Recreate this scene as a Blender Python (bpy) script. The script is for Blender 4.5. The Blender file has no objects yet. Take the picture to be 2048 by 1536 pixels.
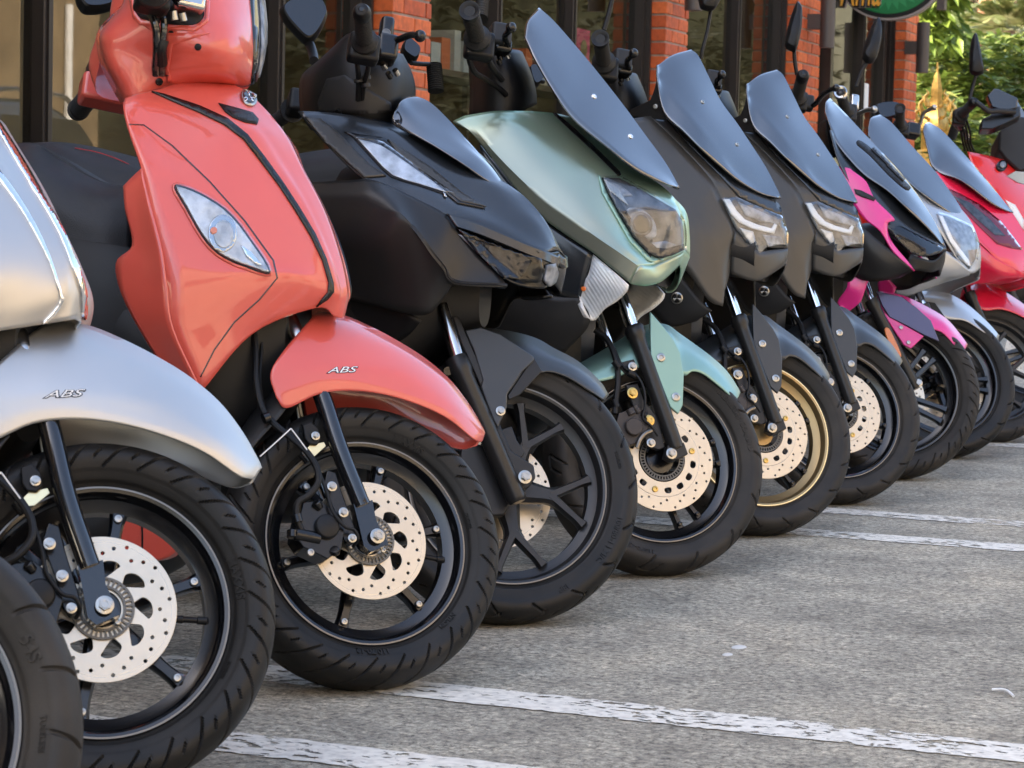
import bpy, bmesh, math, random
import numpy as np
from mathutils import Matrix, Vector, noise
from mathutils.bvhtree import BVHTree
PI = math.pi
rad = math.radians
random.seed(7)
SC = bpy.context.scene
COL = SC.collection

# ------------------------------------------------------------------ camera
F_PX, PITCH, ROLL, YAW, CAM_H = 4794.1, 0.0695, 0.0244, 0.3868, 0.7498
def cam_axes():
    fw = np.array([-math.sin(YAW)*math.cos(PITCH), math.cos(YAW)*math.cos(PITCH), -math.sin(PITCH)])
    r = np.array([math.cos(YAW), math.sin(YAW), 0.0]); u = np.cross(r, fw)
    return fw, r*math.cos(ROLL)+u*math.sin(ROLL), -r*math.sin(ROLL)+u*math.cos(ROLL)
CFW, CR, CU = cam_axes()
CO = np.array([0, 0, CAM_H])
cd = bpy.data.cameras.new('camera')
cd.sensor_width = 36.0
cd.lens = F_PX/2048*36.0
cd.clip_start = 0.05; cd.clip_end = 3000
cd.dof.use_dof = True; cd.dof.focus_distance = 4.6; cd.dof.aperture_fstop = 20.0
cam = bpy.data.objects.new('camera', cd); COL.objects.link(cam)
M = Matrix.Identity(4)
for i in range(3):
    M[i][0] = CR[i]; M[i][1] = CU[i]; M[i][2] = -CFW[i]; M[i][3] = CO[i]
cam.matrix_world = M
SC.camera = cam

# ------------------------------------------------------------------ light
SUN_EL, SUN_AZ = rad(36), rad(215)          # azimuth measured from +X towards +Y (where the sun stands)
sdir = Vector((math.cos(SUN_EL)*math.cos(SUN_AZ), math.cos(SUN_EL)*math.sin(SUN_AZ), math.sin(SUN_EL)))
w = bpy.data.worlds.new('World'); SC.world = w; w.use_nodes = True
nt = w.node_tree; nt.nodes.clear()
sky = nt.nodes.new('ShaderNodeTexSky'); sky.sky_type = 'NISHITA'; sky.sun_disc = False
sky.sun_elevation = SUN_EL; sky.sun_rotation = PI/2-SUN_AZ
sky.air_density = 1.0; sky.dust_density = 5.0; sky.ozone_density = 0.6
bg = nt.nodes.new('ShaderNodeBackground'); bg.inputs['Strength'].default_value = 0.15
wo = nt.nodes.new('ShaderNodeOutputWorld')
nt.links.new(sky.outputs[0], bg.inputs[0]); nt.links.new(bg.outputs[0], wo.inputs[0])
sl = bpy.data.lights.new('sun', 'SUN'); sl.energy = 4.0; sl.angle = rad(0.5); sl.color = (1.0, .88, .70)
so = bpy.data.objects.new('sun', sl); COL.objects.link(so)
so.rotation_euler = sdir.to_track_quat('Z', 'Y').to_euler(); so.location = (0, 0, 20)
SC.view_settings.view_transform = 'Standard'; SC.view_settings.look = 'None'
SC.view_settings.gamma = 1.0; SC.view_settings.use_curve_mapping = False
SC.view_settings.exposure = 2.3

# ------------------------------------------------------------------ materials
def mat(name, col=(.5, .5, .5), *a_, edge=None, **k_):
    m = mat0(name, col, *a_, **k_)
    if edge:      # colour-shifting flake paint, with ground and sky reflections put into its tones
        n = m.node_tree.nodes; l = m.node_tree.links; lw = n.new('ShaderNodeLayerWeight'); lw.inputs[0].default_value = .38
        mx = n.new('ShaderNodeMix'); mx.data_type = 'RGBA'; mx.inputs[6].default_value = (*col, 1); mx.inputs[7].default_value = (*edge, 1)
        l.new(lw.outputs['Facing'], mx.inputs[0]); l.new(mx.outputs[2], n['Principled BSDF'].inputs['Base Color'])
    return m
def mat0(name, col=(.5, .5, .5), rough=.5, metal=0., coat=0., coat_rough=.03, spec=.5, bump=0., bscale=200., nscale=0., nvar=.0, var2=None, sheen=0., emis=None, rvar=0.):
    m = bpy.data.materials.new(name); m.use_nodes = True
    n = m.node_tree.nodes; l = m.node_tree.links; p = n['Principled BSDF']
    p.inputs['Base Color'].default_value = (*col, 1); p.inputs['Roughness'].default_value = rough
    p.inputs['Metallic'].default_value = metal; p.inputs['Coat Weight'].default_value = coat
    p.inputs['Coat Roughness'].default_value = coat_rough; p.inputs['Specular IOR Level'].default_value = spec
    tc = n.new('ShaderNodeTexCoord')
    if nvar:
        t = n.new('ShaderNodeTexNoise'); t.inputs['Scale'].default_value = nscale; t.inputs['Detail'].default_value = 5
        mx = n.new('ShaderNodeMix'); mx.data_type = 'RGBA'
        c2 = var2 or tuple(c*(1-nvar) for c in col)
        mx.inputs[6].default_value = (*col, 1); mx.inputs[7].default_value = (*c2, 1)
        rp = n.new('ShaderNodeValToRGB'); rp.color_ramp.elements[0].position = .38; rp.color_ramp.elements[1].position = .66
        l.new(tc.outputs['Object'], t.inputs['Vector']); l.new(t.outputs['Fac'], rp.inputs[0]); l.new(rp.outputs[0], mx.inputs[0]); l.new(mx.outputs[2], p.inputs['Base Color'])
    if rvar:
        t = n.new('ShaderNodeTexNoise'); t.inputs['Scale'].default_value = 9; t.inputs['Detail'].default_value = 6
        mr = n.new('ShaderNodeMapRange'); mr.inputs[3].default_value = rough-rvar; mr.inputs[4].default_value = rough+rvar
        l.new(tc.outputs['Object'], t.inputs['Vector']); l.new(t.outputs['Fac'], mr.inputs[0]); l.new(mr.outputs[0], p.inputs['Roughness'])
    if bump:
        t = n.new('ShaderNodeTexNoise'); t.inputs['Scale'].default_value = bscale; t.inputs['Detail'].default_value = 3
        b = n.new('ShaderNodeBump'); b.inputs['Strength'].default_value = bump; b.inputs['Distance'].default_value = .002
        l.new(tc.outputs['Object'], t.inputs['Vector']); l.new(t.outputs['Fac'], b.inputs['Height']); l.new(b.outputs[0], p.inputs['Normal'])
    if emis:
        p.inputs['Emission Color'].default_value = (*emis[0], 1); p.inputs['Emission Strength'].default_value = emis[1]
    return m

def glassmat(name, tint=(1, 1, 1), rough=.02, ior=1.5, refl=1.0):
    m = bpy.data.materials.new(name); m.use_nodes = True
    n = m.node_tree.nodes; l = m.node_tree.links; n.clear()
    o = n.new('ShaderNodeOutputMaterial'); mx = n.new('ShaderNodeMixShader'); tr = n.new('ShaderNodeBsdfTransparent')
    g = n.new('ShaderNodeBsdfGlossy'); f = n.new('ShaderNodeFresnel')
    tr.inputs[0].default_value = (*tint, 1); g.inputs[0].default_value = (refl, refl, refl, 1); g.inputs['Roughness'].default_value = rough; f.inputs[0].default_value = ior
    ge = n.new('ShaderNodeNewGeometry'); iv = n.new('ShaderNodeMath'); iv.operation = 'SUBTRACT'; iv.inputs[0].default_value = 1.; l.new(ge.outputs['Backfacing'], iv.inputs[1])
    ml = n.new('ShaderNodeMath'); ml.operation = 'MULTIPLY'; l.new(f.outputs[0], ml.inputs[0]); l.new(iv.outputs[0], ml.inputs[1])
    l.new(ml.outputs[0], mx.inputs[0]); l.new(tr.outputs[0], mx.inputs[1]); l.new(g.outputs[0], mx.inputs[2]); l.new(mx.outputs[0], o.inputs[0])
    return m

MT = {}
MT['coral'] = mat('coral_paint', (.66, .094, .066), .36, coat=1., coat_rough=.03, bump=.02, bscale=45)
MT['silver'] = mat('silver_paint', (.52, .51, .49), .42, metal=.85, coat=.2, coat_rough=.3, bump=.02, bscale=1400)
MT['green'] = mat('shift_green', (.31, .325, .27), .32, metal=.75, coat=.45, coat_rough=.18, edge=(.46, .80, .58))
MT['green_satin'] = mat('shift_green_satin', (.25, .41, .35), .38, metal=.55, coat=.3, coat_rough=.2)
MT['matte'] = mat('matte_black_paint', (.016, .0155, .0155), .36, spec=.4, rvar=.05)
MT['matte_blue'] = mat('matte_charcoal_paint', (.016, .019, .023), .24, spec=.6, coat=.25, coat_rough=.22, rvar=.04)
MT['graphite'] = mat('graphite_paint', (.060, .056, .050), .38, metal=.55, coat=.1, coat_rough=.3, rvar=.04)
MT['plastic'] = mat('black_plastic', (.0065, .0065, .007), .45, spec=.3, bump=.10, bscale=900, rvar=.06)
MT['plastic2'] = mat('grey_plastic', (.016, .016, .0165), .48, spec=.35, bump=.12, bscale=900, rvar=.06)
MT['gloss'] = mat('gloss_black', (.008, .008, .009), .12, coat=.6, coat_rough=.03)
MT['satin'] = mat('satin_black', (.006, .006, .0065), .24, spec=.5, rvar=.05)
MT['screen'] = mat('smoked_screen', (.010, .014, .022), .12, coat=1., coat_rough=.05, spec=1.)
for _m in ('screen',):
    _p = MT[_m].node_tree.nodes['Principled BSDF']; _p.inputs['IOR'].default_value = 1.6; _p.inputs['Coat IOR'].default_value = 1.65; _p.inputs['Roughness'].default_value = .06
MT['rubber'] = mat('tyre_rubber', (.012, .0117, .0112), .50, spec=.28, bump=.12, bscale=500, nscale=11, nvar=.3, var2=(.020, .018, .016), rvar=.10)
MT['rubber_dusty'] = mat('dusty_rubber', (.022, .020, .018), .60, spec=.28, bump=.12, bscale=500, nscale=9, nvar=.4, var2=(.044, .038, .032), rvar=.08)
MT['grip'] = mat('grip_rubber', (.010, .010, .010), .55, spec=.4, bump=.4, bscale=400)
MT['rim'] = mat('rim_black', (.005, .005, .006), .20, coat=.3, coat_rough=.12, rvar=.04)
MT['rim_satin'] = mat('rim_satin', (.014, .014, .015), .36, rvar=.05)
MT['rim_gold'] = mat('rim_gold', (.36, .25, .12), .36, metal=.8, rvar=.05)
MT['machined'] = mat('machined_edge', (.19, .175, .155), .34, metal=1.)
MT['gold_edge'] = mat('gold_edge', (.80, .70, .42), .30, metal=1.)
MT['disc'] = mat('disc_steel', (.62, .55, .44), .30, metal=.95, nscale=20, nvar=.06)
_n = MT['disc'].node_tree; _c = _n.nodes.new('ShaderNodeTexCoord'); _l = _n.nodes.new('ShaderNodeVectorMath'); _l.operation = 'LENGTH'; _n.links.new(_c.outputs['Object'], _l.inputs[0]); _t = _n.nodes.new('ShaderNodeTexNoise'); _t.noise_dimensions = '1D'; _t.inputs['Scale'].default_value = 900; _t.inputs['Detail'].default_value = 4; _n.links.new(_l.outputs['Value'], _t.inputs['W']); _b = _n.nodes.new('ShaderNodeBump'); _b.inputs['Strength'].default_value = .35; _b.inputs['Distance'].default_value = .0004; _n.links.new(_t.outputs['Fac'], _b.inputs['Height']); _n.links.new(_b.outputs[0], _n.nodes['Principled BSDF'].inputs['Normal'])
_r = _n.nodes.new('ShaderNodeMapRange'); _r.inputs[3].default_value = .22; _r.inputs[4].default_value = .42; _n.links.new(_t.outputs['Fac'], _r.inputs[0]); _n.links.new(_r.outputs[0], _n.nodes['Principled BSDF'].inputs['Roughness'])
MT['steel'] = mat('bright_steel', (.55, .54, .52), .18, metal=1.)
MT['zinc'] = mat('zinc_bolt', (.42, .41, .38), .28, metal=1., bump=.1, bscale=500)
MT['brass'] = mat('brass_bolt', (.60, .42, .14), .3, metal=1.)
MT['ring'] = mat('abs_ring_grey', (.13, .125, .115), .45, metal=.6, bump=.15, bscale=800)
MT['caliper'] = mat('caliper_grey', (.045, .037, .034), .5, metal=.2, bump=.2, bscale=600)
MT['seat'] = mat('seat_vinyl', (.012, .013, .016), .46, bump=.5, bscale=700)
MT['chrome'] = mat('chrome', (.85, .85, .86), .07, metal=1.)
MT['reflector'] = mat('lamp_reflector', (.33, .35, .38), .42, metal=.35, bump=.6, bscale=75, nscale=45, nvar=.6)
MT['reflector_white'] = mat('lamp_reflector_white', (.74, .74, .74), .38, metal=.5, bump=.5, bscale=60, nscale=38, nvar=.45)
MT['ribbed'] = mat('ribbed_reflector', (.86, .86, .86), .40, metal=.15, nscale=22, nvar=.25)
_n = MT['ribbed'].node_tree; _w = _n.nodes.new('ShaderNodeTexWave'); _w.inputs['Scale'].default_value = 62; _w.inputs['Distortion'].default_value = 1.; _w.bands_direction = 'DIAGONAL'; _b = _n.nodes.new('ShaderNodeBump'); _b.inputs['Strength'].default_value = .42; _b.inputs['Distance'].default_value = .0012; _c = _n.nodes.new('ShaderNodeTexCoord'); _n.links.new(_c.outputs['Object'], _w.inputs['Vector']); _n.links.new(_w.outputs['Fac'], _b.inputs['Height']); _n.links.new(_b.outputs[0], _n.nodes['Principled BSDF'].inputs['Normal'])
MT['lampgrey'] = mat('lamp_grey', (.15, .155, .165), .28, metal=.55, nscale=30, nvar=.7, bump=.5, bscale=70)
MT['charcoal'] = mat('charcoal_matte_paint', (.046, .043, .038), .36, spec=.5, coat=.1, coat_rough=.3, rvar=.05)
MT['fendergrey'] = mat('fender_grey', (.030, .034, .038), .34, spec=.5, coat=.2, coat_rough=.3, rvar=.05)
MT['lampglow'] = mat('lamp_bowl', (.30, .28, .26), .25, metal=1., bump=.6, bscale=120)
MT['lampdark'] = mat('lamp_black', (.010, .010, .012), .4, spec=.3)
MT['lens'] = glassmat('clear_lens', (.93, .95, .97), .02, 1.75)
MT['lens_smoke'] = glassmat('smoked_lens', (.45, .47, .50))
MT['white'] = mat('white_print', (.75, .75, .74), .5)
MT['stitch'] = mat('red_stitch', (.35, .03, .03), .7)
MT['amber'] = mat('amber_reflector', (.70, .20, .03), .28, coat=.8)
MT['amberbulb'] = mat('amber_bulb', (.85, .20, .04), .25, coat=.8)
MT['pink'] = mat('pink_paint', (.72, .030, .24), .30, coat=.8, coat_rough=.1)
MT['pink_dark'] = mat('shift_purple', (.080, .070, .12), .30, metal=.6, coat=.6, coat_rough=.1)
MT['red'] = mat('red_paint', (.70, .012, .050), .28, coat=1., coat_rough=.05)
MT['red2'] = mat('bright_red_paint', (.72, .018, .014), .28, coat=1., coat_rough=.05)
MT['greypaint'] = mat('light_grey_paint', (.40, .42, .44), .32, metal=.5, coat=.5, coat_rough=.1)
MT['mirror'] = mat('mirror_glass', (.75, .77, .78), .03, metal=1.)

# ------------------------------------------------------------------ objects
def mesh_from(verts, faces, name='m', smooth=True):
    me = bpy.data.meshes.new(name); me.from_pydata([tuple(map(float, v)) for v in verts], [], [tuple(f) for f in faces]); me.update()
    if smooth:
        me.polygons.foreach_set('use_smooth', [True]*len(me.polygons))
    return me
def bm_mesh(bm, name='m', smooth=True, doubles=0):
    if doubles: bmesh.ops.remove_doubles(bm, verts=bm.verts, dist=doubles)
    bmesh.ops.recalc_face_normals(bm, faces=bm.faces)
    me = bpy.data.meshes.new(name); bm.to_mesh(me); bm.free()
    if smooth: me.polygons.foreach_set('use_smooth', [True]*len(me.polygons))
    return me
def link(name, me, m=None, parent=None, mw=None, frame=None, auto=35):
    o = bpy.data.objects.new(name, me); COL.objects.link(o)
    if m is not None and me is not None and len(me.materials) == 0: me.materials.append(MT[m] if isinstance(m, str) else m)
    if parent is not None: o.parent = parent
    if mw is not None: o.matrix_basis = mw
    if frame: o['frame'] = frame
    if auto and me is not None: sharp(me, auto)
    return o
def sharp(me, deg):
    if me.get('sh'): return
    me['sh'] = 1
    try: me.set_sharp_from_angle(angle=rad(deg))
    except Exception: pass
def thing(o, label, cat, group=None, kind=None):
    o['label'] = label; o['category'] = cat
    if group: o['group'] = group
    if kind: o['kind'] = kind
    return o
def structure(name, me, m, label=None):
    o = link(name, me, m); o['kind'] = 'structure'
    if label: o['label'] = label
    return o
def bevel(o, w=.002, seg=2, ang=40):
    b = o.modifiers.new('bevel', 'BEVEL'); b.width = w; b.segments = seg; b.limit_method = 'ANGLE'; b.angle_limit = rad(ang); b.harden_normals = False
    return o

# ------------------------------------------------------------------ shape helpers
def box(bm, c, s, R=None):
    r = bmesh.ops.create_cube(bm, size=1)
    m = Matrix.Translation(Vector(c)) @ (R.to_4x4() if R else Matrix.Identity(4)) @ Matrix.Diagonal((*s, 1))
    bmesh.ops.transform(bm, matrix=m, verts=r['verts']); return r['verts']
def orient(d):
    return Vector(d).to_track_quat('Z', 'Y').to_matrix().to_4x4()
def cyl(bm, a, b, r1, r2=None, seg=24, cap=True):
    a = Vector(a); b = Vector(b); r2 = r1 if r2 is None else r2
    m = Matrix.Translation((a+b)/2) @ orient(b-a)
    return bmesh.ops.create_cone(bm, cap_ends=cap, segments=seg, radius1=r1, radius2=r2, depth=(b-a).length, matrix=m)['verts']
def lathe_pts(prof, seg, axis_a, axis_d):
    """prof: list of (dist along axis, radius); axis from point a in direction d"""
    a = Vector(axis_a); m = orient(axis_d)
    vs = []
    for h, r in prof:
        for i in range(seg):
            t = 2*PI*i/seg
            vs.append(a + (m @ Vector((r*math.cos(t), r*math.sin(t), h))))
    fs = [(j*seg+i, j*seg+(i+1) % seg, (j+1)*seg+(i+1) % seg, (j+1)*seg+i) for j in range(len(prof)-1) for i in range(seg)]
    return vs, fs
def lathe(bm, prof, seg, a, d, cap=True):
    vs, fs = lathe_pts(prof, seg, a, d)
    bv = [bm.verts.new(v) for v in vs]
    for f in fs:
        bm.faces.new([bv[i] for i in f])
    if cap:
        n = len(prof)
        if prof[0][1] > 1e-5: bm.faces.new(bv[:seg][::-1])
        if prof[-1][1] > 1e-5: bm.faces.new(bv[(n-1)*seg:])
    return bv
def catmull(P, n, closed=False):
    """resample along axis 0, n segments per span, through every point"""
    P = np.asarray(P, float); k = len(P)
    if k < 3 and not closed:
        t = np.linspace(0, 1, n*(k-1)+1)
        return np.array([P[min(int(x*(k-1)), k-2)]*(1-(x*(k-1)-min(int(x*(k-1)), k-2)))+P[min(int(x*(k-1)), k-2)+1]*(x*(k-1)-min(int(x*(k-1)), k-2)) for x in t])
    out = []
    m = k if closed else k-1
    for i in range(m):
        p1 = P[i]; p2 = P[(i+1) % k]
        p0 = P[i-1] if (i > 0 or closed) else 2*p1-p2
        p3 = P[(i+2) % k] if (i+2 < k or closed) else 2*p2-p1
        for j in range(n):
            t = j/n
            out.append(.5*((2*p1)+(-p0+p2)*t+(2*p0-5*p1+4*p2-p3)*t*t+(-p0+3*p1-3*p2+p3)*t**3))
    if not closed: out.append(P[-1])
    return np.array(out)
def tube_mesh(pts, r, seg=10, n=6, name='tube', taper=None):
    P = catmull(pts, n) if len(pts) > 2 else np.asarray(pts, float)
    k = len(P); vs = []; fs = []
    T = np.gradient(P, axis=0); T /= np.linalg.norm(T, axis=1)[:, None]+1e-12
    up = np.array([0.13, .21, 1.]); N = np.cross(T[0], up); N /= np.linalg.norm(N)
    for i in range(k):
        N = N-T[i]*np.dot(N, T[i]); N /= np.linalg.norm(N)+1e-12; Bn = np.cross(T[i], N)
        rr = r if taper is None else taper[0]+(taper[1]-taper[0])*i/(k-1)
        for j in range(seg):
            a = 2*PI*j/seg; vs.append(P[i]+rr*(math.cos(a)*N+math.sin(a)*Bn))
    for i in range(k-1):
        for j in range(seg): fs.append((i*seg+j, i*seg+(j+1) % seg, (i+1)*seg+(j+1) % seg, (i+1)*seg+j))
    fs.append(tuple(range(seg))[::-1]); fs.append(tuple((k-1)*seg+j for j in range(seg)))
    return mesh_from(vs, fs, name)
def grid_dense(G, nu, nv, su=(), sv=()):
    """G rows x cols x 3; Catmull-Rom both ways; su / sv = row / column indices that stay sharp"""
    G = np.asarray(G, float)
    def seg(A, n, sh):
        cuts = [0]+sorted(sh)+[len(A)-1]; out = []
        for a, b in zip(cuts[:-1], cuts[1:]):
            q = catmull(A[a:b+1], n)
            out.append(q if not out else q[1:])
        return np.concatenate(out)
    A = seg(G, nu, list(su)) if nu > 1 else G
    Bt = np.swapaxes(A, 0, 1)
    Bt = seg(Bt, nv, list(sv)) if nv > 1 else Bt
    return np.swapaxes(Bt, 0, 1)
def grid_mesh(D, name='patch'):
    r, c, _ = D.shape
    vs = D.reshape(-1, 3)
    fs = [(i*c+j, i*c+j+1, (i+1)*c+j+1, (i+1)*c+j) for i in range(r-1) for j in range(c-1)]
    return mesh_from(vs, fs, name)
def solid(o, t, off=-1.):
    m = o.modifiers.new('thickness', 'SOLIDIFY'); m.thickness = t; m.offset = off; m.use_even_offset = False
    return o
def curve_plate(outer, holes, thick, bev=.0, name='plate', res=1):
    """2-D outline (x,y) with holes, extruded symmetric in z -> mesh data"""
    cu = bpy.data.curves.new(name, 'CURVE'); cu.dimensions = '2D'; cu.fill_mode = 'BOTH'
    cu.extrude = thick/2; cu.bevel_depth = bev; cu.bevel_resolution = 1; cu.offset = -bev
    for loop in [outer]+list(holes):
        s = cu.splines.new('POLY'); s.points.add(len(loop)-1)
        for p, q in zip(s.points, loop): p.co = (q[0], q[1], 0, 1)
        s.use_cyclic_u = True
    o = bpy.data.objects.new(name, cu); COL.objects.link(o)
    dg = bpy.context.evaluated_depsgraph_get()
    me = bpy.data.meshes.new_from_object(o.evaluated_get(dg))
    bpy.data.objects.remove(o); bpy.data.curves.remove(cu)
    return me
def circle2(cx, cy, r, n=16, a0=0): return [(cx+r*math.cos(a0+2*PI*i/n), cy+r*math.sin(a0+2*PI*i/n)) for i in range(n)]
def text_mesh(s, size, ext=.001, bev=0., align='CENTER', shear=0., bold=0.):
    cu = bpy.data.curves.new('txt', 'FONT'); cu.body = s; cu.size = size; cu.extrude = ext; cu.bevel_depth = bev; cu.align_x = align; cu.align_y = 'CENTER'
    cu.shear = shear; cu.offset = bold; cu.resolution_u = 3
    o = bpy.data.objects.new('txt', cu); COL.objects.link(o)
    dg = bpy.context.evaluated_depsgraph_get(); me = bpy.data.meshes.new_from_object(o.evaluated_get(dg))
    bpy.data.objects.remove(o); bpy.data.curves.remove(cu)
    return me
def rot_y(M_, a): return M_ @ Matrix.Rotation(a, 4, 'Y')
def get_v(me):
    a = np.empty(len(me.vertices)*3); me.vertices.foreach_get('co', a); return a.reshape(-1, 3)
def set_v(me, a): me.vertices.foreach_set('co', np.asarray(a, float).ravel()); me.update()
def join_meshes(ms, name='joined', doubles=0):
    bm = bmesh.new()
    for m in ms: bm.from_mesh(m)
    if doubles: bmesh.ops.remove_doubles(bm, verts=bm.verts, dist=doubles)
    me = bpy.data.meshes.new(name); bm.to_mesh(me); bm.free()
    me.polygons.foreach_set('use_smooth', [True]*len(me.polygons)); return me
def grow(pts, d):
    """push a 2-D outline outwards by d"""
    P = np.array(pts, float); n = np.roll(P, -1, 0)-np.roll(P, 1, 0)
    A = .5*np.sum(P[:, 0]*np.roll(P[:, 1], -1)-np.roll(P[:, 0], -1)*P[:, 1])
    n = np.stack([n[:, 1], -n[:, 0]], 1)/(np.linalg.norm(n, axis=1)[:, None]+1e-9)*(1 if A > 0 else -1)
    return P+n*d

# ------------------------------------------------------------------ scooter frames
CASTER = rad(26)
BIKES = {1: (-1.658, 2.665, -.3, 6.9, 38.7), 2: (-1.654, 3.432, 2.8, 6.0, 43.4), 3: (-1.690, 4.118, .8, 6.1, 38.4), 4: (-1.640, 4.835, 2.8, 5.0, 38.9),
         5: (-1.637, 5.585, 2.3, 5.4, 39.5), 6: (-1.636, 6.326, .7, 5.8, 36.8), 7: (-1.642, 7.053, -2.4, 5.8, 28.6), 8: (-1.664, 7.798, .2, 7.0, 36.0), 9: (-1.64, 8.489, 0, 7.0, 38.)}
WHEELS = {1: (.2295, .110), 2: (.2295, .110), 3: (.258, .100), 4: (.242, .110), 5: (.242, .110), 6: (.242, .110), 7: (.258, .110), 8: (.255, .110), 9: (.255, .110)}
class Bike:
    def __init__(s, k, name, label, cat='scooter', X=None, wh=None, group='scooters parked in a row'):
        X, Y, ps, lb, de = X or BIKES[k]; R, wd = wh or WHEELS[k]
        s.k = k; s.R = R; s.wd = wd
        Bm = Matrix.Rotation(rad(ps), 3, 'Z') @ Matrix.Rotation(-rad(lb), 3, 'X')
        Sm = Bm @ Matrix.Rotation(rad(de), 3, Vector((-math.sin(CASTER), 0, math.cos(CASTER))))
        L = Sm.col[1]; cl = math.sqrt(max(1e-9, 1-L.z**2)); zc = (R-wd/2)*cl+wd/2
        C = Vector((X, Y, zc))
        s.W = {'B': Matrix.Translation(C) @ Bm.to_4x4(), 'S': Matrix.Translation(C) @ Sm.to_4x4()}
        s.e = bpy.data.objects.new(name, None); COL.objects.link(s.e); s.e.empty_display_size = .2
        s.E = Matrix.Translation(Vector((X, Y, 0))) @ Bm.to_4x4(); s.e.matrix_world = s.E
        thing(s.e, label, cat, group)
        s.Ei = s.E.inverted(); s.fn = {}
        for f in 'BS':
            A = np.array(s.W[f]); s.fn[f] = (A[:3, :3], A[:3, 3])
    def p(s, f, px, py, y):
        """photo pixel -> point of frame f on its plane y (metres left of the scooter's middle)"""
        Rm, t = s.fn[f]
        d = CFW+CR*(px-1024)/F_PX-CU*(py-768)/F_PX
        o = Rm.T @ (CO-t); dl = Rm.T @ d
        k = (y-o[1])/dl[1]
        return o+dl*k
    def P(s, f, pts): return np.array([s.p(f, *q) for q in pts])
    def G(s, f, rows): return np.array([[s.p(f, *q) for q in r] for r in rows])
    def add(s, name, me, m, f='B', parent=None, M_=None, **k):
        if parent is None:
            return link(name, me, m, s.e, s.Ei @ s.W[f] @ (M_ or Matrix.Identity(4)), frame=f, **k)
        return link(name, me, m, parent, (M_ or Matrix.Identity(4)), frame=f, **k)
    def patch(s, name, rows, m, f='B', nu=5, nv=5, su=(), sv=(), th=.003, mirror=None, parent=None, raw=False, off=None, far=0):
        """rows of (px,py,y). mirror='cols': the last column lies on the middle plane and the sheet goes on to the far side; 'sep': a second, mirrored sheet in the same mesh"""
        D = grid_dense(s.G(f, rows) if not raw else np.array(rows, float), nu, nv, su, sv)
        F = D.copy(); F[..., 1] *= -1
        if mirror == 'cols': me = grid_mesh(np.concatenate([D, F[:, ::-1][:, 1:]], 1))
        elif mirror == 'rows': me = grid_mesh(np.concatenate([D, F[::-1][1:]], 0))
        elif mirror == 'far': me = join_meshes([grid_mesh(D), flip(grid_mesh(F[far*nu:]))], doubles=1e-5)
        else: me = grid_mesh(D)
        outward(me, D, None)
        o = s.add(name, me, m, f, parent)
        if th: solid(o, th, -1. if off is None else off)
        if mirror == 'sep':
            m2 = me.copy(); v = get_v(m2).copy(); v[:, 1] *= -1; set_v(m2, v); flip(m2); o2 = s.add(name, m2, None, f, parent)
            if th: solid(o2, th, -1. if off is None else off)
        return o
    def tube(s, name, pts, r, m, f='B', parent=None, **k):
        return s.add(name, tube_mesh(s.P(f, pts), r, **k), m, f, parent)
def flip(me):
    bm = bmesh.new(); bm.from_mesh(me); bmesh.ops.reverse_faces(bm, faces=bm.faces); bm.to_mesh(me); bm.free(); return me
def outward(me, D, F):
    """make faces look away from the scooter's middle line"""
    n = np.array([p.normal[:] for p in me.polygons]); c = np.array([p.center[:] for p in me.polygons])
    ctr = c.mean(0); ctr[1] = 0; ctr[2] -= .05
    ctr[0] -= .1
    if (n*(c-ctr)).sum() < 0: flip(me)
def clone(src, dst, mats=None, skip=()):
    """copy a scooter with its parts and sub-parts to another scooter's frames"""
    for o in list(src.e.children):
        if o.name.split('.')[0] in skip: continue
        c = o.copy(); COL.objects.link(c); c.parent = dst.e
        c.matrix_basis = dst.Ei @ dst.W[o['frame']] @ (src.W[o['frame']].inverted() @ src.E @ o.matrix_basis)
        rem(c, mats)
        for g in o.children:
            d = g.copy(); COL.objects.link(d); d.parent = c; d.matrix_basis = g.matrix_basis.copy(); rem(d, mats)
def rem(c, mats):
    if not mats or c.data is None or not c.data.materials: return
    a = c.data.materials[0].name
    for k, v in mats.items():
        if a == MT[k].name:
            c.data = c.data.copy(); c.data.materials[0] = MT[v]; return
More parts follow.
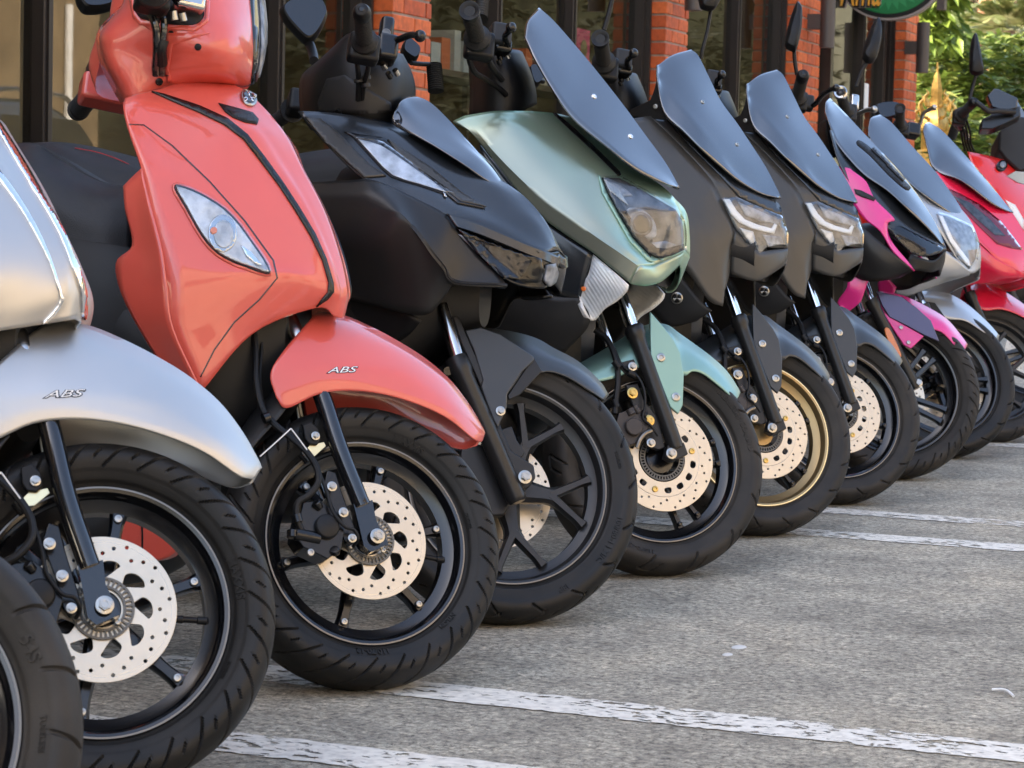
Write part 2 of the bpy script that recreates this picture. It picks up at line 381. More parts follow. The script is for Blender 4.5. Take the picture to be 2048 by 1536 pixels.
# ------------------------------------------------------------------ wheels
def tyre_profile(R, wd, rr, n=56):
    h = R-rr; a = wd/2
    pts = [(-.031, rr-.006), (-.037, rr+.004), (-.043, rr+.12*h), (-a*.93, rr+.36*h), (-a, rr+.58*h), (-a*.93, rr+.76*h), (-a*.70, rr+.905*h), (-a*.36, rr+.978*h), (0, R)]
    P = catmull(pts, 12); Q = P[::-1].copy()[1:]; Q[:, 0] *= -1
    P = np.concatenate([P, Q])
    s = np.r_[0, np.cumsum(np.linalg.norm(np.diff(P, axis=0), axis=1))]; u = np.linspace(0, s[-1], n)
    return np.stack([np.interp(u, s, P[:, 0]), np.interp(u, s, P[:, 1])], 1), u, s[-1]
def groove(th, lat, kind):
    """depth 0..1 at angle th (0..1 turns) and side position lat (-1..1 across the tread)"""
    a = np.abs(lat); sd = np.sign(lat)
    d = np.zeros_like(th)
    def line(N, fn, lo, hi, wdt, ph=0., side=0):
        t = (th*N+ph-fn(a)*1.) % 1.0; t = np.minimum(t, 1-t)/N*2*PI*.23
        k = np.clip((wdt-t)/(wdt*.45), 0, 1)
        e = np.clip((a-lo)/.03, 0, 1)*np.clip((hi-a)/.03, 0, 1)
        if side: e = e*(sd == side)
        return k*e
    if kind == 'sweep':
        for side, ph in ((-1, 0.), (1, .5)):
            d = np.maximum(d, line(26, lambda q: 1.15*q**1.4, .14, .99, .0021, ph, side))
            d = np.maximum(d, line(26, lambda q: 1.15*q**1.4+.48, .66, .84, .0018, ph, side))
    elif kind == 'zig':
        for side, ph in ((-1, 0.), (1, .5)):
            d = np.maximum(d, line(18, lambda q: .9*q, .10, .66, .0030, ph, side))
            d = np.maximum(d, line(18, lambda q: .55-.8*(q-.55), .52, .92, .0030, ph, side))
            d = np.maximum(d, line(18, lambda q: .9*q+.45, .30, .50, .0026, ph, side))
    elif kind == 'hook':
        for side, ph in ((-1, 0.), (1, .5)):
            d = np.maximum(d, line(14, lambda q: .5*q, .35, .92, .0034, ph, side))
            d = np.maximum(d, line(14, lambda q: .5*q+.28, .30, .70, .0034, ph, side))
            t = (th*14+ph-.5*.35) % 1.0; k = ((t < .28))*np.clip((.035-np.abs(a-.33))/.02, 0, 1)*(sd == side)
            d = np.maximum(d, k)
    elif kind == 'block':
        d = np.maximum(d, line(19, lambda q: .30*q, .30, 1.02, .0030, 0, 0))
        d = np.maximum(d, np.clip((.020-np.abs(a-.30))/.012, 0, 1))
        d = np.maximum(d, .6*np.clip((.014-np.abs(a-1.02))/.008, 0, 1))
        d = np.maximum(d, line(19, lambda q: .5+.25*q, .02, .30, .0030, 0, 0))
    return d
def tyre_mesh(R, wd, rr, kind, seg=560, n=76, depth=.0042):
    P, u, tot = tyre_profile(R, wd, rr, n)
    T = np.gradient(P, axis=0); T /= np.linalg.norm(T, axis=1)[:, None]
    N = np.stack([-T[:, 1], T[:, 0]], 1)      # outward
    if N[n//2, 1] < 0: N = -N
    cs = (u-tot/2)/(wd*(.76 if kind == 'sweep' else .70))                    # ±1 at the shoulder line
    th = np.arange(seg)/seg
    TH, LA = np.meshgrid(th, cs, indexing='ij')
    D = groove(TH, LA, kind)*depth
    D += np.clip((.012-np.abs(np.abs(LA)-1.0))/.012, 0, 1)*-.0007       # moulded ridges on the sidewall
    D += np.clip((.012-np.abs(np.abs(LA)-1.32))/.012, 0, 1)*-.0006
    D += np.clip((np.abs(LA)-.985)/.02, 0, 1)*.0009
    yy = P[None, :, 0]-D*N[None, :, 0]; rad_ = P[None, :, 1]-D*N[None, :, 1]
    a = 2*PI*th[:, None]
    V = np.stack([rad_*np.cos(a), np.broadcast_to(yy, rad_.shape), rad_*np.sin(a)], -1).reshape(-1, 3)
    i = np.arange(seg)[:, None]; j = np.arange(n-1)[None]
    f = np.stack([i*n+j, ((i+1) % seg)*n+j, ((i+1) % seg)*n+j+1, i*n+j+1], -1).reshape(-1, 4)
    me = bpy.data.meshes.new('tyre'); me.vertices.add(len(V)); me.vertices.foreach_set('co', V.ravel())
    me.loops.add(f.size); me.loops.foreach_set('vertex_index', f.ravel().astype(np.int32))
    me.polygons.add(len(f)); me.polygons.foreach_set('loop_start', np.arange(0, f.size, 4, dtype=np.int32))
    me.update(calc_edges=True); me.validate()
    me.polygons.foreach_set('use_smooth', [True]*len(me.polygons))
    c = np.array(me.polygons[(n//2)].center[:]); nn = np.array(me.polygons[(n//2)].normal[:])
    if nn@c < 0: flip(me)
    return me
def sidewall_text(s, R, wd, rr, ang, size, frac=.42, side=-1, spread=1.0, ext=.0012, bold=0):
    """letters raised on the sidewall, tops outwards; ang = centre angle in degrees (photo side, counter-clockwise from forward)"""
    me = text_mesh(s, size, ext, bold=bold)
    P, u, tot = tyre_profile(R, wd, rr, 80); P = P[:40]; P = P[P[:, 1] > rr]
    o = np.argsort(P[:, 1]); r0 = rr+frac*(R-rr)
    v = get_v(me)
    r = r0+v[:, 1]*.95
    a = rad(ang)-v[:, 0]*spread/r0
    y = np.interp(r, P[o][:, 1], P[o][:, 0])
    # seen from -y, +x to the right, +z up
    w = np.stack([r*np.cos(a), (y-v[:, 2]-.0002) if side < 0 else (-y+v[:, 2]+.0002), r*np.sin(a)], 1)
    set_v(me, w); return me
def rim_mesh(rr, hw=.036, seg=120, deep=.030, lip=.006):
    prof = [(-hw, rr-.001), (-hw-.0006, rr-.003), (-hw+.001, rr-.0075), (-hw+.006, rr-.011), (-hw+.016, rr-.014), (-hw+.020, rr-.020), (-hw+.024, rr-deep), (hw-.024, rr-deep), (hw-.020, rr-.020), (hw-.016, rr-.014), (hw-.006, rr-.011), (hw-.001, rr-.0075), (hw, rr-.001), (hw-.002, rr+.001)]
    out = [(hw-.010, rr-.005), (hw-.016, rr-.009), (0, rr-deep+.004), (-hw+.016, rr-.009), (-hw+.010, rr-.005), (-hw+.002, rr+.001), (-hw, rr-.001)]
    vs, fs = lathe_pts(prof+out, seg, (0, 0, 0), (0, 1, 0))
    bm = bmesh.new(); bv = [bm.verts.new(v) for v in vs]
    for f in fs: bm.faces.new([bv[i] for i in f])
    return bm_mesh(bm, 'rim', doubles=1e-6)
def ring_mesh(r0, r1, y0, y1, seg=120):
    prof = [(y0, r0), (y0, r1), (y1, r1), (y1, r0), (y0, r0)]
    vs, fs = lathe_pts(prof, seg, (0, 0, 0), (0, 1, 0))
    bm = bmesh.new(); bv = [bm.verts.new(v) for v in vs]
    for f in fs: bm.faces.new([bv[i] for i in f])
    return bm_mesh(bm, 'ring', doubles=1e-6)
def up_xz(me, y):
    """plate drawn in x,y -> wheel plane x,z at depth y"""
    v = get_v(me); set_v(me, np.stack([v[:, 0], y+v[:, 2], v[:, 1]], 1)); flip(me); return me
def spoke_bar(a0, r0, a1, r1, w0, w1, t0, t1, y0=0., y1=0., n=8, bend=0.):
    """tapered cast bar from polar (a0,r0) to (a1,r1), widths w, thickness t, with a ridge"""
    A = np.array([r0*math.cos(a0), r0*math.sin(a0)]); Bq = np.array([r1*math.cos(a1), r1*math.sin(a1)])
    d = Bq-A; nrm = np.array([-d[1], d[0]])/np.linalg.norm(d)
    vs = []; fs = []
    for i in range(n+1):
        t = i/n; c = A+d*t+nrm*bend*math.sin(PI*t); wq = w0+(w1-w0)*t; 
        if t > .72: wq += (t-.72)**2*w1*9
        tt = t0+(t1-t0)*t; y = y0+(y1-y0)*t
        for (q, z) in ((-.5, .18), (-.30, .5), (.30, .5), (.5, .18), (.5, -.35), (-.5, -.35)):
            p = c+nrm*wq*q; vs.append((p[0], y-z*tt, p[1]))
    for i in range(n):
        for j in range(6): fs.append((i*6+j, i*6+(j+1) % 6, (i+1)*6+(j+1) % 6, (i+1)*6+j))
    fs.append(tuple(range(6))); fs.append(tuple(n*6+j for j in range(6))[::-1])
    me = mesh_from(vs, fs, 'spoke'); bm = bmesh.new(); bm.from_mesh(me); return bm_mesh(bm, 'spoke')
def disc_a():      # one-piece disc, 190 mm, with swept windows
    holes = []
    for i in range(12):
        for r, o in ((.087, 0), (.081, .36), (.0735, .70)):
            holes.append(circle2(0, 0, 1, 1) and circle2(r*math.cos(2*PI*(i+o)/12), r*math.sin(2*PI*(i+o)/12), .0026, 12))
    for i in range(9):
        b = 2*PI*i/9
        pol = [(.040, 0), (.046, -.10), (.055, -.13), (.0625, .02), (.0645, .22), (.061, .36), (.054, .30), (.046, .18)]
        c = catmull([(r*math.cos(b-a), r*math.sin(b-a)) for r, a in pol], 4, True); holes.append([tuple(q) for q in c])
    holes.append(circle2(0, 0, .024, 32))
    return up_xz(curve_plate(circle2(0, 0, .0955, 120), holes, .0038, .0003), -.046)
def disc_b():      # two-zone disc, 230 mm: returns outer band and inner carrier
    h = []
    for i in range(14):
        for r, o in ((.109, 0), (.099, .33), (.0915, .66)):
            a = 2*PI*(i+o)/14; h.append(circle2(r*math.cos(a), r*math.sin(a), .0026, 10))
    h2 = []
    for i in range(15):
        b = 2*PI*i/15
        if i % 5 == 0:
            h2.append(circle2(.071*math.cos(b), .071*math.sin(b), .0035, 10)); continue
        pol = [(.0655, -.10), (.0705, -.115), (.0765, -.07), (.0765, .06), (.071, .115), (.0655, .08)]
        h2.append([tuple(q) for q in catmull([(r*math.cos(b-a), r*math.sin(b-a)) for r, a in pol], 3, True)])
    a = up_xz(curve_plate(circle2(0, 0, .1155, 120), h+[circle2(0, 0, .0845, 90)], .0042, .0003), -.052)
    b = up_xz(curve_plate(circle2(0, 0, .0842, 90), h2+[circle2(0, 0, .052, 60)], .0040, .0003), -.0525)
    return a, b
def abs_ring(r0, r1, n, y):
    h = [circle2(0, 0, r0, 60)]
    for i in range(n):
        a = 2*PI*i/n; ca, sa = math.cos(a), math.sin(a); rm = (r0+r1)/2; l = (r1-r0)*.27; w_ = PI*rm/n*.52
        h.append([(ca*(rm+dx)-sa*dy, sa*(rm+dx)+ca*dy) for dx, dy in ((-l, -w_), (l, -w_), (l, w_), (-l, w_))])
    return up_xz(curve_plate(circle2(0, 0, r1, 72), h, .002, .0002), y)
def hex_bolt(r=.007, h=.006, washer=True, socket=True):
    """bolt head looking along -y, base on y=0"""
    bm = bmesh.new()
    if washer: lathe(bm, [(0, r*1.30), (.0012, r*1.30), (.0015, r*1.2)], 24, (0, 0, 0), (0, -1, 0))
    r = r*.92
    cyl(bm, (0, -.0012, 0), (0, -h, 0), r, r*.97, 6)
    if socket:
        lathe(bm, [(h-.0001, r*.72), (h+.0012, r*.70), (h+.0012, r*.42), (h-.002, r*.40), (h-.002, .0001)], 20, (0, 0, 0), (0, -1, 0), cap=False)
    return bm_mesh(bm, 'bolt')
def round_bolt(r=.006):
    bm = bmesh.new()
    lathe(bm, [(0, r), (.0016, r), (.0026, r*.86), (.0028, r*.5), (.0012, r*.42), (.0012, .0001)], 20, (0, 0, 0), (0, -1, 0), cap=False)
    return bm_mesh(bm, 'bolt')
SH = {}
def shared(key, fn):
    if key not in SH: SH[key] = fn()
    return SH[key]
def R4(a): return Matrix.Rotation(-a, 4, 'Y')     # turns +x towards +z
def T4(x, y, z): return Matrix.Translation(Vector((x, y, z)))

def build_wheel(b, style, phase=0., f='S', off=(0, 0, 0), R=None, wd=None, name='front_wheel', detail=True, texts=(), tread='sweep', rimmat='rim', tyremat='rubber', stripe='machined', tphase=0.):
    R = R or b.R; wd = wd or b.wd
    rr = {'filano': .1665, 'vario': .1915, 'nmax': .179, 'adv': .1915, 'rear': .179}[style]
    O = T4(*off)
    base = b.add(name, shared(('rim', rr), lambda: rim_mesh(rr)), None, f, M_=O)
    base.data = base.data if rimmat == 'rim' else base.data.copy()
    if len(base.data.materials) == 0: base.data.materials.append(MT[rimmat])
    else: base.data.materials[0] = MT[rimmat]
    I = Matrix.Identity(4)
    def sub(n_, me, m, M_=I, **k):
        return b.add(n_, me, m, f, parent=base, M_=M_, **k)
    sub('tyre', shared(('tyre', R, wd, rr, tread), lambda: tyre_mesh(R, wd, rr, tread, 1700 if b.k in (0, 1, 2) else 1000 if detail else 300, 84 if detail else 44)), tyremat, R4(tphase))
    for (s_, ang, size, frac, bold) in texts:
        sub('raised_lettering', sidewall_text(s_, R, wd, rr, ang, size, frac, bold=bold), tyremat)
    if stripe: sub('machined_edge', shared(('edge', rr, stripe), lambda: ring_mesh(rr-.0032, rr-.0008, -.0370, -.0345)), stripe)
    # hub
    bm = bmesh.new(); lathe(bm, [(-.045, .018), (-.044, .030), (-.020, .036), (.020, .036), (.040, .028), (.042, .015)], 36, (0, 0, 0), (0, 1, 0)); sub('hub', bm_mesh(bm, 'hub'), rimmat)
    if style == 'filano':
        sp = shared('sp_f', lambda: spoke_bar(0, .030, 0, rr-.0295, .028, .014, .030, .018, 0, -.004))
        bt = shared('sp_fb', lambda: round_bolt(.0055))
        for i in range(6):
            a = phase+i*PI/3
            s_ = sub('spoke', sp, rimmat, R4(a))
            if detail: sub('spoke_bolt', bt, 'zinc', R4(a) @ T4(rr-.037, -.016, 0))
        d = sub('brake_disc', shared('disc_a', disc_a), 'disc', R4(.3))
        sub('abs_ring', shared('abs_a', lambda: abs_ring(.027, .041, 36, -.052)), 'ring')
        bm = bmesh.new(); lathe(bm, [(0, .0055), (.012, .0055), (.013, .0042), (.030, .0042), (.032, .0055), (.040, .005), (.041, .0001)], 14, (0, 0, 0), (-1, 0, 0)); 
        va = phase-.38 if b.k == 2 else phase-.40
        sub('valve_stem', bm_mesh(bm, 'valve'), 'plastic', R4(va-.0) @ T4(rr-.028, -.012, 0))
    elif style == 'vario':
        for i in range(5):
            a = rad(-3)+phase+i*2*PI/5
            sub('spoke', shared('sp_v0', lambda: spoke_bar(0, .02, 0, .100, .052, .024, .026, .022, -.004, -.010)), rimmat, R4(a))
            for sg in (-1, 1):
                sub('spoke', shared(('sp_v', sg), lambda: spoke_bar(0, .088, sg*rad(16), rr-.028, .020, .013, .022, .018, -.010, -.014)), rimmat, R4(a))
    elif style in ('nmax', 'rear'):
        for i in range(5):
            a = rad(-55)+phase+i*2*PI/5
            for sg in (-1, 1):
                sub('spoke', shared(('sp_n', sg), lambda: spoke_bar(sg*rad(16), .030, sg*rad(9.5), rr-.0295, .020, .011, .026, .018, 0, -.006)), rimmat, R4(a))
                if detail and style == 'nmax': sub('spoke_bolt', shared('sp_nb', lambda: round_bolt(.0045)), 'rim', R4(a+sg*rad(9.5)) @ T4(rr-.038, -.018, 0))
    elif style == 'adv':
        for i in range(5):
            a = rad(-30)+phase+i*2*PI/5
            for sg in (-1, 1):
                sub('spoke', shared(('sp_a', sg), lambda: spoke_bar(sg*rad(20), .030, sg*rad(7), rr-.0295, .022, .014, .026, .020, 0, -.014)), rimmat, R4(a))
    if style == 'nmax':
        o_, i_ = shared('disc_b', disc_b)
        sub('brake_disc', o_, 'disc', R4(.1)); sub('disc_carrier', i_, 'disc', R4(.35+phase))
        sub('abs_ring', shared('abs_b', lambda: abs_ring(.038, .050, 44, -.0555)), 'ring')
        for i in range(3): sub('disc_bolt', shared('rb7', lambda: round_bolt(.0068)), 'brass' if b.k == 4 else 'zinc', R4(.35+phase+i*2*PI/3) @ T4(.071, -.055, 0))
    if style in ('vario', 'adv'):
        h = [circle2(0, 0, .045, 40)]
        for i in range(16):
            for r, o in ((.099, 0), (.090, .4), (.082, .7)): h.append(circle2(r*math.cos(2*PI*(i+o)/16), r*math.sin(2*PI*(i+o)/16), .0028, 10))
        sub('brake_disc', shared('disc_c', lambda: up_xz(curve_plate(circle2(0, 0, .105, 100), h, .004, .0003), .046 if style == 'vario' else -.046)), 'disc')
    return base
# ------------------------------------------------------------------ pieces laid on a shell
from mathutils.geometry import delaunay_2d_cdt
def smooth2(pts, n=4, sharp_=()):
    """closed outline through the points, rounded except at the listed corner numbers"""
    if not sharp_: return [tuple(q) for q in catmull(pts, n, True)]
    s = sorted(sharp_); out = []
    m = len(pts)
    for a, b_ in zip(s, s[1:]+[s[0]+m]):
        seg = [pts[i % m] for i in range(a, b_+1)]
        if a == b_: continue
        q = catmull(seg, n) if len(seg) > 2 else np.array(seg, float)
        out += [tuple(v) for v in q[:-1]]
    return out
def inlay(b, name, base, outline, m, f='B', lift=.002, th=.002, step=9, parent=None, sink=0., mirror=False):
    """a panel, lens or trim piece that follows the surface of base; outline in photo pixels"""
    me = base.data; bv = BVHTree.FromPolygons([v.co[:] for v in me.vertices], [p.vertices[:] for p in me.polygons])
    Rm, t = b.fn[f]
    o = Vector(Rm.T @ (CO-t))
    P = [tuple(q[:2]) for q in outline]; n = len(P)
    xs = [q[0] for q in P]; ys = [q[1] for q in P]
    def inside(x, y):
        c = False; j = n-1
        for i in range(n):
            if (P[i][1] > y) != (P[j][1] > y) and x < (P[j][0]-P[i][0])*(y-P[i][1])/(P[j][1]-P[i][1]+1e-12)+P[i][0]: c = not c
            j = i
        return c
    # refine the outline
    R_ = []
    for i in range(n):
        a = np.array(P[i]); c = np.array(P[(i+1) % n]); k = max(1, int(np.linalg.norm(c-a)/step))
        for j in range(k): R_.append(tuple(a+(c-a)*j/k))
    ins = []
    y = min(ys)+step*.5
    while y < max(ys):
        x = min(xs)+step*.5
        while x < max(xs):
            if inside(x, y):
                if min((x-q[0])**2+(y-q[1])**2 for q in R_) > (step*.45)**2: ins.append((x, y))
            x += step
        y += step
    allp = R_+ins
    r = delaunay_2d_cdt([Vector(q) for q in allp], [], [list(range(len(R_)))], 1, 1e-6)
    vs2, fs = r[0], r[2]
    vs = []; miss = []
    for i, q in enumerate(vs2):
        d = Vector(Rm.T @ (CFW+CR*(q.x-1024)/F_PX-CU*(q.y-768)/F_PX)).normalized()
        h = bv.ray_cast(o, d)
        if h[0] is None: vs.append(None); miss.append((i, d)); continue
        nn = h[1] if h[1].dot(d) < 0 else -h[1]
        nn = (nn*.8-d*.45).normalized()
        vs.append(h[0]+nn*(lift-sink))
    good = [(v2, v) for v2, v in zip(vs2, vs) if v is not None]
    for i, d in miss:
        g = min(good, key=lambda a: (a[0]-vs2[i]).length_squared)
        k = (g[1]-o).dot(d); vs[i] = o+d*k
    me2 = mesh_from([v[:] for v in vs], fs, name)
    nsum = sum(((Vector(p.center)-o).dot(p.normal)*p.area for p in me2.polygons))
    if nsum > 0: flip(me2)
    ob = b.add(name, me2, m, f, parent)
    if th: solid(ob, th, -1.)
    if mirror:
        m2 = me2.copy(); v = get_v(m2).copy(); v[:, 1] *= -1; set_v(m2, v); flip(m2); o2 = b.add(name, m2, None, f, parent)
        if th: solid(o2, th, -1.)
    return ob
def onsurf(b, base, px, py, f='B', lift=0.):
    me = base.data; bv = BVHTree.FromPolygons([v.co[:] for v in me.vertices], [p.vertices[:] for p in me.polygons])
    Rm, t = b.fn[f]; o = Vector(Rm.T @ (CO-t)); d = Vector(Rm.T @ (CFW+CR*(px-1024)/F_PX-CU*(py-768)/F_PX)).normalized()
    h = bv.ray_cast(o, d); nn = h[1] if h[1].dot(d) < 0 else -h[1]
    return h[0]+nn*lift, nn
def bolt_on(b, base, px, py, me, m='zinc', f='B', parent=None, lift=.0, name='bolt', axis=None):
    p, n = onsurf(b, base, px, py, f, lift)
    q = (-Vector(axis or n)).to_track_quat('Y', 'Z').to_matrix().to_4x4()
    return b.add(name, me, m, f, parent, Matrix.Translation(p) @ q)
def bolt_at(b, px, py, y, me, m='zinc', f='S', parent=None, name='bolt', M_=None):
    return b.add(name, me, m, f, parent, Matrix.Translation(Vector(b.p(f, px, py, y))) @ (M_ or Matrix.Identity(4)))
def plate(b, name, outline, y, th, m, f='S', parent=None, bev=.002, y2=None):
    """solid piece with its outline traced on plane y, reaching th towards the wheel"""
    P = b.P(f, [(*q[:2], q[2] if len(q) > 2 else y) for q in outline])
    bm = bmesh.new(); a = [bm.verts.new(p) for p in P]; c = [bm.verts.new((p[0], p[1]+th, p[2])) for p in P]; n = len(P)
    bm.faces.new(a); bm.faces.new(c[::-1])
    for i in range(n): bm.faces.new((a[i], c[i], c[(i+1) % n], a[(i+1) % n]))
    o = b.add(name, bm_mesh(bm, name, smooth=True), m, f, parent)
    if bev: bevel(o, bev, 2, 30)
    return o
def rod(b, name, p0, p1, r, m, f='S', parent=None, r2=None, seg=28, prof=None):
    bm = bmesh.new(); A = Vector(b.p(f, *p0)); Bq = Vector(b.p(f, *p1))
    if prof: lathe(bm, [(h*(Bq-A).length, q) for h, q in prof], seg, A, Bq-A)
    else: cyl(bm, A, Bq, r, r2, seg)
    return b.add(name, bm_mesh(bm, name), m, f, parent)
def lump(b, name, parts, m, f='S', parent=None, bev=.0015):
    """casting from several rods and blocks; parts: ('c',p0,p1,r) or ('p',outline,y,th)"""
    bm = bmesh.new()
    for q in parts:
        if q[0] == 'c': cyl(bm, b.p(f, *q[1]), b.p(f, *q[2]), q[3], q[4] if len(q) > 4 else None, 18)
        elif q[0] == 'y':     # boss along the axle direction at pixel, from y0 to y1
            p = b.p(f, *q[1]); cyl(bm, p, (p[0], q[2], p[2]), q[3], None, 24)
        else:
            P = b.P(f, [(*z, q[2]) for z in q[1]]); a = [bm.verts.new(p) for p in P]; c = [bm.verts.new((p[0], p[1]+q[3], p[2])) for p in P]; n = len(P)
            bm.faces.new(a); bm.faces.new(c[::-1])
            for i in range(n): bm.faces.new((a[i], c[i], c[(i+1) % n], a[(i+1) % n]))
    o = b.add(name, bm_mesh(bm, name), m, f, parent); bevel(o, bev, 2, 30); return o
# ------------------------------------------------------------------ shared scooter pieces
def loft(b, name, secs, m, f='B', seg=28, parent=None, p_=2.6):
    """body running along x: secs = (x, half width, z bottom, z top)"""
    S_ = catmull(np.array(secs, float), 5); vs = []; fs = []
    for x, w_, z0, z1 in S_:
        for j in range(seg):
            a = 2*PI*j/seg; c, s = math.cos(a), math.sin(a)
            vs.append((x, w_*math.copysign(abs(c)**(2/p_), c), (z0+z1)/2+(z1-z0)/2*math.copysign(abs(s)**(2/p_), s)))
    n = len(S_)
    for i in range(n-1):
        for j in range(seg): fs.append((i*seg+j, i*seg+(j+1) % seg, (i+1)*seg+(j+1) % seg, (i+1)*seg+j))
    fs.append(tuple(range(seg))); fs.append(tuple((n-1)*seg+j for j in range(seg))[::-1])
    me = mesh_from(vs, fs, name); bm = bmesh.new(); bm.from_mesh(me); return b.add(name, bm_mesh(bm, name), m, f, parent)
def rear_end(b, style='maxi', paint='plastic2', seatm='seat', dz=0.):
    fl = .06
    loft(b, 'floorboard', [(-.27, .05, .02, .14), (-.36, .15, -.08, .14), (-.55, .17, -.10, .07+dz), (-.8, .17, -.10, .10), (-.95, .13, -.06, .16)], 'plastic')
    if style == 'maxi': loft(b, 'centre_tunnel', [(-.24, .06, .08, .46), (-.40, .10, .02, .30), (-.62, .11, .02, .28), (-.82, .13, .02, .42)], 'plastic')
    loft(b, 'inner_shield', [(-.16, .05, .16, .50), (-.27, .14, .05, .52), (-.33, .12, .10, .48)], 'plastic')
    loft(b, 'rear_body', [(-.72, .09, .05, .42), (-.85, .145, .06, .48), (-1.15, .165, .12, .50), (-1.45, .13, .28, .54), (-1.66, .05, .40, .56)], paint)
    loft(b, 'engine_case', [(-.85, .09, -.10, .12), (-1.1, .11, -.12, .10), (-1.36, .10, -.10, .08)], 'caliper')
    build_wheel(b, 'rear', .4, 'B', (-1.30, 0, .015), .240, .125, 'rear_wheel', detail=False, tread='sweep', stripe=None)
def seat(b, rows, m='seat', name='seat', mirror='rows'):
    return b.patch(name, rows, m, 'B', 5, 5, mirror=mirror, th=.01)
def grip(b, e, s, r=.0165, hollow=False, flange=True, f='S', ring=None, cap='plastic'):
    """rubber grip from its end (px,py,y) to its inner flange"""
    A = Vector(b.p(f, *e)); Bq = Vector(b.p(f, *s)); L = (Bq-A).length
    bm = bmesh.new(); pr = [(0, r*.96)]
    n = 16
    for i in range(n):
        h0 = L*(.06+.80*i/n); pr += [(h0, r), (h0+L*.025, r), (h0+L*.027, r*.93), (h0+L*.045, r*.93)]
    pr += [(L*.88, r*1.05), (L*.93, r*1.55), (L*1.0, r*1.6)]
    lathe(bm, pr, 32, A, Bq-A); g_ = b.add('grip', bm_mesh(bm), 'grip', f)
    bm = bmesh.new()
    if hollow: lathe(bm, [(.0, r*.62), (-.004, r*1.05), (-.004, r*1.15), (.012, r*1.12)], 32, A, Bq-A, cap=False)
    else: lathe(bm, [(-.024, .0001), (-.024, r*.45), (-.022, r*.72), (-.010, r*1.02), (-.002, r*1.06), (.0, r*.9)], 32, A, Bq-A, cap=False)
    b.add('bar_end', bm_mesh(bm), cap, f, g_)
    if hollow:
        bm = bmesh.new(); cyl(bm, A+(Bq-A)*.02, A+(Bq-A)*.04, r*.62); b.add('bar_tube', bm_mesh(bm), 'lampdark', f, g_)
    else:
        bm = bmesh.new(); d = (A-Bq).normalized(); lathe(bm, [(0, r*.40), (.001, r*.30), (-.004, r*.28)], 6, A+d*.0242, d); b.add('end_screw', bm_mesh(bm), 'satin', f, g_)
    if ring:
        bm = bmesh.new(); d = (A-Bq).normalized(); lathe(bm, [(0, r*.75), (.002, r*1.1), (.0, r*1.3), (-.012, r*1.3)], 32, A+d*.024, d, cap=False); b.add('end_ring', bm_mesh(bm), ring, f, g_)
    return g_
def housing(b, c, s=(.05, .045, .055), m='plastic', f='S', name='switch_housing', rot=0.):
    p = b.p(f, *c); bm = bmesh.new(); box(bm, p, s, Matrix.Rotation(rot, 3, 'Y')); o = b.add(name, bm_mesh(bm), m, f); bevel(o, .008, 3, 30); return o
def lever(b, pts, r=.0065, ball=.011, m='satin', f='S'):
    me = tube_mesh(b.P(f, pts), r, 12, 6); me2 = me
    if ball:
        bm = bmesh.new(); bm.from_mesh(me); bmesh.ops.create_uvsphere(bm, u_segments=20, v_segments=12, radius=ball, matrix=Matrix.Translation(Vector(b.p(f, *pts[-1])))); me2 = bm_mesh(bm, 'lever')
    return b.add('brake_lever', me2, m, f)
def mirror_head(b, outline, y, d=.035, stem=None, f='S', glass=False, r=.007, m='plastic', y2=None):
    P = b.P(f, [(*q, y) for q in smooth2(outline, 3)]); c = P.mean(0); n = len(P); vs = []; fs = []
    ks = [(1., 0, 0), (.98, -.35, 0), (.86, -.75, 0), (.55, -1.0, 0), (.0, -1.05, 0)]
    rings = [(.9, .25)]+[(k, dd) for k, dd, _ in ks]
    for k, dd in rings:
        for p in P: q = c+(p-c)*k; vs.append((q[0]-.0, q[1]+dd*d, q[2]))
    for i in range(len(rings)-1):
        for j in range(n): fs.append((i*n+j, i*n+(j+1) % n, (i+1)*n+(j+1) % n, (i+1)*n+j))
    fs.append(tuple(range(n)))
    me = mesh_from(vs, fs, 'mirror'); bm = bmesh.new(); bm.from_mesh(me); hd = b.add('mirror', bm_mesh(bm, doubles=1e-5), m, f)
    if glass:
        vs = []; 
        G = c+(P-c)*.86; o = link('mirror_glass', mesh_from([(q[0], q[1]-d*1.09, q[2]) for q in G], [tuple(range(n))], 'g', False), 'gloss', hd, Matrix.Identity(4), frame=f)
    if stem:
        b.add('mirror_stem', tube_mesh(b.P(f, stem), r, 12, 6), m, f)
    return hd
def screen(b, rows, m='screen', name='windscreen', su=(), sv=(), th=.004, nu=5, nv=5):
    return b.patch(name, rows, m, 'B', nu, nv, su, sv, mirror='cols', th=th)
def lerp_rows(near, mid, spine): return [[a, m_, s] for a, m_, s in zip(near, mid, spine)]
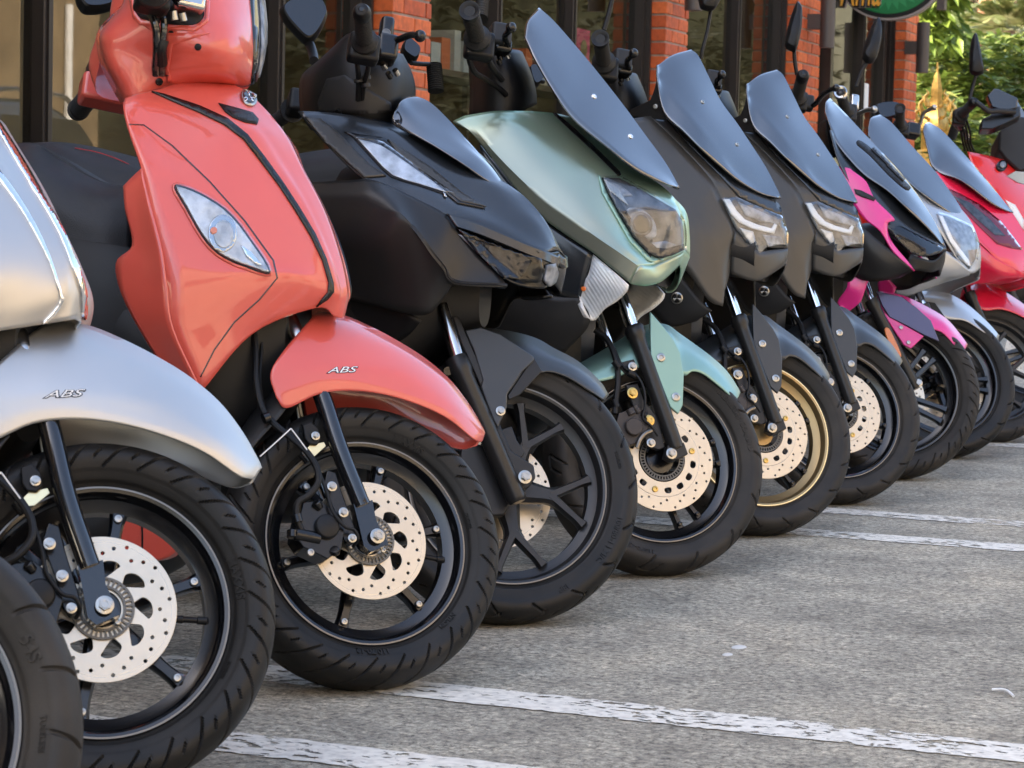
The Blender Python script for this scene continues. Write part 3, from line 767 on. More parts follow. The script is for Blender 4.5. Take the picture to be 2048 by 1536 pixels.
# ------------------------------------------------------------------ ground
def ground_mat():
    m = bpy.data.materials.new('worn_concrete'); m.use_nodes = True
    n = m.node_tree.nodes; l = m.node_tree.links; p = n['Principled BSDF']
    tc = n.new('ShaderNodeTexCoord')
    def noise_(sc, det=6, rough=.6, dist=0., vec=None):
        t = n.new('ShaderNodeTexNoise'); t.inputs['Scale'].default_value = sc; t.inputs['Detail'].default_value = det; t.inputs['Roughness'].default_value = rough; t.inputs['Distortion'].default_value = dist
        l.new(vec or tc.outputs['Object'], t.inputs['Vector']); return t
    def ramp(src, stops):
        r = n.new('ShaderNodeValToRGB'); e = r.color_ramp.elements
        e[0].position, e[0].color = stops[0][0], (*stops[0][1], 1); e[1].position, e[1].color = stops[-1][0], (*stops[-1][1], 1)
        for s in stops[1:-1]:
            q = e.new(s[0]); q.color = (*s[1], 1)
        l.new(src, r.inputs[0]); return r
    def mix(a, b_, fac, mode='MIX'):
        x = n.new('ShaderNodeMix'); x.data_type = 'RGBA'; x.blend_type = mode
        for s, v in ((6, a), (7, b_)):
            if isinstance(v, tuple): x.inputs[s].default_value = (*v, 1)
            else: l.new(v, x.inputs[s])
        if isinstance(fac, float): x.inputs[0].default_value = fac
        else: l.new(fac, x.inputs[0])
        return x.outputs[2]
    big = noise_(1.6, 5); mid = noise_(9, 7, .7); fine = noise_(70, 9, .84); grit = noise_(420, 3, .6)
    c = ramp(big.outputs['Fac'], [(.32, (.36, .32, .255)), (.5, (.47, .42, .335)), (.68, (.56, .485, .37))]).outputs[0]
    c = mix(c, ramp(mid.outputs['Fac'], [(.34, (.60, .60, .60)), (.6, (1.12, 1.12, 1.10))]).outputs[0], 1., 'MULTIPLY')
    c = mix(c, ramp(fine.outputs['Fac'], [(.39, (.20, .20, .20)), (.47, (.74, .74, .74)), (.55, (1.10, 1.10, 1.08)), (.64, (1.8, 1.77, 1.70))]).outputs[0], 1., 'MULTIPLY')
    v = n.new('ShaderNodeTexVoronoi'); v.inputs['Scale'].default_value = 190; l.new(tc.outputs['Object'], v.inputs['Vector'])
    st = ramp(v.outputs['Color'], [(.0, (.55, .55, .55)), (.5, (1., 1., 1.)), (.93, (1.05, 1.05, 1.05)), (.97, (1.8, 1.8, 1.75))])
    c = mix(c, st.outputs[0], .55, 'MULTIPLY')
    cr = n.new('ShaderNodeTexVoronoi'); cr.feature = 'DISTANCE_TO_EDGE'; cr.inputs['Scale'].default_value = 30
    d = noise_(30, 4); dv = n.new('ShaderNodeVectorMath'); dv.operation = 'MULTIPLY_ADD'; l.new(d.outputs['Color'], dv.inputs[0]); dv.inputs[1].default_value = (.05, .05, .05); l.new(tc.outputs['Object'], dv.inputs[2]); l.new(dv.outputs[0], cr.inputs['Vector'])
    crr = ramp(cr.outputs['Distance'], [(.0, (.22, .22, .22)), (.05, (1, 1, 1))])
    msk = ramp(mid.outputs['Fac'], [(.42, (0, 0, 0)), (.6, (.8, .8, .8))])
    c = mix(c, mix((1., 1., 1.), crr.outputs[0], msk.outputs[0]), 1., 'MULTIPLY')
    l.new(c, p.inputs['Base Color']); p.inputs['Roughness'].default_value = .8; p.inputs['Specular IOR Level'].default_value = .3
    b1 = n.new('ShaderNodeBump'); b1.inputs['Strength'].default_value = .9; b1.inputs['Distance'].default_value = .003; l.new(fine.outputs['Fac'], b1.inputs['Height'])
    b2 = n.new('ShaderNodeBump'); b2.inputs['Strength'].default_value = .5; b2.inputs['Distance'].default_value = .0015; l.new(grit.outputs['Fac'], b2.inputs['Height']); l.new(b1.outputs[0], b2.inputs['Normal'])
    b3 = n.new('ShaderNodeBump'); b3.inputs['Strength'].default_value = .4; b3.inputs['Distance'].default_value = .002; l.new(crr.outputs[0], b3.inputs['Height']); l.new(b2.outputs[0], b3.inputs['Normal'])
    l.new(b3.outputs[0], p.inputs['Normal'])
    return m
MT['ground'] = ground_mat()
g = mesh_from([(-400, -300, 0), (400, -300, 0), (400, 600, 0), (-400, 600, 0)], [(0, 1, 2, 3)], 'ground', False)
structure('ground', g, 'ground')

def paint_mat():
    """worn white line paint: chipped through to the slab"""
    m = bpy.data.materials.new('line_paint'); m.use_nodes = True
    n = m.node_tree.nodes; l = m.node_tree.links; p = n['Principled BSDF']; o = n['Material Output']
    tc = n.new('ShaderNodeTexCoord'); mp = n.new('ShaderNodeMapping'); mp.inputs['Scale'].default_value = (1., 1.6, 1.); l.new(tc.outputs['Object'], mp.inputs[0])
    t = n.new('ShaderNodeTexNoise'); t.inputs['Scale'].default_value = 34; t.inputs['Detail'].default_value = 9; t.inputs['Roughness'].default_value = .62; t.inputs['Distortion'].default_value = .4; l.new(mp.outputs[0], t.inputs['Vector'])
    t2 = n.new('ShaderNodeTexNoise'); t2.inputs['Scale'].default_value = 3.2; t2.inputs['Detail'].default_value = 3; l.new(tc.outputs['Object'], t2.inputs['Vector'])
    a = n.new('ShaderNodeMath'); a.operation = 'MULTIPLY_ADD'; l.new(t2.outputs['Fac'], a.inputs[0]); a.inputs[1].default_value = .45; l.new(t.outputs['Fac'], a.inputs[2])
    r = n.new('ShaderNodeValToRGB'); r.color_ramp.elements[0].position = .765; r.color_ramp.elements[1].position = .80; l.new(a.outputs[0], r.inputs[0])
    t3 = n.new('ShaderNodeTexNoise'); t3.inputs['Scale'].default_value = 60; t3.inputs['Detail'].default_value = 5; l.new(tc.outputs['Object'], t3.inputs['Vector'])
    r3 = n.new('ShaderNodeValToRGB'); r3.color_ramp.elements[0].position = .3; r3.color_ramp.elements[0].color = (.58, .53, .45, 1); r3.color_ramp.elements[1].position = .6; r3.color_ramp.elements[1].color = (.80, .74, .63, 1); l.new(t3.outputs['Fac'], r3.inputs[0]); l.new(r3.outputs[0], p.inputs['Base Color'])
    bp = n.new('ShaderNodeBump'); bp.inputs['Strength'].default_value = .5; bp.inputs['Distance'].default_value = .002; l.new(t3.outputs['Fac'], bp.inputs['Height']); l.new(bp.outputs[0], p.inputs['Normal'])
    p.inputs['Roughness'].default_value = .6
    tr = n.new('ShaderNodeBsdfTransparent'); mx = n.new('ShaderNodeMixShader'); l.new(r.outputs[0], mx.inputs[0]); l.new(p.outputs[0], mx.inputs[1]); l.new(tr.outputs[0], mx.inputs[2]); l.new(mx.outputs[0], o.inputs['Surface'])
    return m
MT['linepaint'] = paint_mat()
def gpt(px, py):
    d = CFW+CR*(px-1024)/F_PX-CU*(py-768)/F_PX
    k = -CO[2]/d[2]; return CO+d*k
def bay_line(name, pa, pb, label):
    """pa, pb: photo points on the two edges of the line; it runs along the scooters' direction"""
    ya = gpt(*pa)[1]; yb = gpt(*pb)[1]; x0, x1 = -3.6, 2.2
    n = 420; vs = []
    rr = random.Random(hash(name) % 1000)
    for i in range(n+1):
        x = x0+(x1-x0)*i/n
        vs += [(x, min(ya, yb)+rr.uniform(-.004, .004)*(.4+rr.random()), .0018), (x, max(ya, yb)+rr.uniform(-.004, .004)*(.4+rr.random()), .0018)]
    fs = [(2*i, 2*i+2, 2*i+3, 2*i+1) for i in range(n)]
    o = structure('parking_line', mesh_from(vs, fs, 'line', False), 'linepaint', label)
bay_line('a', (1100, 1391.2), (1100, 1425), None)
bay_line('b', (564.6, 1477), (564.6, 1519), None)
bay_line('c', (1846, 1030), (1846, 1041), None)
bay_line('d', (1820, 1074), (1820, 1087.5), None)
bay_line('e', (2048, 888.3), (2048, 896.2), None)
# ------------------------------------------------------------------ shop front
def brick_mat():
    m = bpy.data.materials.new('orange_brick'); m.use_nodes = True
    n = m.node_tree.nodes; l = m.node_tree.links; p = n['Principled BSDF']
    oi = n.new('ShaderNodeObjectInfo'); r = n.new('ShaderNodeValToRGB'); l.new(oi.outputs['Random'], r.inputs[0])
    e = r.color_ramp.elements; e[0].color = (.46, .075, .016, 1); e[1].color = (.70, .150, .030, 1); q = e.new(.5); q.color = (.58, .110, .020, 1)
    tc = n.new('ShaderNodeTexCoord'); t = n.new('ShaderNodeTexNoise'); t.inputs['Scale'].default_value = 30; t.inputs['Detail'].default_value = 8; l.new(tc.outputs['Object'], t.inputs['Vector'])
    mx = n.new('ShaderNodeMix'); mx.data_type = 'RGBA'; mx.blend_type = 'MULTIPLY'; mx.inputs[0].default_value = .8
    r2 = n.new('ShaderNodeValToRGB'); r2.color_ramp.elements[0].position = .3; r2.color_ramp.elements[0].color = (.6, .55, .5, 1); r2.color_ramp.elements[1].position = .65; r2.color_ramp.elements[1].color = (1.15, 1.1, 1.1, 1); l.new(t.outputs['Fac'], r2.inputs[0])
    l.new(r.outputs[0], mx.inputs[6]); l.new(r2.outputs[0], mx.inputs[7]); l.new(mx.outputs[2], p.inputs['Base Color']); p.inputs['Roughness'].default_value = .62
    b = n.new('ShaderNodeBump'); b.inputs['Strength'].default_value = .5; b.inputs['Distance'].default_value = .003; l.new(t.outputs['Fac'], b.inputs['Height']); l.new(b.outputs[0], p.inputs['Normal'])
    return m
MT['brick'] = brick_mat()
MT['mortar'] = mat('mortar', (.36, .27, .21), .85, bump=.5, bscale=150, nscale=8, nvar=.3)
MT['frame'] = mat('bronze_frame', (.028, .021, .017), .38, metal=.3, rvar=.05)
MT['lampbody'] = mat('brown_lamp', (.065, .050, .043), .45, rvar=.05)
MT['glasspane'] = glassmat('window_glass', (.80, .82, .80), .012, 1.55)
MT['tan'] = mat('tan_render', (.26, .185, .10), .85, bump=.3, bscale=30, nscale=2.5, nvar=.35)
MT['curtain'] = mat('brown_curtain', (.34, .25, .13), .8, nscale=3, nvar=.3)
MT['cream'] = mat('cream_render', (.28, .235, .18), .85, bump=.3, bscale=20, nscale=1.2, nvar=.2)
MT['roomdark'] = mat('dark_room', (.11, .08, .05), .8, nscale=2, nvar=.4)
MT['wood'] = mat('dark_wood', (.10, .055, .03), .5, nscale=6, nvar=.5)
XF = -4.30
def boxobj(name, x0, x1, y0, y1, z0, z1, m, parent=None, bev=0., kind=None):
    bm = bmesh.new(); box(bm, ((x0+x1)/2, (y0+y1)/2, (z0+z1)/2), (x1-x0, y1-y0, z1-z0))
    o = link(name, bm_mesh(bm, name, smooth=False), m, parent)
    if bev: bevel(o, bev)
    if kind: o['kind'] = kind
    return o
PIL = [(5.55, 5.97), (9.14, 9.53), (12.69, 13.08), (15.41, 15.95), (18.48, 18.91)]
bl, bh, bw, jt = .215, .064, .105, .011
bm = bmesh.new(); box(bm, (0, 0, 0), (bl, bw, bh)); bmesh.ops.bevel(bm, geom=bm.edges[:], offset=.003, segments=1, affect='EDGES'); BRK = bm_mesh(bm, 'brick', smooth=False)
PL = ['hidden behind the silver scooter', 'beside the window with the red boxes', 'behind the tall windscreens with a lamp on its right edge', 'left of the green shop sign', 'at the far corner of the shop, under the green sign']
rb = random.Random(3)
for k, (y0, y1) in enumerate(PIL):
    dp = .235
    e = bpy.data.objects.new('brick_pillar', None); COL.objects.link(e); e.location = (XF-dp/2, (y0+y1)/2, 0)
    thing(e, 'orange brick pillar '+PL[k], 'pillar', 'brick pillars of the shop front')
    Ei = Matrix.Translation((-(XF-dp/2), -(y0+y1)/2, 0))
    boxobj('mortar', XF-dp+.006, XF-.007, y0+.007, y1-.007, 0, 3.9, 'mortar', e).matrix_basis = Ei
    z = .02; c = 0
    zmax = 3.0
    while z < zmax:
        W = y1-y0; full = z > .55
        # front face bricks (long side along Y) and the side returns
        offs = 0 if c % 2 == 0 else -.11
        if full:
            y = y0+offs
            while y < y1-.02:
                a = max(y, y0); b_ = min(y+bl, y1)
                if b_-a > .03:
                    o = link('brick', BRK, 'brick', e, auto=0)
                    o.matrix_basis = Ei @ T4(XF-bw/2+rb.uniform(-.002, .002), (a+b_)/2, z+bh/2) @ Matrix.Rotation(PI/2, 4, 'Z') @ Matrix.Diagonal(((b_-a)/bl, 1, 1, 1))
                y += bl+jt
            # side return facing the camera
            x1 = XF-bw-jt; x0_ = XF-dp
            o = link('brick', BRK, 'brick', e, auto=0); o.matrix_basis = Ei @ T4((x0_+x1)/2, y0+.05, z+bh/2) @ Matrix.Diagonal(((x1-x0_)/bl, 1, 1, 1))
        z += bh+jt; c += 1
# lower wall, lintel and roof slab of the shop
boxobj('upper_wall', XF-.6, XF-.10, -14, 18.95, 3.3, 3.9, 'tan', kind='structure')
thing(bpy.data.objects['upper_wall'], 'plain upper wall of the shop above its windows', 'wall')
del bpy.data.objects['upper_wall']['kind']
u2 = boxobj('shade_storey', -12, XF-.12, -14, 11.5, 3.92, 7.6, 'tan'); thing(u2, 'unseen upper storey added over the left half of the shop to shade the scooters', 'wall')  # unseen block, height and extent set to shade the scooters, not the garden
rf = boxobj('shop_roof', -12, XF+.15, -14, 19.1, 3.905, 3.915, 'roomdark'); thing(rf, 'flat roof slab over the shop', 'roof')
bk = boxobj('back_wall', -12, -11.8, -14, 19, 0, 3.9, 'tan'); thing(bk, 'rear wall of the shop behind the display room', 'wall')
sw = boxobj('side_wall', -12, XF-.3, 18.6, 18.8, 0, 3.9, 'tan'); thing(sw, 'end wall of the shop next to the garden', 'wall')
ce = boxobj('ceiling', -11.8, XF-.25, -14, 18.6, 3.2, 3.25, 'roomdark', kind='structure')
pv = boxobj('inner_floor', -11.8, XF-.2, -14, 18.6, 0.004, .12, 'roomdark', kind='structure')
# window bays: sill, head, mullions, panes
def ypx(px, X, py=110):
    d = CFW+CR*(px-1024)/F_PX-CU*(py-768)/F_PX; return X/d[0]*d[1]
XG = XF-.16
bays = [(1.5, 5.55, [3.5, 4.6]), (5.97, 9.14, [ypx(71, XG), ypx(541, XG)]), (9.53, 12.69, [ypx(979, XG), ypx(1130, XG)]), (13.08, 15.41, [ypx(1462, XG)]), (15.95, 18.48, [ypx(1715, XG), ypx(1757, XG)])]
BL = ['behind the silver scooter', 'behind the coral scooter', 'with shelves of red boxes inside', 'between the two middle brick pillars', 'under the green shop sign']
for k, (y0, y1, mids) in enumerate(bays):
    e = bpy.data.objects.new('shop_window', None); COL.objects.link(e); e.location = (XG, (y0+y1)/2, 0); I = Matrix.Translation((-XG, -(y0+y1)/2, 0))
    thing(e, 'dark framed shop window '+BL[k], 'window', 'shop windows')
    def fb(name, *a, **q):
        o = boxobj(name, *a, **q); o.parent = e; o.matrix_basis = I; return o
    fb('frame', XG-.03, XG+.045, y0, y1, .12, .20, 'frame'); fb('frame', XG-.03, XG+.045, y0, y1, 3.15, 3.3, 'frame')
    ed = [y0, y1]
    for m_ in mids:
        fb('mullion', XG-.030, XG+.050, m_-.028, m_+.028, .20, 3.15, 'frame', bev=.003)
        fb('mullion', XG+.050, XG+.058, m_-.010, m_+.010, .20, 3.15, 'frame')
    fb('mullion', XG-.030, XG+.055, y0+.001, y0+.07, .20, 3.15, 'frame'); fb('mullion', XG-.030, XG+.055, y1-.085, y1-.001, .20, 3.15, 'frame'); fb('mullion', XG-.030, XG+.085, y1-.050, y1-.030, .20, 3.15, 'frame')
    ys = [y0+.07]+[v for m_ in mids for v in (m_-.028, m_+.028)]+[y1-.085]
    for a, b_ in zip(ys[::2], ys[1::2]): fb('pane', XG-.004, XG+.004, a, b_, .20, 3.15, 'glasspane')
# room behind the glass
cu = boxobj('partition', -5.6, -5.5, -3, 9.6, .12, 3.2, 'tan'); thing(cu, 'tan partition standing close behind the left windows', 'partition')
sf = bpy.data.objects.new('display_shelf', None); COL.objects.link(sf); sf.location = (-4.66, 11.1, .12); thing(sf, 'dark wooden shelf stacked with red and white boxes inside the shop window', 'shelf')
IS = Matrix.Translation((4.66, -11.1, -.12))
for z in (.5, .95, 1.40): 
    o = boxobj('shelf_board', -4.82, -4.56, 9.66, 12.55, z, z+.03, 'wood', sf); o.matrix_basis = IS
for y in (9.66, 11.1, 12.52):
    o = boxobj('upright', -4.83, -4.80, y, y+.03, .12, 2.0, 'wood', sf); o.matrix_basis = IS
BC = [('pack_red', (.60, .05, .03)), ('pack_cream', (.70, .58, .42)), ('pack_white', (.62, .60, .55)), ('pack_maroon', (.22, .07, .06)), ('pack_orange', (.72, .16, .05))]
for n_, c in BC: MT[n_] = mat(n_, c, .4)
y = 9.75; k = 0; nb = -1
ORD = 'first second third fourth fifth sixth seventh eighth ninth tenth eleventh twelfth thirteenth fourteenth fifteenth sixteenth seventeenth eighteenth nineteenth twentieth'.split()+['twenty-%s' % q for q in ('first', 'second', 'third', 'fourth', 'fifth', 'sixth', 'seventh', 'eighth', 'ninth')]
bm = bmesh.new(); box(bm, (0, 0, .5), (1, 1, 1)); BX = bm_mesh(bm, 'b', smooth=False)
while y < 12.4:
    wv = rb.uniform(.07, .15); hh = rb.uniform(.11, .20)
    c = BC[rb.randrange(5)][0]
    me = shared(('bx', c), lambda: (lambda q: (q.materials.append(MT[c]), q)[1])(BX.copy()))
    o = link('box', me, None, auto=0); o.location = (-4.66, y+wv/2, 1.43); o.scale = (.14, wv*.95, hh)
    nb += 1; thing(o, '%s box on the display shelf, the %s from the brick pillar' % (dict(pack_red='bright red', pack_cream='cream', pack_white='white', pack_maroon='dark maroon', pack_orange='orange')[c], ORD[nb]), 'box', 'boxed goods on the display shelf')
    y += wv+rb.uniform(.0, .05)
po = bpy.data.objects.new('poster', None); COL.objects.link(po); po.location = (XG-.03, ypx(1163, XG-.03), 1.6); thing(po, 'pink poster with a yellow splash inside the shop window', 'poster')
MT['posterpink'] = mat('poster_pink', (.62, .06, .14), .4); MT['posteryellow'] = mat('poster_yellow', (.80, .55, .16), .4); MT['posterbrown'] = mat('poster_brown', (.25, .17, .06), .4)
ya, yb = ypx(1146, XG-.03), ypx(1179, XG-.03)
o = boxobj('sheet', XG-.034, XG-.030, ya, yb, 1.22, 1.745, 'posterpink', po); o.matrix_basis = Matrix.Translation((-po.location.x, -po.location.y, -1.6))
st = []
for i in range(18):
    a = 2*PI*i/18; r = (.16 if i % 2 == 0 else .07)*(1+.3*math.sin(i*5)); st.append((ya+.14+r*math.cos(a)*.8, 1.45+r*math.sin(a)*1.1))
o = link('splash', mesh_from([(XG-.0285, q[0], q[1]) for q in st], [tuple(range(18))], 's', False), 'posteryellow', po); o.matrix_basis = Matrix.Translation((-po.location.x, -po.location.y, -1.6))
st = circle2(yb-.09, 1.64, .05, 20); o = link('seal', mesh_from([(XG-.0285, q[0], q[1]) for q in st], [tuple(range(20))], 's', False), 'posterbrown', po); o.matrix_basis = Matrix.Translation((-po.location.x, -po.location.y, -1.6))
# lamps, plaque
for k, (px, z0, z1) in enumerate(((1384, 1.915, 2.35), (1653, 1.92, 2.27), (1845, 1.94, 2.33), (868, 2.0, 2.35))):
    X = XF+.13; y = ypx(px, X)
    bm = bmesh.new(); lathe(bm, [(0, .040), (.001, .050), (z1-z0-.001, .050), (z1-z0, .040)], 28, (X, y, z0), (0, 0, 1)); 
    o = link('wall_lamp', bm_mesh(bm, 'lamp'), 'lampbody'); thing(o, ['brown cylindrical wall lamp at the top edge of the photo, on the second pillar', 'brown cylindrical wall lamp below the left end of the sign', 'brown cylindrical wall lamp at the garden corner', 'brown cylindrical wall lamp above the red boxes'][k], 'wall lamp', 'cylindrical wall lamps')
    b_ = boxobj('bracket', XF-.004, X-.04, y-.035, y+.035, (z0+z1)/2-.05, (z0+z1)/2+.05, 'lampbody', o)
ypl = ypx(1751, XG+.11)
pq = boxobj('door_plaque', XG+.055, XG+.062, ypl-.10, ypl+.02, 1.60, 1.81, 'white'); thing(pq, 'small white plaque on the window frame near the far corner', 'plaque')
# hanging sign
MT['signgreen'] = mat('sign_green', (.012, .16, .045), .35); MT['signleaf'] = mat('sign_leaf', (.03, .24, .08), .35); MT['signblack'] = mat('sign_black', (.006, .006, .006), .35)
MT['signrim'] = mat('sign_rim', (.32, .27, .25), .4); MT['signyellow'] = mat('sign_yellow', (.78, .36, .04), .35)
ys_ = 17.15; XS = XF+.62
sg = bpy.data.objects.new('shop_sign', None); COL.objects.link(sg); sg.location = (XS, ys_, 2.0)
thing(sg, 'oval green shop sign with yellow lettering hanging from a black bracket', 'sign')
def spt(px, py, dy=0.):
    d = CFW+CR*(px-1024)/F_PX-CU*(py-768)/F_PX; k = (ys_-CO[1])/d[1]; P = CO+d*k; return (P[0], P[2])
cx, cz = spt(1783, -52); rx = spt(1893, -52)[0]-cx; rz = cz-spt(1783, 41)[1]
IG = Matrix.Translation((-XS, -ys_, -2.0))
def oval(s, y, th, m, name):
    me = curve_plate([(cx+rx*s*math.cos(a), cz+rz*s*math.sin(a)) for a in np.linspace(0, 2*PI, 73)[:-1]], [], th, .003); v = get_v(me)
    set_v(me, np.stack([v[:, 0], y+v[:, 2], v[:, 1]], 1)); o = link(name, me, m, sg); o.matrix_basis = IG; return o
oval(1., ys_, .07, 'signrim', 'rim'); oval(.955, ys_-.036, .01, 'signblack', 'border'); oval(.87, ys_-.043, .008, 'signgreen', 'panel')
rs = random.Random(5)
for i in range(13):
    a = rad(196+i*12.3); r0, r1 = .15, .80; x0, z0 = cx+rx*r0*math.cos(a)*1.2, cz+rz*.30*math.sin(a); x1, z1 = cx+rx*r1*math.cos(a), cz+rz*r1*math.sin(a)
    d = np.array([x1-x0, z1-z0]); nn = np.array([-d[1], d[0]])*.16
    pts = [(x0, z0), (x0+d[0]*.5+nn[0], z0+d[1]*.5+nn[1]), (x1, z1), (x0+d[0]*.5-nn[0], z0+d[1]*.5-nn[1])]
    o = link('leaf', mesh_from([(q[0], ys_-.0505, q[1]) for q in smooth2(pts, 4, (0, 2))], [tuple(range(16))], 'l', False), 'signleaf', sg); o.matrix_basis = IG
def sign_text(s, cxp, cyp, wpx, hpx, m, y, bold):
    me = text_mesh(s, 1, .01, .0, bold=bold, shear=.12); v = get_v(me).copy(); x0, x1, y0, y1 = v[:, 0].min(), v[:, 0].max(), v[:, 1].min(), v[:, 1].max()
    A = spt(cxp-wpx/2, cyp); Bq = spt(cxp+wpx/2, cyp); H_ = spt(cxp, cyp-hpx/2)[1]-spt(cxp, cyp+hpx/2)[1]
    v2 = np.stack([A[0]+(v[:, 0]-x0)/(x1-x0)*(Bq[0]-A[0]), y-v[:, 2], (A[1]+Bq[1])/2+((v[:, 1]-y0)/(y1-y0)-.5)*H_], 1); set_v(me, v2)
    o = link('lettering', me, m, sg, auto=0); o.matrix_basis = IG
sign_text('Ama', 1726, -24, 84, 84, 'signrim', ys_-.045, .09); sign_text('Ama', 1726, -24, 82, 82, 'signblack', ys_-.056, .06); sign_text('Ama', 1726, -24, 80, 76, 'signyellow', ys_-.067, .0)
o = boxobj('bracket', XF-.01, cx-.06, ys_-.03, ys_+.03, spt(1700, 6)[1], spt(1700, -6)[1]+.02, 'frame', sg); o.matrix_basis = IG
o = boxobj('bracket', cx+rx*.86, cx+rx+.0, ys_-.03, ys_+.05, spt(1880, 20)[1], spt(1880, -8)[1], 'lampbody', sg); o.matrix_basis = IG
dp_ = boxobj('downpipe', XF-.02, XF+.06, 16.02, 16.09, 0, 3.3, 'frame'); thing(dp_, 'black downpipe beside the brick pillar left of the sign', 'pipe')

# ------------------------------------------------------------------ across the yard (seen only in reflections)
cb = bpy.data.objects.new('cream_building', None); COL.objects.link(cb); cb.location = (16, -6, 0); thing(cb, 'cream rendered building across the yard, seen only in reflections', 'building')
IC = Matrix.Translation((-16, 6, 0))
for (n_, a) in (('wall', (16, 24, -26, 12, 0, 12)), ('roof', (15.6, 24, -26.4, 12.4, 12.004, 12.25))):
    o = boxobj(n_, *a, 'cream' if n_ == 'wall' else 'roomdark', cb); o.matrix_basis = IC
for i in range(8):
    for j in range(2):
        o = boxobj('window', 15.95, 15.995, -24+i*4.6, -22.4+i*4.6, 1.0+j*4, 2.6+j*4, 'lampdark', cb); o.matrix_basis = IC
tw = boxobj('boundary_wall', 8.0, 8.3, 13, 27, 0, 3.4, 'tan'); thing(tw, 'tan boundary wall reflected in the shop windows', 'wall')
pw = link('drain_pipe', tube_mesh([(7.94, 26.2, 0), (7.94, 26.2, 2), (7.94, 26.2, 3.3)], .05), 'white'); thing(pw, 'white drain pipe on the boundary wall, mirrored in the left window', 'pipe')
def simple_car(x, y, rz, m, label):
    e = bpy.data.objects.new('parked_car', None); COL.objects.link(e); e.location = (x, y, 0); e.rotation_euler = (0, 0, rz); thing(e, label, 'car')
    prof = [(-2.2, .35), (-2.25, .75), (-2.1, 1.0), (-1.75, 1.08), (-1.3, 1.55), (-.6, 1.66), (.4, 1.62), (1.15, 1.12), (2.0, .95), (2.25, .7), (2.2, .35)]
    rows = []
    for yy, s in ((-.86, .0), (-.88, .35), (-.80, .75), (-.66, .96), (0, 1.0)):
        rows.append([(px_*(1-.02*s), yy if pz < 1.1 else yy*.82, .35+(pz-.35)*(s if s > 0 else 0)) for px_, pz in prof])
    D = grid_dense(np.array(rows), 3, 3); F = D.copy(); F[..., 1] *= -1
    me = grid_mesh(np.concatenate([D, F[::-1][1:]], 0)); link('body', me, m, e)
    for sx in (-1.35, 1.4):
        for sy in (-.80, .80):
            bm = bmesh.new(); cyl(bm, (sx, sy-.1, .32), (sx, sy+.1, .32), .32, None, 28); link('wheel', bm_mesh(bm), 'rubber', e)
    for sy in (-.62, .62):
        o = link('roof_rail', tube_mesh([(-1.2, sy, 1.60), (-.9, sy, 1.70), (.2, sy, 1.70), (.5, sy, 1.62)], .022), 'steel', e)
    for sy in (-.74, .74):
        link('window', mesh_from([(-1.55, sy*1.02, 1.12), (-1.2, sy*.965, 1.48), (.35, sy*.965, 1.50), (.95, sy*1.02, 1.14)], [(0, 1, 2, 3)], 'w'), 'gloss', e)
MT['carpaint'] = mat('car_paint', (.10, .11, .12), .3, metal=.4, coat=1.)
simple_car(3.2, 17.5, rad(80), 'carpaint', 'dark grey car with roof rails parked out of frame, mirrored in the windows')
simple_car(3.6, 12.3, rad(75), 'silver', 'silver car parked out of frame, mirrored in the windows')
# ------------------------------------------------------------------ garden and hillside beyond the shop
def leafmat(name, cols, rough=.45):
    m = bpy.data.materials.new(name); m.use_nodes = True
    n = m.node_tree.nodes; l = m.node_tree.links; p = n['Principled BSDF']; o = n['Material Output']
    g = n.new('ShaderNodeNewGeometry'); r = n.new('ShaderNodeValToRGB'); l.new(g.outputs['Random Per Island'], r.inputs[0])
    e = r.color_ramp.elements; e[0].color = (*cols[0], 1); e[1].color = (*cols[-1], 1)
    for i, c in enumerate(cols[1:-1]):
        q = e.new((i+1)/(len(cols)-1)); q.color = (*c, 1)
    l.new(r.outputs[0], p.inputs['Base Color']); p.inputs['Roughness'].default_value = rough
    t = n.new('ShaderNodeBsdfTranslucent'); l.new(r.outputs[0], t.inputs[0]); mx = n.new('ShaderNodeMixShader'); mx.inputs[0].default_value = .3
    l.new(p.outputs[0], mx.inputs[1]); l.new(t.outputs[0], mx.inputs[2]); l.new(mx.outputs[0], o.inputs['Surface']); return m
MT['leaf'] = leafmat('shrub_leaves', [(.06, .095, .02), (.11, .17, .03), (.17, .22, .045), (.07, .11, .02), (.27, .28, .07)])
MT['leaf2'] = leafmat('fresh_leaves', [(.09, .15, .02), (.15, .22, .03), (.21, .28, .05)])
MT['leaf3'] = leafmat('hill_leaves', [(.045, .065, .025), (.075, .095, .04), (.10, .115, .05), (.055, .075, .035)], .6)
MT['leafdark'] = leafmat('dark_leaves', [(.018, .022, .010), (.030, .034, .014)], .7)
MT['palm'] = leafmat('palm_leaves', [(.08, .11, .03), (.14, .16, .05), (.17, .17, .07)])
MT['bark'] = mat('bark', (.16, .11, .07), .8, nscale=9, nvar=.4)
MT['redbark'] = mat('red_bark', (.30, .13, .07), .8, nscale=9, nvar=.4)
MT['hill'] = mat('hill_ground', (.13, .13, .09), .95, nscale=.3, nvar=.45)
MT['goldleaf'] = mat('gold_paint', (.80, .50, .14), .34, metal=.75, nscale=40, nvar=.35, bump=.3, bscale=60)
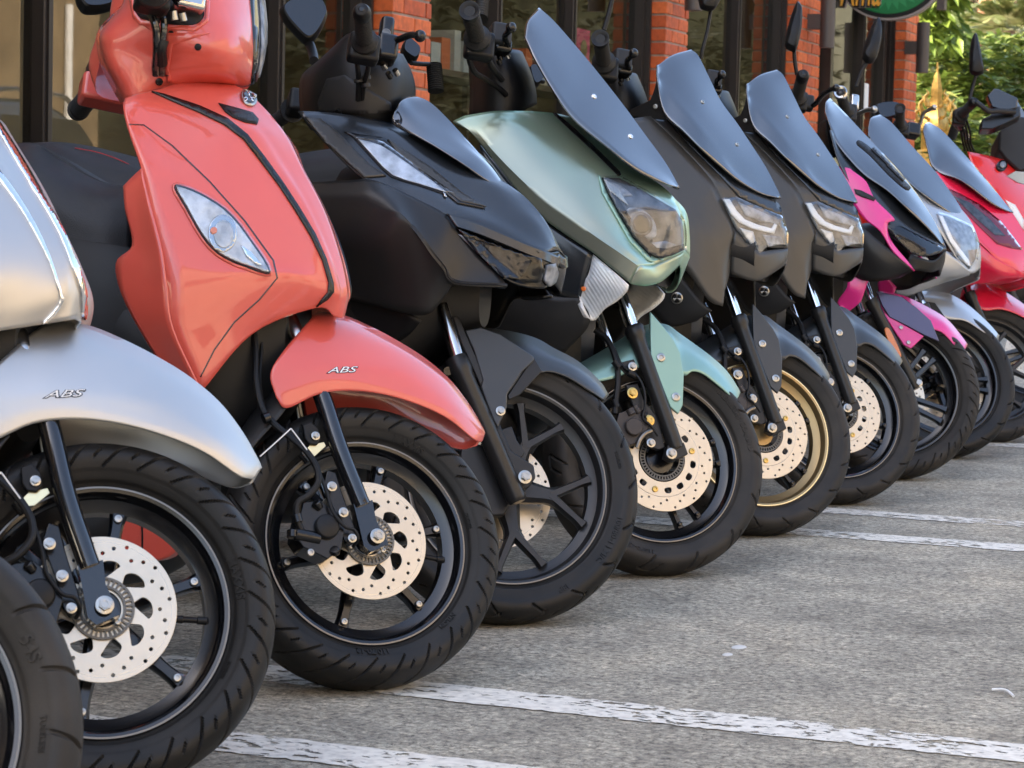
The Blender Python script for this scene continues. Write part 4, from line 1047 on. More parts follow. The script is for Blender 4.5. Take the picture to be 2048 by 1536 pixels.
def leaf_cloud(n, fn, L, W, rng, droop=.3, clump=7):
    """n leaves in rosettes of `clump`; fn() gives a rosette centre"""
    vs = []; fs = []
    for i in range(n//clump):
        c = np.array(fn()); ax = np.array([rng.gauss(0, .35), rng.gauss(0, .35), 1.]); ax /= np.linalg.norm(ax)
        for j in range(clump):
            a = 2*PI*(j+rng.random()*.7)/clump; t = np.array([math.cos(a), math.sin(a), rng.uniform(.0, .9)-droop]); t /= np.linalg.norm(t)
            s = np.cross(t, ax); s /= np.linalg.norm(s)+1e-9; l_ = L*rng.uniform(.6, 1.15); w_ = W*rng.uniform(.7, 1.2); nrm = np.cross(s, t)
            b0 = c+t*l_*.08; k = len(vs)
            vs += [b0, c+t*l_*.5+s*w_/2+nrm*w_*.12, c+t*l_-nrm*l_*.10, c+t*l_*.5-s*w_/2+nrm*w_*.12, c+t*l_*.5-nrm*w_*.05]
            fs += [(k, k+1, k+4), (k+1, k+2, k+4), (k+2, k+3, k+4), (k+3, k, k+4)]
    return mesh_from(vs, fs, 'leaves', False)
def bgp(px, py, Y):
    d = CFW+CR*(px-1024)/F_PX-CU*(py-768)/F_PX; k = (Y-CO[1])/d[1]; return CO+d*k
rg = random.Random(11)
def bush(name, px, ptop, Y, w_, n, label, m='leaf', L=.20, W=.07, depth=1.2, group='shrubs in the garden', cat='shrub'):
    P = bgp(px, ptop, Y); h = P[2]
    e = bpy.data.objects.new(name, None); COL.objects.link(e); e.location = (P[0], Y, 0); thing(e, label, cat, group)
    lobes = [(rg.uniform(-.5, .5)*w_, rg.uniform(-.5, .5)*depth, h*rg.uniform(.45, .86), rg.uniform(.28, .42)*w_) for _ in range(9)]
    lobes.append((0, 0, h-.35*w_*.5, .35*w_))
    def fn():
        lx, ly, lz, r = lobes[rg.randrange(len(lobes))]
        v = np.array([rg.gauss(0, 1), rg.gauss(0, 1), rg.gauss(0, 1)]); v /= np.linalg.norm(v); q = r*rg.uniform(.55, 1.08)
        z = lz+v[2]*q
        return (lx+v[0]*q, ly+v[1]*q, min(max(z, .15), h*1.0+rg.uniform(-.1, .06)))
    o = link('crown', leaf_cloud(n, fn, L, W, rg), m, e, auto=0)
    ms = [tube_mesh([(0, 0, 0), (lx*.3, ly*.3, lz*.5), (lx, ly, lz)], .03, 6, 4) for lx, ly, lz, r in lobes[:6]]
    link('stem', join_meshes(ms), 'bark', e)
bush('shrub', 1860, 196, 21.5, 1.3, 2600, 'leafy green shrub just behind the golden shrine')
bush('shrub', 1925, 108, 23.2, 1.7, 4200, 'bright green shrub right of the shrine, behind the black mirror')
bush('shrub', 2000, 98, 24.0, 1.8, 4600, 'yellow green shrub at the right edge of the photo, above the red motorcycle')
bush('shrub', 2075, 80, 25.0, 2.0, 4200, 'shrub cut by the right edge, brightest at its top')
bush('shrub', 1960, 235, 20.8, 1.3, 2200, 'low green shrub under the black mirror, behind the handlebars')
def fn(): return (rg.uniform(-1.5, 1.5), rg.uniform(-20, 20), abs(rg.gauss(0, 1))*2.4+rg.random()*2)
yt = link('yard_hedge', leaf_cloud(15000, fn, .42, .13, rg, clump=6), 'leafdark', auto=0); yt.location = (8, 48, 0); HB = boxobj('dark_backing', 1.2, 1.8, -22, 90, 0, 9.5, 'leafdark', yt)  # plain dark box added behind the leaves to keep window reflections dark
thing(yt, 'tall dull green hedge across the yard, seen only mirrored in the windows', 'hedge')
# overhanging tree at the corner
e = bpy.data.objects.new('corner_tree', None); COL.objects.link(e); e.location = (-6.6, 26, 0); thing(e, 'tree with drooping fresh green leaves beside the sign', 'tree')
def fn():
    P = bgp(rg.uniform(1825, 1915), -60+rg.random()**1.3*145, 0+22.5+rg.uniform(-.5, .8)); 
    if (P[2] < bgp(1880, 60, 22.5)[2]) and rg.random() < .5: P[2] += .4
    return (P[0]+6.6, P[1]-26, P[2])
link('crown', leaf_cloud(800, fn, .26, .085, rg, droop=.95, clump=5), 'leaf2', e, auto=0)
link('trunk', tube_mesh([(0, 0, 0), (.1, 0, 2.0), (.5, -1.2, 3.4), (1.2, -2.8, 4.0), (1.6, -3.6, 3.7)], .11, 10, 6, taper=(.14, .03)), 'bark', e)
# spirit house
e = bpy.data.objects.new('golden_shrine', None); COL.objects.link(e); YS = 20.4; c0 = bgp(1869, 300, YS); e.location = (c0[0], YS, 0); thing(e, 'golden tiered shrine with a pointed spire and flame finials', 'shrine')
sp = np.linalg.norm(bgp(1870, 200, YS)-bgp(1869, 200, YS))
def zz(py): return bgp(1869, py, YS)[2]
bm = bmesh.new()
prof = [(zz(300), 22), (zz(262), 22), (zz(258), 24), (zz(240), 20), (zz(236), 17), (zz(218), 14), (zz(214), 12), (zz(200), 10), (zz(192), 9), (zz(180), 9.5), (zz(176), 8.5), (zz(166), 7), (zz(152), 4.6), (zz(146), 2.4), (zz(140), 1.5), (zz(134), 2.0), (zz(124), .4)]
vs, fs = lathe_pts([(z, r*sp*1.25) for z, r in prof], 4, (0, 0, 0), (0, 0, 1))
bv = [bm.verts.new(v) for v in vs]
for q in fs: bm.faces.new([bv[i] for i in q])
o = link('spire', bm_mesh(bm, 'spire', smooth=False), 'goldleaf', e); o.rotation_euler = (0, 0, rad(45-22)); bevel(o, .004)
bm = bmesh.new(); box(bm, (0, 0, zz(300)/2), (60*sp, 60*sp, zz(300))); o = link('base', bm_mesh(bm, 'base', smooth=False), 'goldleaf', e); o.rotation_euler = (0, 0, rad(22))
for (px, py, hh) in ((1834, 208, 30), (1843, 186, 34), (1852, 176, 30), (1886, 176, 28), (1894, 184, 34), (1904, 194, 36), (1838, 232, 26), (1900, 230, 30)):
    x = (px-1869)*sp; z = zz(py)-hh*sp*.1
    pts = [(x, -.02, z-hh*sp), (x+math.copysign(.02, x), -.02, z-hh*sp*.55), (x-math.copysign(.008, x), -.02, z-hh*sp*.25), (x+math.copysign(.012, x), -.02, z)]
    link('finial', tube_mesh(pts, .02, 8, 5, taper=(.024, .003)), 'goldleaf', e)
for (w_, z_) in ((31, 262), (27, 236), (20, 213)):
    for sx in (-1, 1):
        for sy in (-1, 1):
            link('roof_horn', tube_mesh([(sx*w_*sp*.5, sy*w_*sp*.5, zz(z_)), (sx*w_*sp*.85, sy*w_*sp*.85, zz(z_)+.01), (sx*w_*sp*1.0, sy*w_*sp*1.0, zz(z_)+.08)], .015, 6, 4, taper=(.018, .003)), 'goldleaf', e)
# hillside
n = 60; vs = []; fs = []
for j in range(n+1):
    for i in range(n+1):
        x = -60+i*2.0; y = 45+j*2.2; h = max(0, (y-50)*.42)*(.8+.25*math.sin(x*.11+1)+.1*math.sin(y*.2)); h += .6*noise.noise(Vector((x*.15, y*.15, 0)))*min(1, max(0, y-48)/8)
        vs.append((x, y, h-.02))
for j in range(n):
    for i in range(n): fs.append((j*(n+1)+i, j*(n+1)+i+1, (j+1)*(n+1)+i+1, (j+1)*(n+1)+i))
structure('hillside', mesh_from(vs, fs, 'hill'), 'hill')
def hill_z(x, y): return max(0, (y-50)*.42)*(.8+.25*math.sin(x*.11+1)+.1*math.sin(y*.2))
TC = []
for v in range(3):
    def fn():
        a = np.array([rg.gauss(0, 1), rg.gauss(0, 1), rg.gauss(0, .8)]); a /= np.linalg.norm(a); r = rg.uniform(.6, 1.05)*(1+.35*noise.noise(Vector(a*2.2)+Vector((v*9, 0, 0)))); return (a[0]*r, a[1]*r, a[2]*r*.8+1.7)
    TC.append(leaf_cloud(3600, fn, .10, .06, rg, droop=.3, clump=5))
TT = tube_mesh([(0, 0, 0), (.05, 0, .8), (0, .05, 1.6)], .08, 8, 3)
ht = random.Random(21); HT = []; HS = []
for k in range(30):
    y = ht.uniform(50, 92); d = bgp(ht.uniform(1815, 2075), 0, y); x = d[0]; s = ht.uniform(1.0, 2.0)
    Mh = Matrix.Translation((x, y, hill_z(x, y)-.2)) @ Matrix.Rotation(ht.random()*6, 4, 'Z') @ Matrix.Diagonal((s, s, s*ht.uniform(.8, 1.2), 1))
    for q, L_ in ((TC[k % 3], HT), (TT, HS)):
        q = q.copy(); q.transform(Mh); L_.append(q)
hw = link('hillside_wood', join_meshes(HT), 'leaf3', auto=0); thing(hw, 'dull green wood covering the far hillside', 'wood', kind='stuff'); link('trunks', join_meshes(HS), 'bark', hw)['kind'] = 'stuff'
# slim reddish trunks and palms on the slope
for k, (px, w_) in enumerate(((1966, .12), (1982, .09))):
    P = bgp(px, 42, 46); o = link('slender_trunk', tube_mesh([(P[0], 46, 0), (P[0]+.05, 46, 3), (P[0]+.02, 46, 5), (P[0]+.25, 46, 9)], w_, 8, 4), 'redbark'); thing(o, ['slender reddish trunk at the top edge, the left one of the pair', 'thinner reddish trunk right of its pair at the top edge'][k], 'trunk')
def palm(px, py, Y, label, L=1.5):
    P = bgp(px, py, Y); e = bpy.data.objects.new('palm', None); COL.objects.link(e); e.location = (P[0], Y, 0); thing(e, label, 'palm')
    link('trunk', tube_mesh([(0, 0, 0), (.05, 0, P[2]*.5), (0, 0, P[2])], .09, 8, 4), 'bark', e)
    for i in range(15):
        a = 2*PI*i/15+rg.random()*.3; el = rg.uniform(.2, 1.3); pts = []
        for t in np.linspace(0, 1, 7): r = L*t*math.cos(el)*(1.1); z = L*(t*math.sin(el)-.55*t*t); pts.append(np.array([r*math.cos(a), r*math.sin(a), P[2]+z]))
        vs = []; fs = []
        sd = np.array([-math.sin(a), math.cos(a), 0])
        for q in range(24):
            t = .12+.88*q/24; p_ = pts[min(int(t*6), 5)]*(1-(t*6-int(t*6)))+pts[min(int(t*6)+1, 6)]*(t*6-int(t*6)); dr = pts[min(int(t*6)+1, 6)]-pts[min(int(t*6), 5)]; dr /= np.linalg.norm(dr)+1e-9
            for s_ in (-1, 1):
                l_ = .42*(1-.6*t); d = sd*s_*.8+dr*.6-np.array([0, 0, .25]); k_ = len(vs); vs += [p_, p_+d*l_*.5+dr*.03, p_+d*l_, p_+d*l_*.5-dr*.03]; fs.append((k_, k_+1, k_+2, k_+3))
        link('frond', mesh_from(vs, fs, 'frond', False), 'palm', e, auto=0)
palm(2018, 62, 34, 'palm with upright fronds above the shrubs at the right', 1.1)
palm(1962, 66, 40, 'round topped pale palm beyond the black mirror', 1.0)
MT['chip'] = mat('chip', (.58, .56, .52), .8)
# twig on the ground
P = gpt(2005, 1388)
o = link('white_clip', tube_mesh([gpt(1984, 1384)+[0, 0, .004], gpt(2003, 1386)+[0, 0, .006], gpt(2016, 1390)+[0, 0, .006], gpt(2027, 1396)+[0, 0, .003]], .0022, 8, 5), 'white'); thing(o, 'small bent white plastic clip lying on the concrete', 'litter')
for k, (px, py, s) in enumerate(((1478, 1295, .013), (1455, 1310, .009))):
    P = gpt(px, py); bm = bmesh.new(); bmesh.ops.create_uvsphere(bm, u_segments=12, v_segments=6, radius=1, matrix=Matrix.Translation(Vector(P)+Vector((0, 0, .0005))) @ Matrix.Diagonal((s, s*1.6, .002, 1))); o = link('paint_chip', bm_mesh(bm), 'chip'); thing(o, ['larger pale paint chip on the bare concrete', 'smaller pale paint chip just below the larger one'][k], 'paint chip')
# ------------------------------------------------------------------ coral scooter
def filano_front(b, trace_from=None):
    """steered part, traced on the coral scooter"""
    f = 'S'
    fd = b.patch('front_fender', [
        [(552, 795, -.076), (541, 748, -.08), (566, 703, -.077), (622, 637, -.048), (636, 622, 0)],
        [(574, 816, -.077), (582, 770, -.081), (610, 718, -.078), (662, 652, -.048), (690, 631, 0)],
        [(638, 788, -.078), (642, 758, -.081), (668, 720, -.077), (716, 672, -.046), (740, 652, 0)],
        [(700, 781, -.077), (706, 757, -.079), (732, 727, -.073), (776, 694, -.042), (795, 681, 0)],
        [(770, 789, -.075), (777, 770, -.075), (801, 743, -.068), (833, 722, -.038), (850, 716, 0)],
        [(840, 810, -.069), (846, 795, -.068), (863, 776, -.058), (886, 760, -.031), (899, 758, 0)],
        [(898, 838, -.056), (904, 827, -.054), (916, 815, -.044), (929, 806, -.022), (937, 806, 0)],
        [(945, 876, -.033), (949, 868, -.031), (955, 859, -.024), (961, 852, -.012), (964, 851, 0)],
        [(963, 884, -.012), (966, 880, -.011), (968, 874, -.008), (970, 868, -.004), (971, 866, 0)]], 'coral', f, 6, 5, mirror='far', far=2, th=.003)
    outline_text(b, fd, 'ABS', 684, 740, 66, 13, f)
    plate(b, 'mud_flap', [(474, 796), (490, 782), (512, 812), (530, 862), (508, 884), (488, 868)], .02, .03, 'coral', f, bev=.003)
    # dark rear half of the fender, inside behind the wheel
    b.patch('inner_fender', [
        [(585, 800, -.072), (560, 790, -.05), (545, 780, 0)],
        [(560, 835, -.072), (530, 825, -.05), (515, 815, 0)],
        [(520, 880, -.070), (497, 870, -.05), (485, 860, 0)],
        [(500, 905, -.066), (470, 898, -.05), (455, 890, 0)]], 'plastic2', f, 5, 4, mirror='cols')
    leg = b.add('fork_leg', bm_leg(b, f), 'gloss', f)
    m2 = leg.data.copy(); v = get_v(m2).copy(); v[:, 1] *= -1; set_v(m2, v); flip(m2)
    b.add('fork_leg', m2, 'gloss', f)
    rod(b, 'fork_tube', (576, 634, -.045), (596, 676, -.050), .014, 'steel', f)
    bolt_at(b, 755, 1072, -.094, shared('hx12', lambda: hex_bolt(.0092, .009)), 'zinc', f, name='axle_bolt')
    cal = lump(b, 'brake_caliper', [
        ('p', [(606, 1004), (640, 1000), (668, 1022), (690, 1060), (683, 1098), (655, 1118), (630, 1105), (606, 1094), (592, 1072), (596, 1048)], -.088, .050),
        ('c', (590, 1068, -.085), (640, 1078, -.085), .010), ('c', (585, 1060, -.085), (585, 1076, -.085), .009),
        ('c', (632, 1004, -.095), (640, 1016, -.088), .0065), ('c', (668, 1098, -.092), (671, 1106, -.085), .008),
        ('p', [(655, 940), (672, 945), (684, 985), (706, 1045), (716, 1075), (700, 1092), (688, 1080), (672, 1030), (655, 990), (648, 965)], -.078, .012)], 'satin', f)
    pp = b.p(f, 653, 1054.5, -.088)
    bm = bmesh.new(); lathe(bm, [(-.002, .0195), (.006, .0195), (.0085, .0175), (.009, .0165), (.0092, .0001)], 36, pp, (0, -1, 0), cap=False)
    b.add('piston_cover', bm_mesh(bm), 'plastic', f, cal)
    for (x, y, r_) in ((664, 973, .0085), (687, 1025, .0085), (704.6, 1076.7, .0075), (631, 872, .0075)):
        bolt_at(b, x, y, -.094 if y > 900 else -.080, shared(('hx', r_), lambda: hex_bolt(r_*.72, .006)), 'zinc', f, cal if y > 900 else None)
    for (x, y, r_) in ((766, 1101, .0035), (701, 1093, .0035)): bolt_at(b, x, y, -.060, shared('rb35', lambda: round_bolt(.0042)), 'zinc', f)
    bolt_at(b, 621, 1105, -.088, shared('rb6', lambda: round_bolt(.006)), 'zinc', f, cal)
    plate(b, 'cable_bracket', [(606, 850), (622, 843), (638, 858), (643, 880), (634, 890), (618, 888), (610, 876)], -.078, .010, 'plastic', f)
    plate(b, 'metal_bracket', [(612, 899), (620, 890), (648, 884), (652, 892), (630, 912), (618, 913)], -.072, .002, 'gold_edge', f, bev=.0004)
    b.tube('brake_hose', [(505, 640, -.05), (511, 700, -.055), (513, 760, -.06), (524, 815, -.066), (548, 848, -.072), (584, 877, -.08), (614, 905, -.088), (633, 935, -.092), (636, 965, -.095), (618, 990, -.095), (598, 1003, -.092), (592, 1020, -.09), (596, 1045, -.088), (604, 1062, -.086)], .0055, 'plastic', f)
    b.tube('abs_cable', [(521, 640, -.045), (523, 700, -.05), (520, 770, -.055), (534, 830, -.06), (570, 868, -.074), (612, 905, -.084), (636, 940, -.090), (654, 985, -.095), (664, 1020, -.097), (688, 1052, -.097), (708, 1060, -.093), (716, 1078, -.088), (706, 1094, -.075)], .0028, 'plastic', f)
    for (x, y, x2, y2) in ((592, 1030, 596, 1045), (604, 905, 618, 922), (527, 838, 538, 834)):
        rod(b, 'hose_clip', (x, y, -.09 if y > 1000 else -.08), (x2, y2, -.09 if y > 1000 else -.08), .0085, 'satin', f)
    b.tube('cable_tie', [(520, 913, -.09), (548, 888, -.092), (582, 857, -.094)], .0012, 'white', f, seg=5)
    b.tube('cable_tie', [(582, 857, -.094), (598, 878, -.094), (614, 900, -.092)], .0012, 'white', f, seg=5)
    return fd
def bm_leg(b, f):
    bm = bmesh.new()
    c = [b.p(f, 622, 735, -.050), b.p(f, 647, 800, -.066), b.p(f, 680, 901, -.078), b.p(f, 714, 988, -.080), b.p(f, 724, 1012, -.080)]
    me = tube_mesh(c, .0145, 24, 6); bm.from_mesh(me)
    P = b.P(f, [(707, 1008, -.086), (745, 1000, -.086), (752, 1040, -.086), (777, 1088, -.086), (742, 1104, -.086), (728, 1092, -.086), (718, 1050, -.086)])
    a = [bm.verts.new(p) for p in P]; d = [bm.verts.new((p[0], p[1]+.022, p[2])) for p in P]; n = len(P)
    bm.faces.new(a); bm.faces.new(d[::-1])
    for i in range(n): bm.faces.new((a[i], d[i], d[(i+1) % n], a[(i+1) % n]))
    return bm_mesh(bm, 'fork_leg')
def outline_text(b, base, s, cx, cy, w_, h_, f):
    """badge lettering: white letters with a dark edge, on the surface of base"""
    out = []
    for bold, m, lift in ((.055, 'gloss', .0008), (0., 'white', .0016)):
        me = text_mesh(s, 1, 0, 0, shear=.35, bold=bold); v = get_v(me).copy()
        if bold: x0, x1, y0, y1 = v[:, 0].min(), v[:, 0].max(), v[:, 1].min(), v[:, 1].max()
        px = cx+(v[:, 0]-(x0+x1)/2)/(x1-x0)*w_; py = cy-(v[:, 1]-(y0+y1)/2)/(y1-y0)*h_-(px-cx)*.03
        P = []
        for x, y in zip(px, py):
            q, n = onsurf(b, base, x, y, f, lift); P.append(q[:])
        set_v(me, P); o = b.add('badge_lettering', me, m, f, base, auto=0)
    return o
B2 = Bike(2, 'scooter', 'coral scooter with an oval headlamp cowl and ABS lettering on its front fender')
filano_front(B2)
build_wheel(B2, 'filano', rad(21), tread='sweep', texts=(('110/70-12', -83, .0135, .17, .0002), ('NYLON', -38, .010, .18, .0002), ('MAXXIS', 72, .015, .20, .0005), ('TUBELESS', 20, .006, .15, 0)))
def filano_body(b):
    f = 'B'
    sh = b.patch('leg_shield', [
        [(250, 196, -.15), (276, 187, -.13), (305, 181, -.11), (360, 164, -.06), (425, 158, 0)],
        [(246, 212, -.17), (278, 206, -.155), (330, 193, -.11), (415, 176, -.06), (478, 174, 0)],
        [(252, 240, -.185), (300, 246, -.16), (400, 217, -.10), (468, 210, -.055), (525, 212, 0)],
        [(262, 272, -.20), (350, 306, -.165), (480, 262, -.095), (530, 262, -.05), (572, 270, 0)],
        [(283, 336, -.22), (412, 372, -.165), (534, 328, -.074), (572, 330, -.035), (606, 338, 0)],
        [(302, 420, -.232), (474, 452, -.146), (590, 412, -.060), (622, 414, -.030), (648, 420, 0)],
        [(322, 500, -.236), (530, 528, -.128), (640, 508, -.046), (662, 508, -.022), (680, 512, 0)],
        [(332, 570, -.236), (553, 552, -.122), (666, 577, -.034), (682, 578, -.016), (694, 575, 0)],
        [(345, 660, -.228), (520, 632, -.130), (650, 603, -.038), (676, 612, -.018), (690, 612, 0)],
        [(402, 785, -.195), (505, 668, -.130), (632, 616, -.042), (668, 632, -.020), (684, 637, 0)]],
        'coral', f, 6, 6, mirror='cols', sv=(), th=.004)
    b.patch('shield_side', [
        [(283, 336, -.221), (268, 350, -.222), (246, 372, -.222)],
        [(302, 420, -.233), (276, 425, -.225), (250, 420, -.222)],
        [(322, 500, -.237), (290, 500, -.226), (264, 490, -.222)],
        [(332, 570, -.237), (290, 560, -.226), (231, 528, -.220)],
        [(345, 660, -.229), (300, 640, -.218), (252, 610, -.212)],
        [(402, 785, -.196), (360, 760, -.192), (330, 745, -.19)]], 'coral', f, 5, 4, mirror='sep', th=.004)
    for (pts, n_) in (([(303, 184), (330, 190), (400, 213), (455, 238), (495, 270), (530, 316), (566, 366), (600, 418), (630, 468), (652, 518), (666, 566), (667, 584), (655, 598), (632, 613), (640, 603), (655, 585), (657, 565), (645, 522), (622, 474), (592, 424), (558, 372), (522, 324), (487, 279), (447, 249), (395, 224), (335, 199)], 'trim_strip'),):
        inlay(b, n_, sh, pts, 'satin', f, .0035, .004, 7, mirror=True)
    inlay(b, 'panel_seam', sh, [(258, 248), (288, 249), (345, 290), (420, 362), (490, 440), (548, 520), (556, 556), (520, 600), (470, 645), (430, 700), (402, 755), (400, 753), (428, 698), (468, 643), (518, 598), (553, 556), (545, 521), (487, 441), (418, 364), (343, 292), (287, 251), (258, 250)], 'gloss', f, .0006, .0005, 7)
    lens = [(349, 372), (358, 371), (385, 380), (415, 395), (450, 418), (480, 450), (505, 485), (528, 518), (540, 543), (532, 548), (500, 538), (465, 525), (435, 508), (412, 485), (392, 455), (370, 415), (352, 385)]
    inlay(b, 'lamp_surround', sh, grow(smooth2(lens, 2), 5), 'coral', f, .002, .002, 10)
    rfl = inlay(b, 'turn_signal', sh, grow(smooth2(lens, 2), 0.5), 'lampdark', f, .0030, .002, 8)
    inlay(b, 'reflector', sh, grow(smooth2(lens, 2), -4), 'reflector_white', f, .0042, .001, 5, parent=rfl)
    inlay(b, 'reflector_bowl', sh, [(444+26*math.cos(a)-12*math.sin(a), 468+16*math.cos(a)+34*math.sin(a)) for a in np.linspace(0, 2*PI, 25)[:-1]], 'steel', f, .0060, .0012, 5, parent=rfl)
    inlay(b, 'reflector_bowl', sh, [(446+18*math.cos(a)-8*math.sin(a), 470+12*math.cos(a)+25*math.sin(a)) for a in np.linspace(0, 2*PI, 25)[:-1]], 'reflector_white', f, .0075, .001, 5, parent=rfl)
    inlay(b, 'lamp_rib', sh, [(480, 492), (500, 505), (522, 532), (515, 534), (492, 515)], 'chrome', f, .007, .002, 5, parent=rfl)
    inlay(b, 'bulb', sh, circle2(426, 463, 7, 12), 'amberbulb', f, .008, .006, 4, parent=rfl)
    inlay(b, 'lens', sh, grow(smooth2(lens, 2), -.5), 'lens', f, .011, .002, 8, parent=rfl)
    em = inlay(b, 'emblem', sh, [(497+17*math.cos(a)*.9+5*math.sin(a), 196+17*math.sin(a)+0*math.cos(a)) for a in np.linspace(0, 2*PI, 25)[:-1]], 'zinc', f, .004, .004, 6)
    inlay(b, 'emblem_face', sh, [(497+13.5*math.cos(a)*.9+4*math.sin(a), 196+13.5*math.sin(a)) for a in np.linspace(0, 2*PI, 25)[:-1]], 'gloss', f, .0045, .001, 5, parent=em)
    for k in range(3):
        a = PI/2+k*2*PI/3; ca, sa = math.cos(a), math.sin(a)
        pts = [(497+(r*ca-s_*sa)*.85, 196-(r*sa+s_*ca)) for r, s_ in ((1, -1), (6, -1), (7, -4), (12.5, -4), (12.5, -2), (8.5, -2), (8, 0), (8.5, 2), (12.5, 2), (12.5, 4), (7, 4), (6, 1), (1, 1))]
        inlay(b, 'tuning_fork', sh, pts, 'chrome', f, .0056, .0008, 4, parent=em)
    inlay(b, 'air_slot', sh, [(437, 207), (470, 216), (505, 226), (517, 240), (514, 249), (490, 245), (465, 235), (450, 224)], 'lampdark', f, .0025, .002, 6)
    inlay(b, 'air_slot', sh, [(455, 222), (478, 226), (509, 233), (512, 247), (490, 243), (467, 234)], 'plastic2', f, .004, .002, 6)
    return sh
SH2 = filano_body(B2)
bp_ = plate(B2, 'belly_panel', smooth2([(90, 1012), (200, 1014), (290, 1030), (350, 1072), (346, 1106), (300, 1124), (200, 1122), (90, 1118)], 3), -.15, .03, 'coral', 'B', bev=.004)
plate(B2, 'panel_seam', [(281, 1026), (284, 1028), (286, 1075), (285, 1124), (282, 1124), (283, 1075)], -.1515, .001, 'lampdark', 'B', bev=0, parent=bp_)
# ---- coral scooter: handlebar cowl, seat, rear
def filano_top(b, k=2):
    f = 'S'
    cw = b.patch('handlebar_cowl', [
        [(262, -90, .02), (262, -90, -.06), (330, -95, -.12), (430, -95, -.12), (490, -90, -.07), (512, -80, 0)],
        [(250, -40, .02), (252, -42, -.06), (320, -46, -.13), (430, -44, -.13), (496, -40, -.075), (522, -36, 0)],
        [(248, 2, .02), (252, 4, -.07), (320, 8, -.135), (432, 14, -.14), (502, 14, -.08), (528, 14, 0)],
        [(228, 24, .02), (236, 34, -.07), (310, 48, -.12), (440, 52, -.15), (506, 52, -.085), (531, 52, 0)],
        [(196, 62, .02), (214, 68, -.065), (300, 84, -.10), (440, 90, -.15), (508, 90, -.085), (531, 90, 0)],
        [(193, 92, .02), (216, 98, -.06), (305, 112, -.085), (440, 120, -.135), (506, 122, -.078), (527, 122, 0)],
        [(201, 130, .02), (228, 134, -.055), (312, 138, -.075), (436, 146, -.11), (500, 150, -.065), (520, 146, 0)],
        [(222, 174, .02), (250, 172, -.05), (322, 160, -.065), (432, 160, -.08), (490, 170, -.045), (507, 165, 0)],
        [(240, 205, .02), (262, 200, -.045), (330, 172, -.055), (420, 166, -.06), (470, 174, -.03), (496, 175, 0)]],
        'coral', f, 6, 5, mirror=None, th=0)
    cw2 = grid_mesh(np.array(get_v(cw.data)).reshape(49, 26, 3)[:36]); v = get_v(cw2).copy(); v[:, 1] *= -.55; v[:, 1] += .03; m2 = cw2; set_v(m2, v); flip(m2); b.add('cowl_back', m2, 'coral', f)
    inlay(b, 'headlamp_ring', cw, [(497, -60), (500, 0), (504, 40), (507, 90), (506, 130), (500, 170), (508, 168), (519, 140), (527, 100), (529, 52), (525, 10), (515, -40)], 'gloss', f, .002, .004, 7)
    inlay(b, 'headlamp_lens', cw, [(511, -60), (516, 0), (519, 40), (520, 90), (517, 125), (509, 160), (513, 158), (523, 120), (529, 86), (530, 50), (526, 8), (518, -40)], 'reflector', f, .006, .004, 6)
    op = inlay(b, 'cable_opening', cw, smooth2([(266, -20), (272, 24), (284, 38), (330, 48), (385, 50), (405, 38), (408, 20), (400, -20)], 3, (0, 7)), 'lampdark', f, .0015, .002, 8)  # dark overlay plate, stands in for the shaded hollow of the opening
    inlay(b, 'opening_lip', cw, [(258, -20), (266, -20), (272, 26), (284, 41), (330, 51), (388, 54), (410, 40), (414, -20), (420, -20), (417, 42), (392, 62), (330, 60), (280, 50), (266, 34)], 'coral', f, .004, .005, 7)
    inlay(b, 'cable_slot', cw, smooth2([(304, 132), (328, 134), (339, 150), (312, 151)], 3), 'lampdark', f, .002, .002, 6)
    for (x, y, r) in ((342, 67, 6), (396, 94, 7)): inlay(b, 'screw_hole', cw, circle2(x, y, r, 12), 'lampdark', f, .0015, .001, 4)
    inlay(b, 'cowl_crease', cw, [(265, 36), (300, 52), (335, 62), (331, 140), (334, 165), (344, 164), (338, 140), (345, 90), (420, 66), (340, 66), (300, 60)], 'coral', f, .002, .003, 7)
    bolt_on(b, cw, 318, 163, shared('rb6n', lambda: round_bolt(.0062)), 'satin', f, cw, lift=.001)
    # brake hoses dropping into the cowl, master cylinder above
    b.tube('brake_hose', [(292, 5, -.15), (302, 28, -.155), (312, 60, -.15), (313, 100, -.13), (311, 130, -.10), (312, 150, -.085)], .0065, 'gloss', f)
    b.tube('brake_hose', [(318, 5, -.15), (325, 28, -.155), (328, 60, -.15), (322, 100, -.13), (324, 130, -.10), (324, 150, -.085)], .0060, 'gloss', f)
    b.tube('hose_sleeve', [(327, 80, -.14), (322, 100, -.132), (324, 128, -.105)], .009, 'plastic', f)
    housing(b, (305, -2, -.17), (.055, .04, .045)); housing(b, (378, 2, -.16), (.05, .04, .04), 'steel', name='master_cylinder')
    grip(b, (322, -70, -.36), (306, -15, -.22)); lever(b, [(350, 0, -.17), (400, -40, -.24), (440, -80, -.32)])
    rod(b, 'hose_bolt', (347, 22, -.165), (350, 40, -.16), .006, 'zinc', f); rod(b, 'hose_bolt', (364, 26, -.165), (368, 42, -.16), .006, 'zinc', f)
    # far (left) grip, lever perch and mirror
    grip(b, (158, 218, .40), (196, 172, .27), .019); housing(b, (196, 150, .24), (.04, .05, .05)); housing(b, (212, 186, .21), (.09, .05, .05), 'coral', name='cowl_end')
    mirror_head(b, [(148, -40), (150, 0), (158, 20), (172, 29), (205, 27), (232, 12), (240, -40)], .36, .03, stem=[(236, 2, .36), (262, -6, .30), (280, -10, .25)], glass=True)
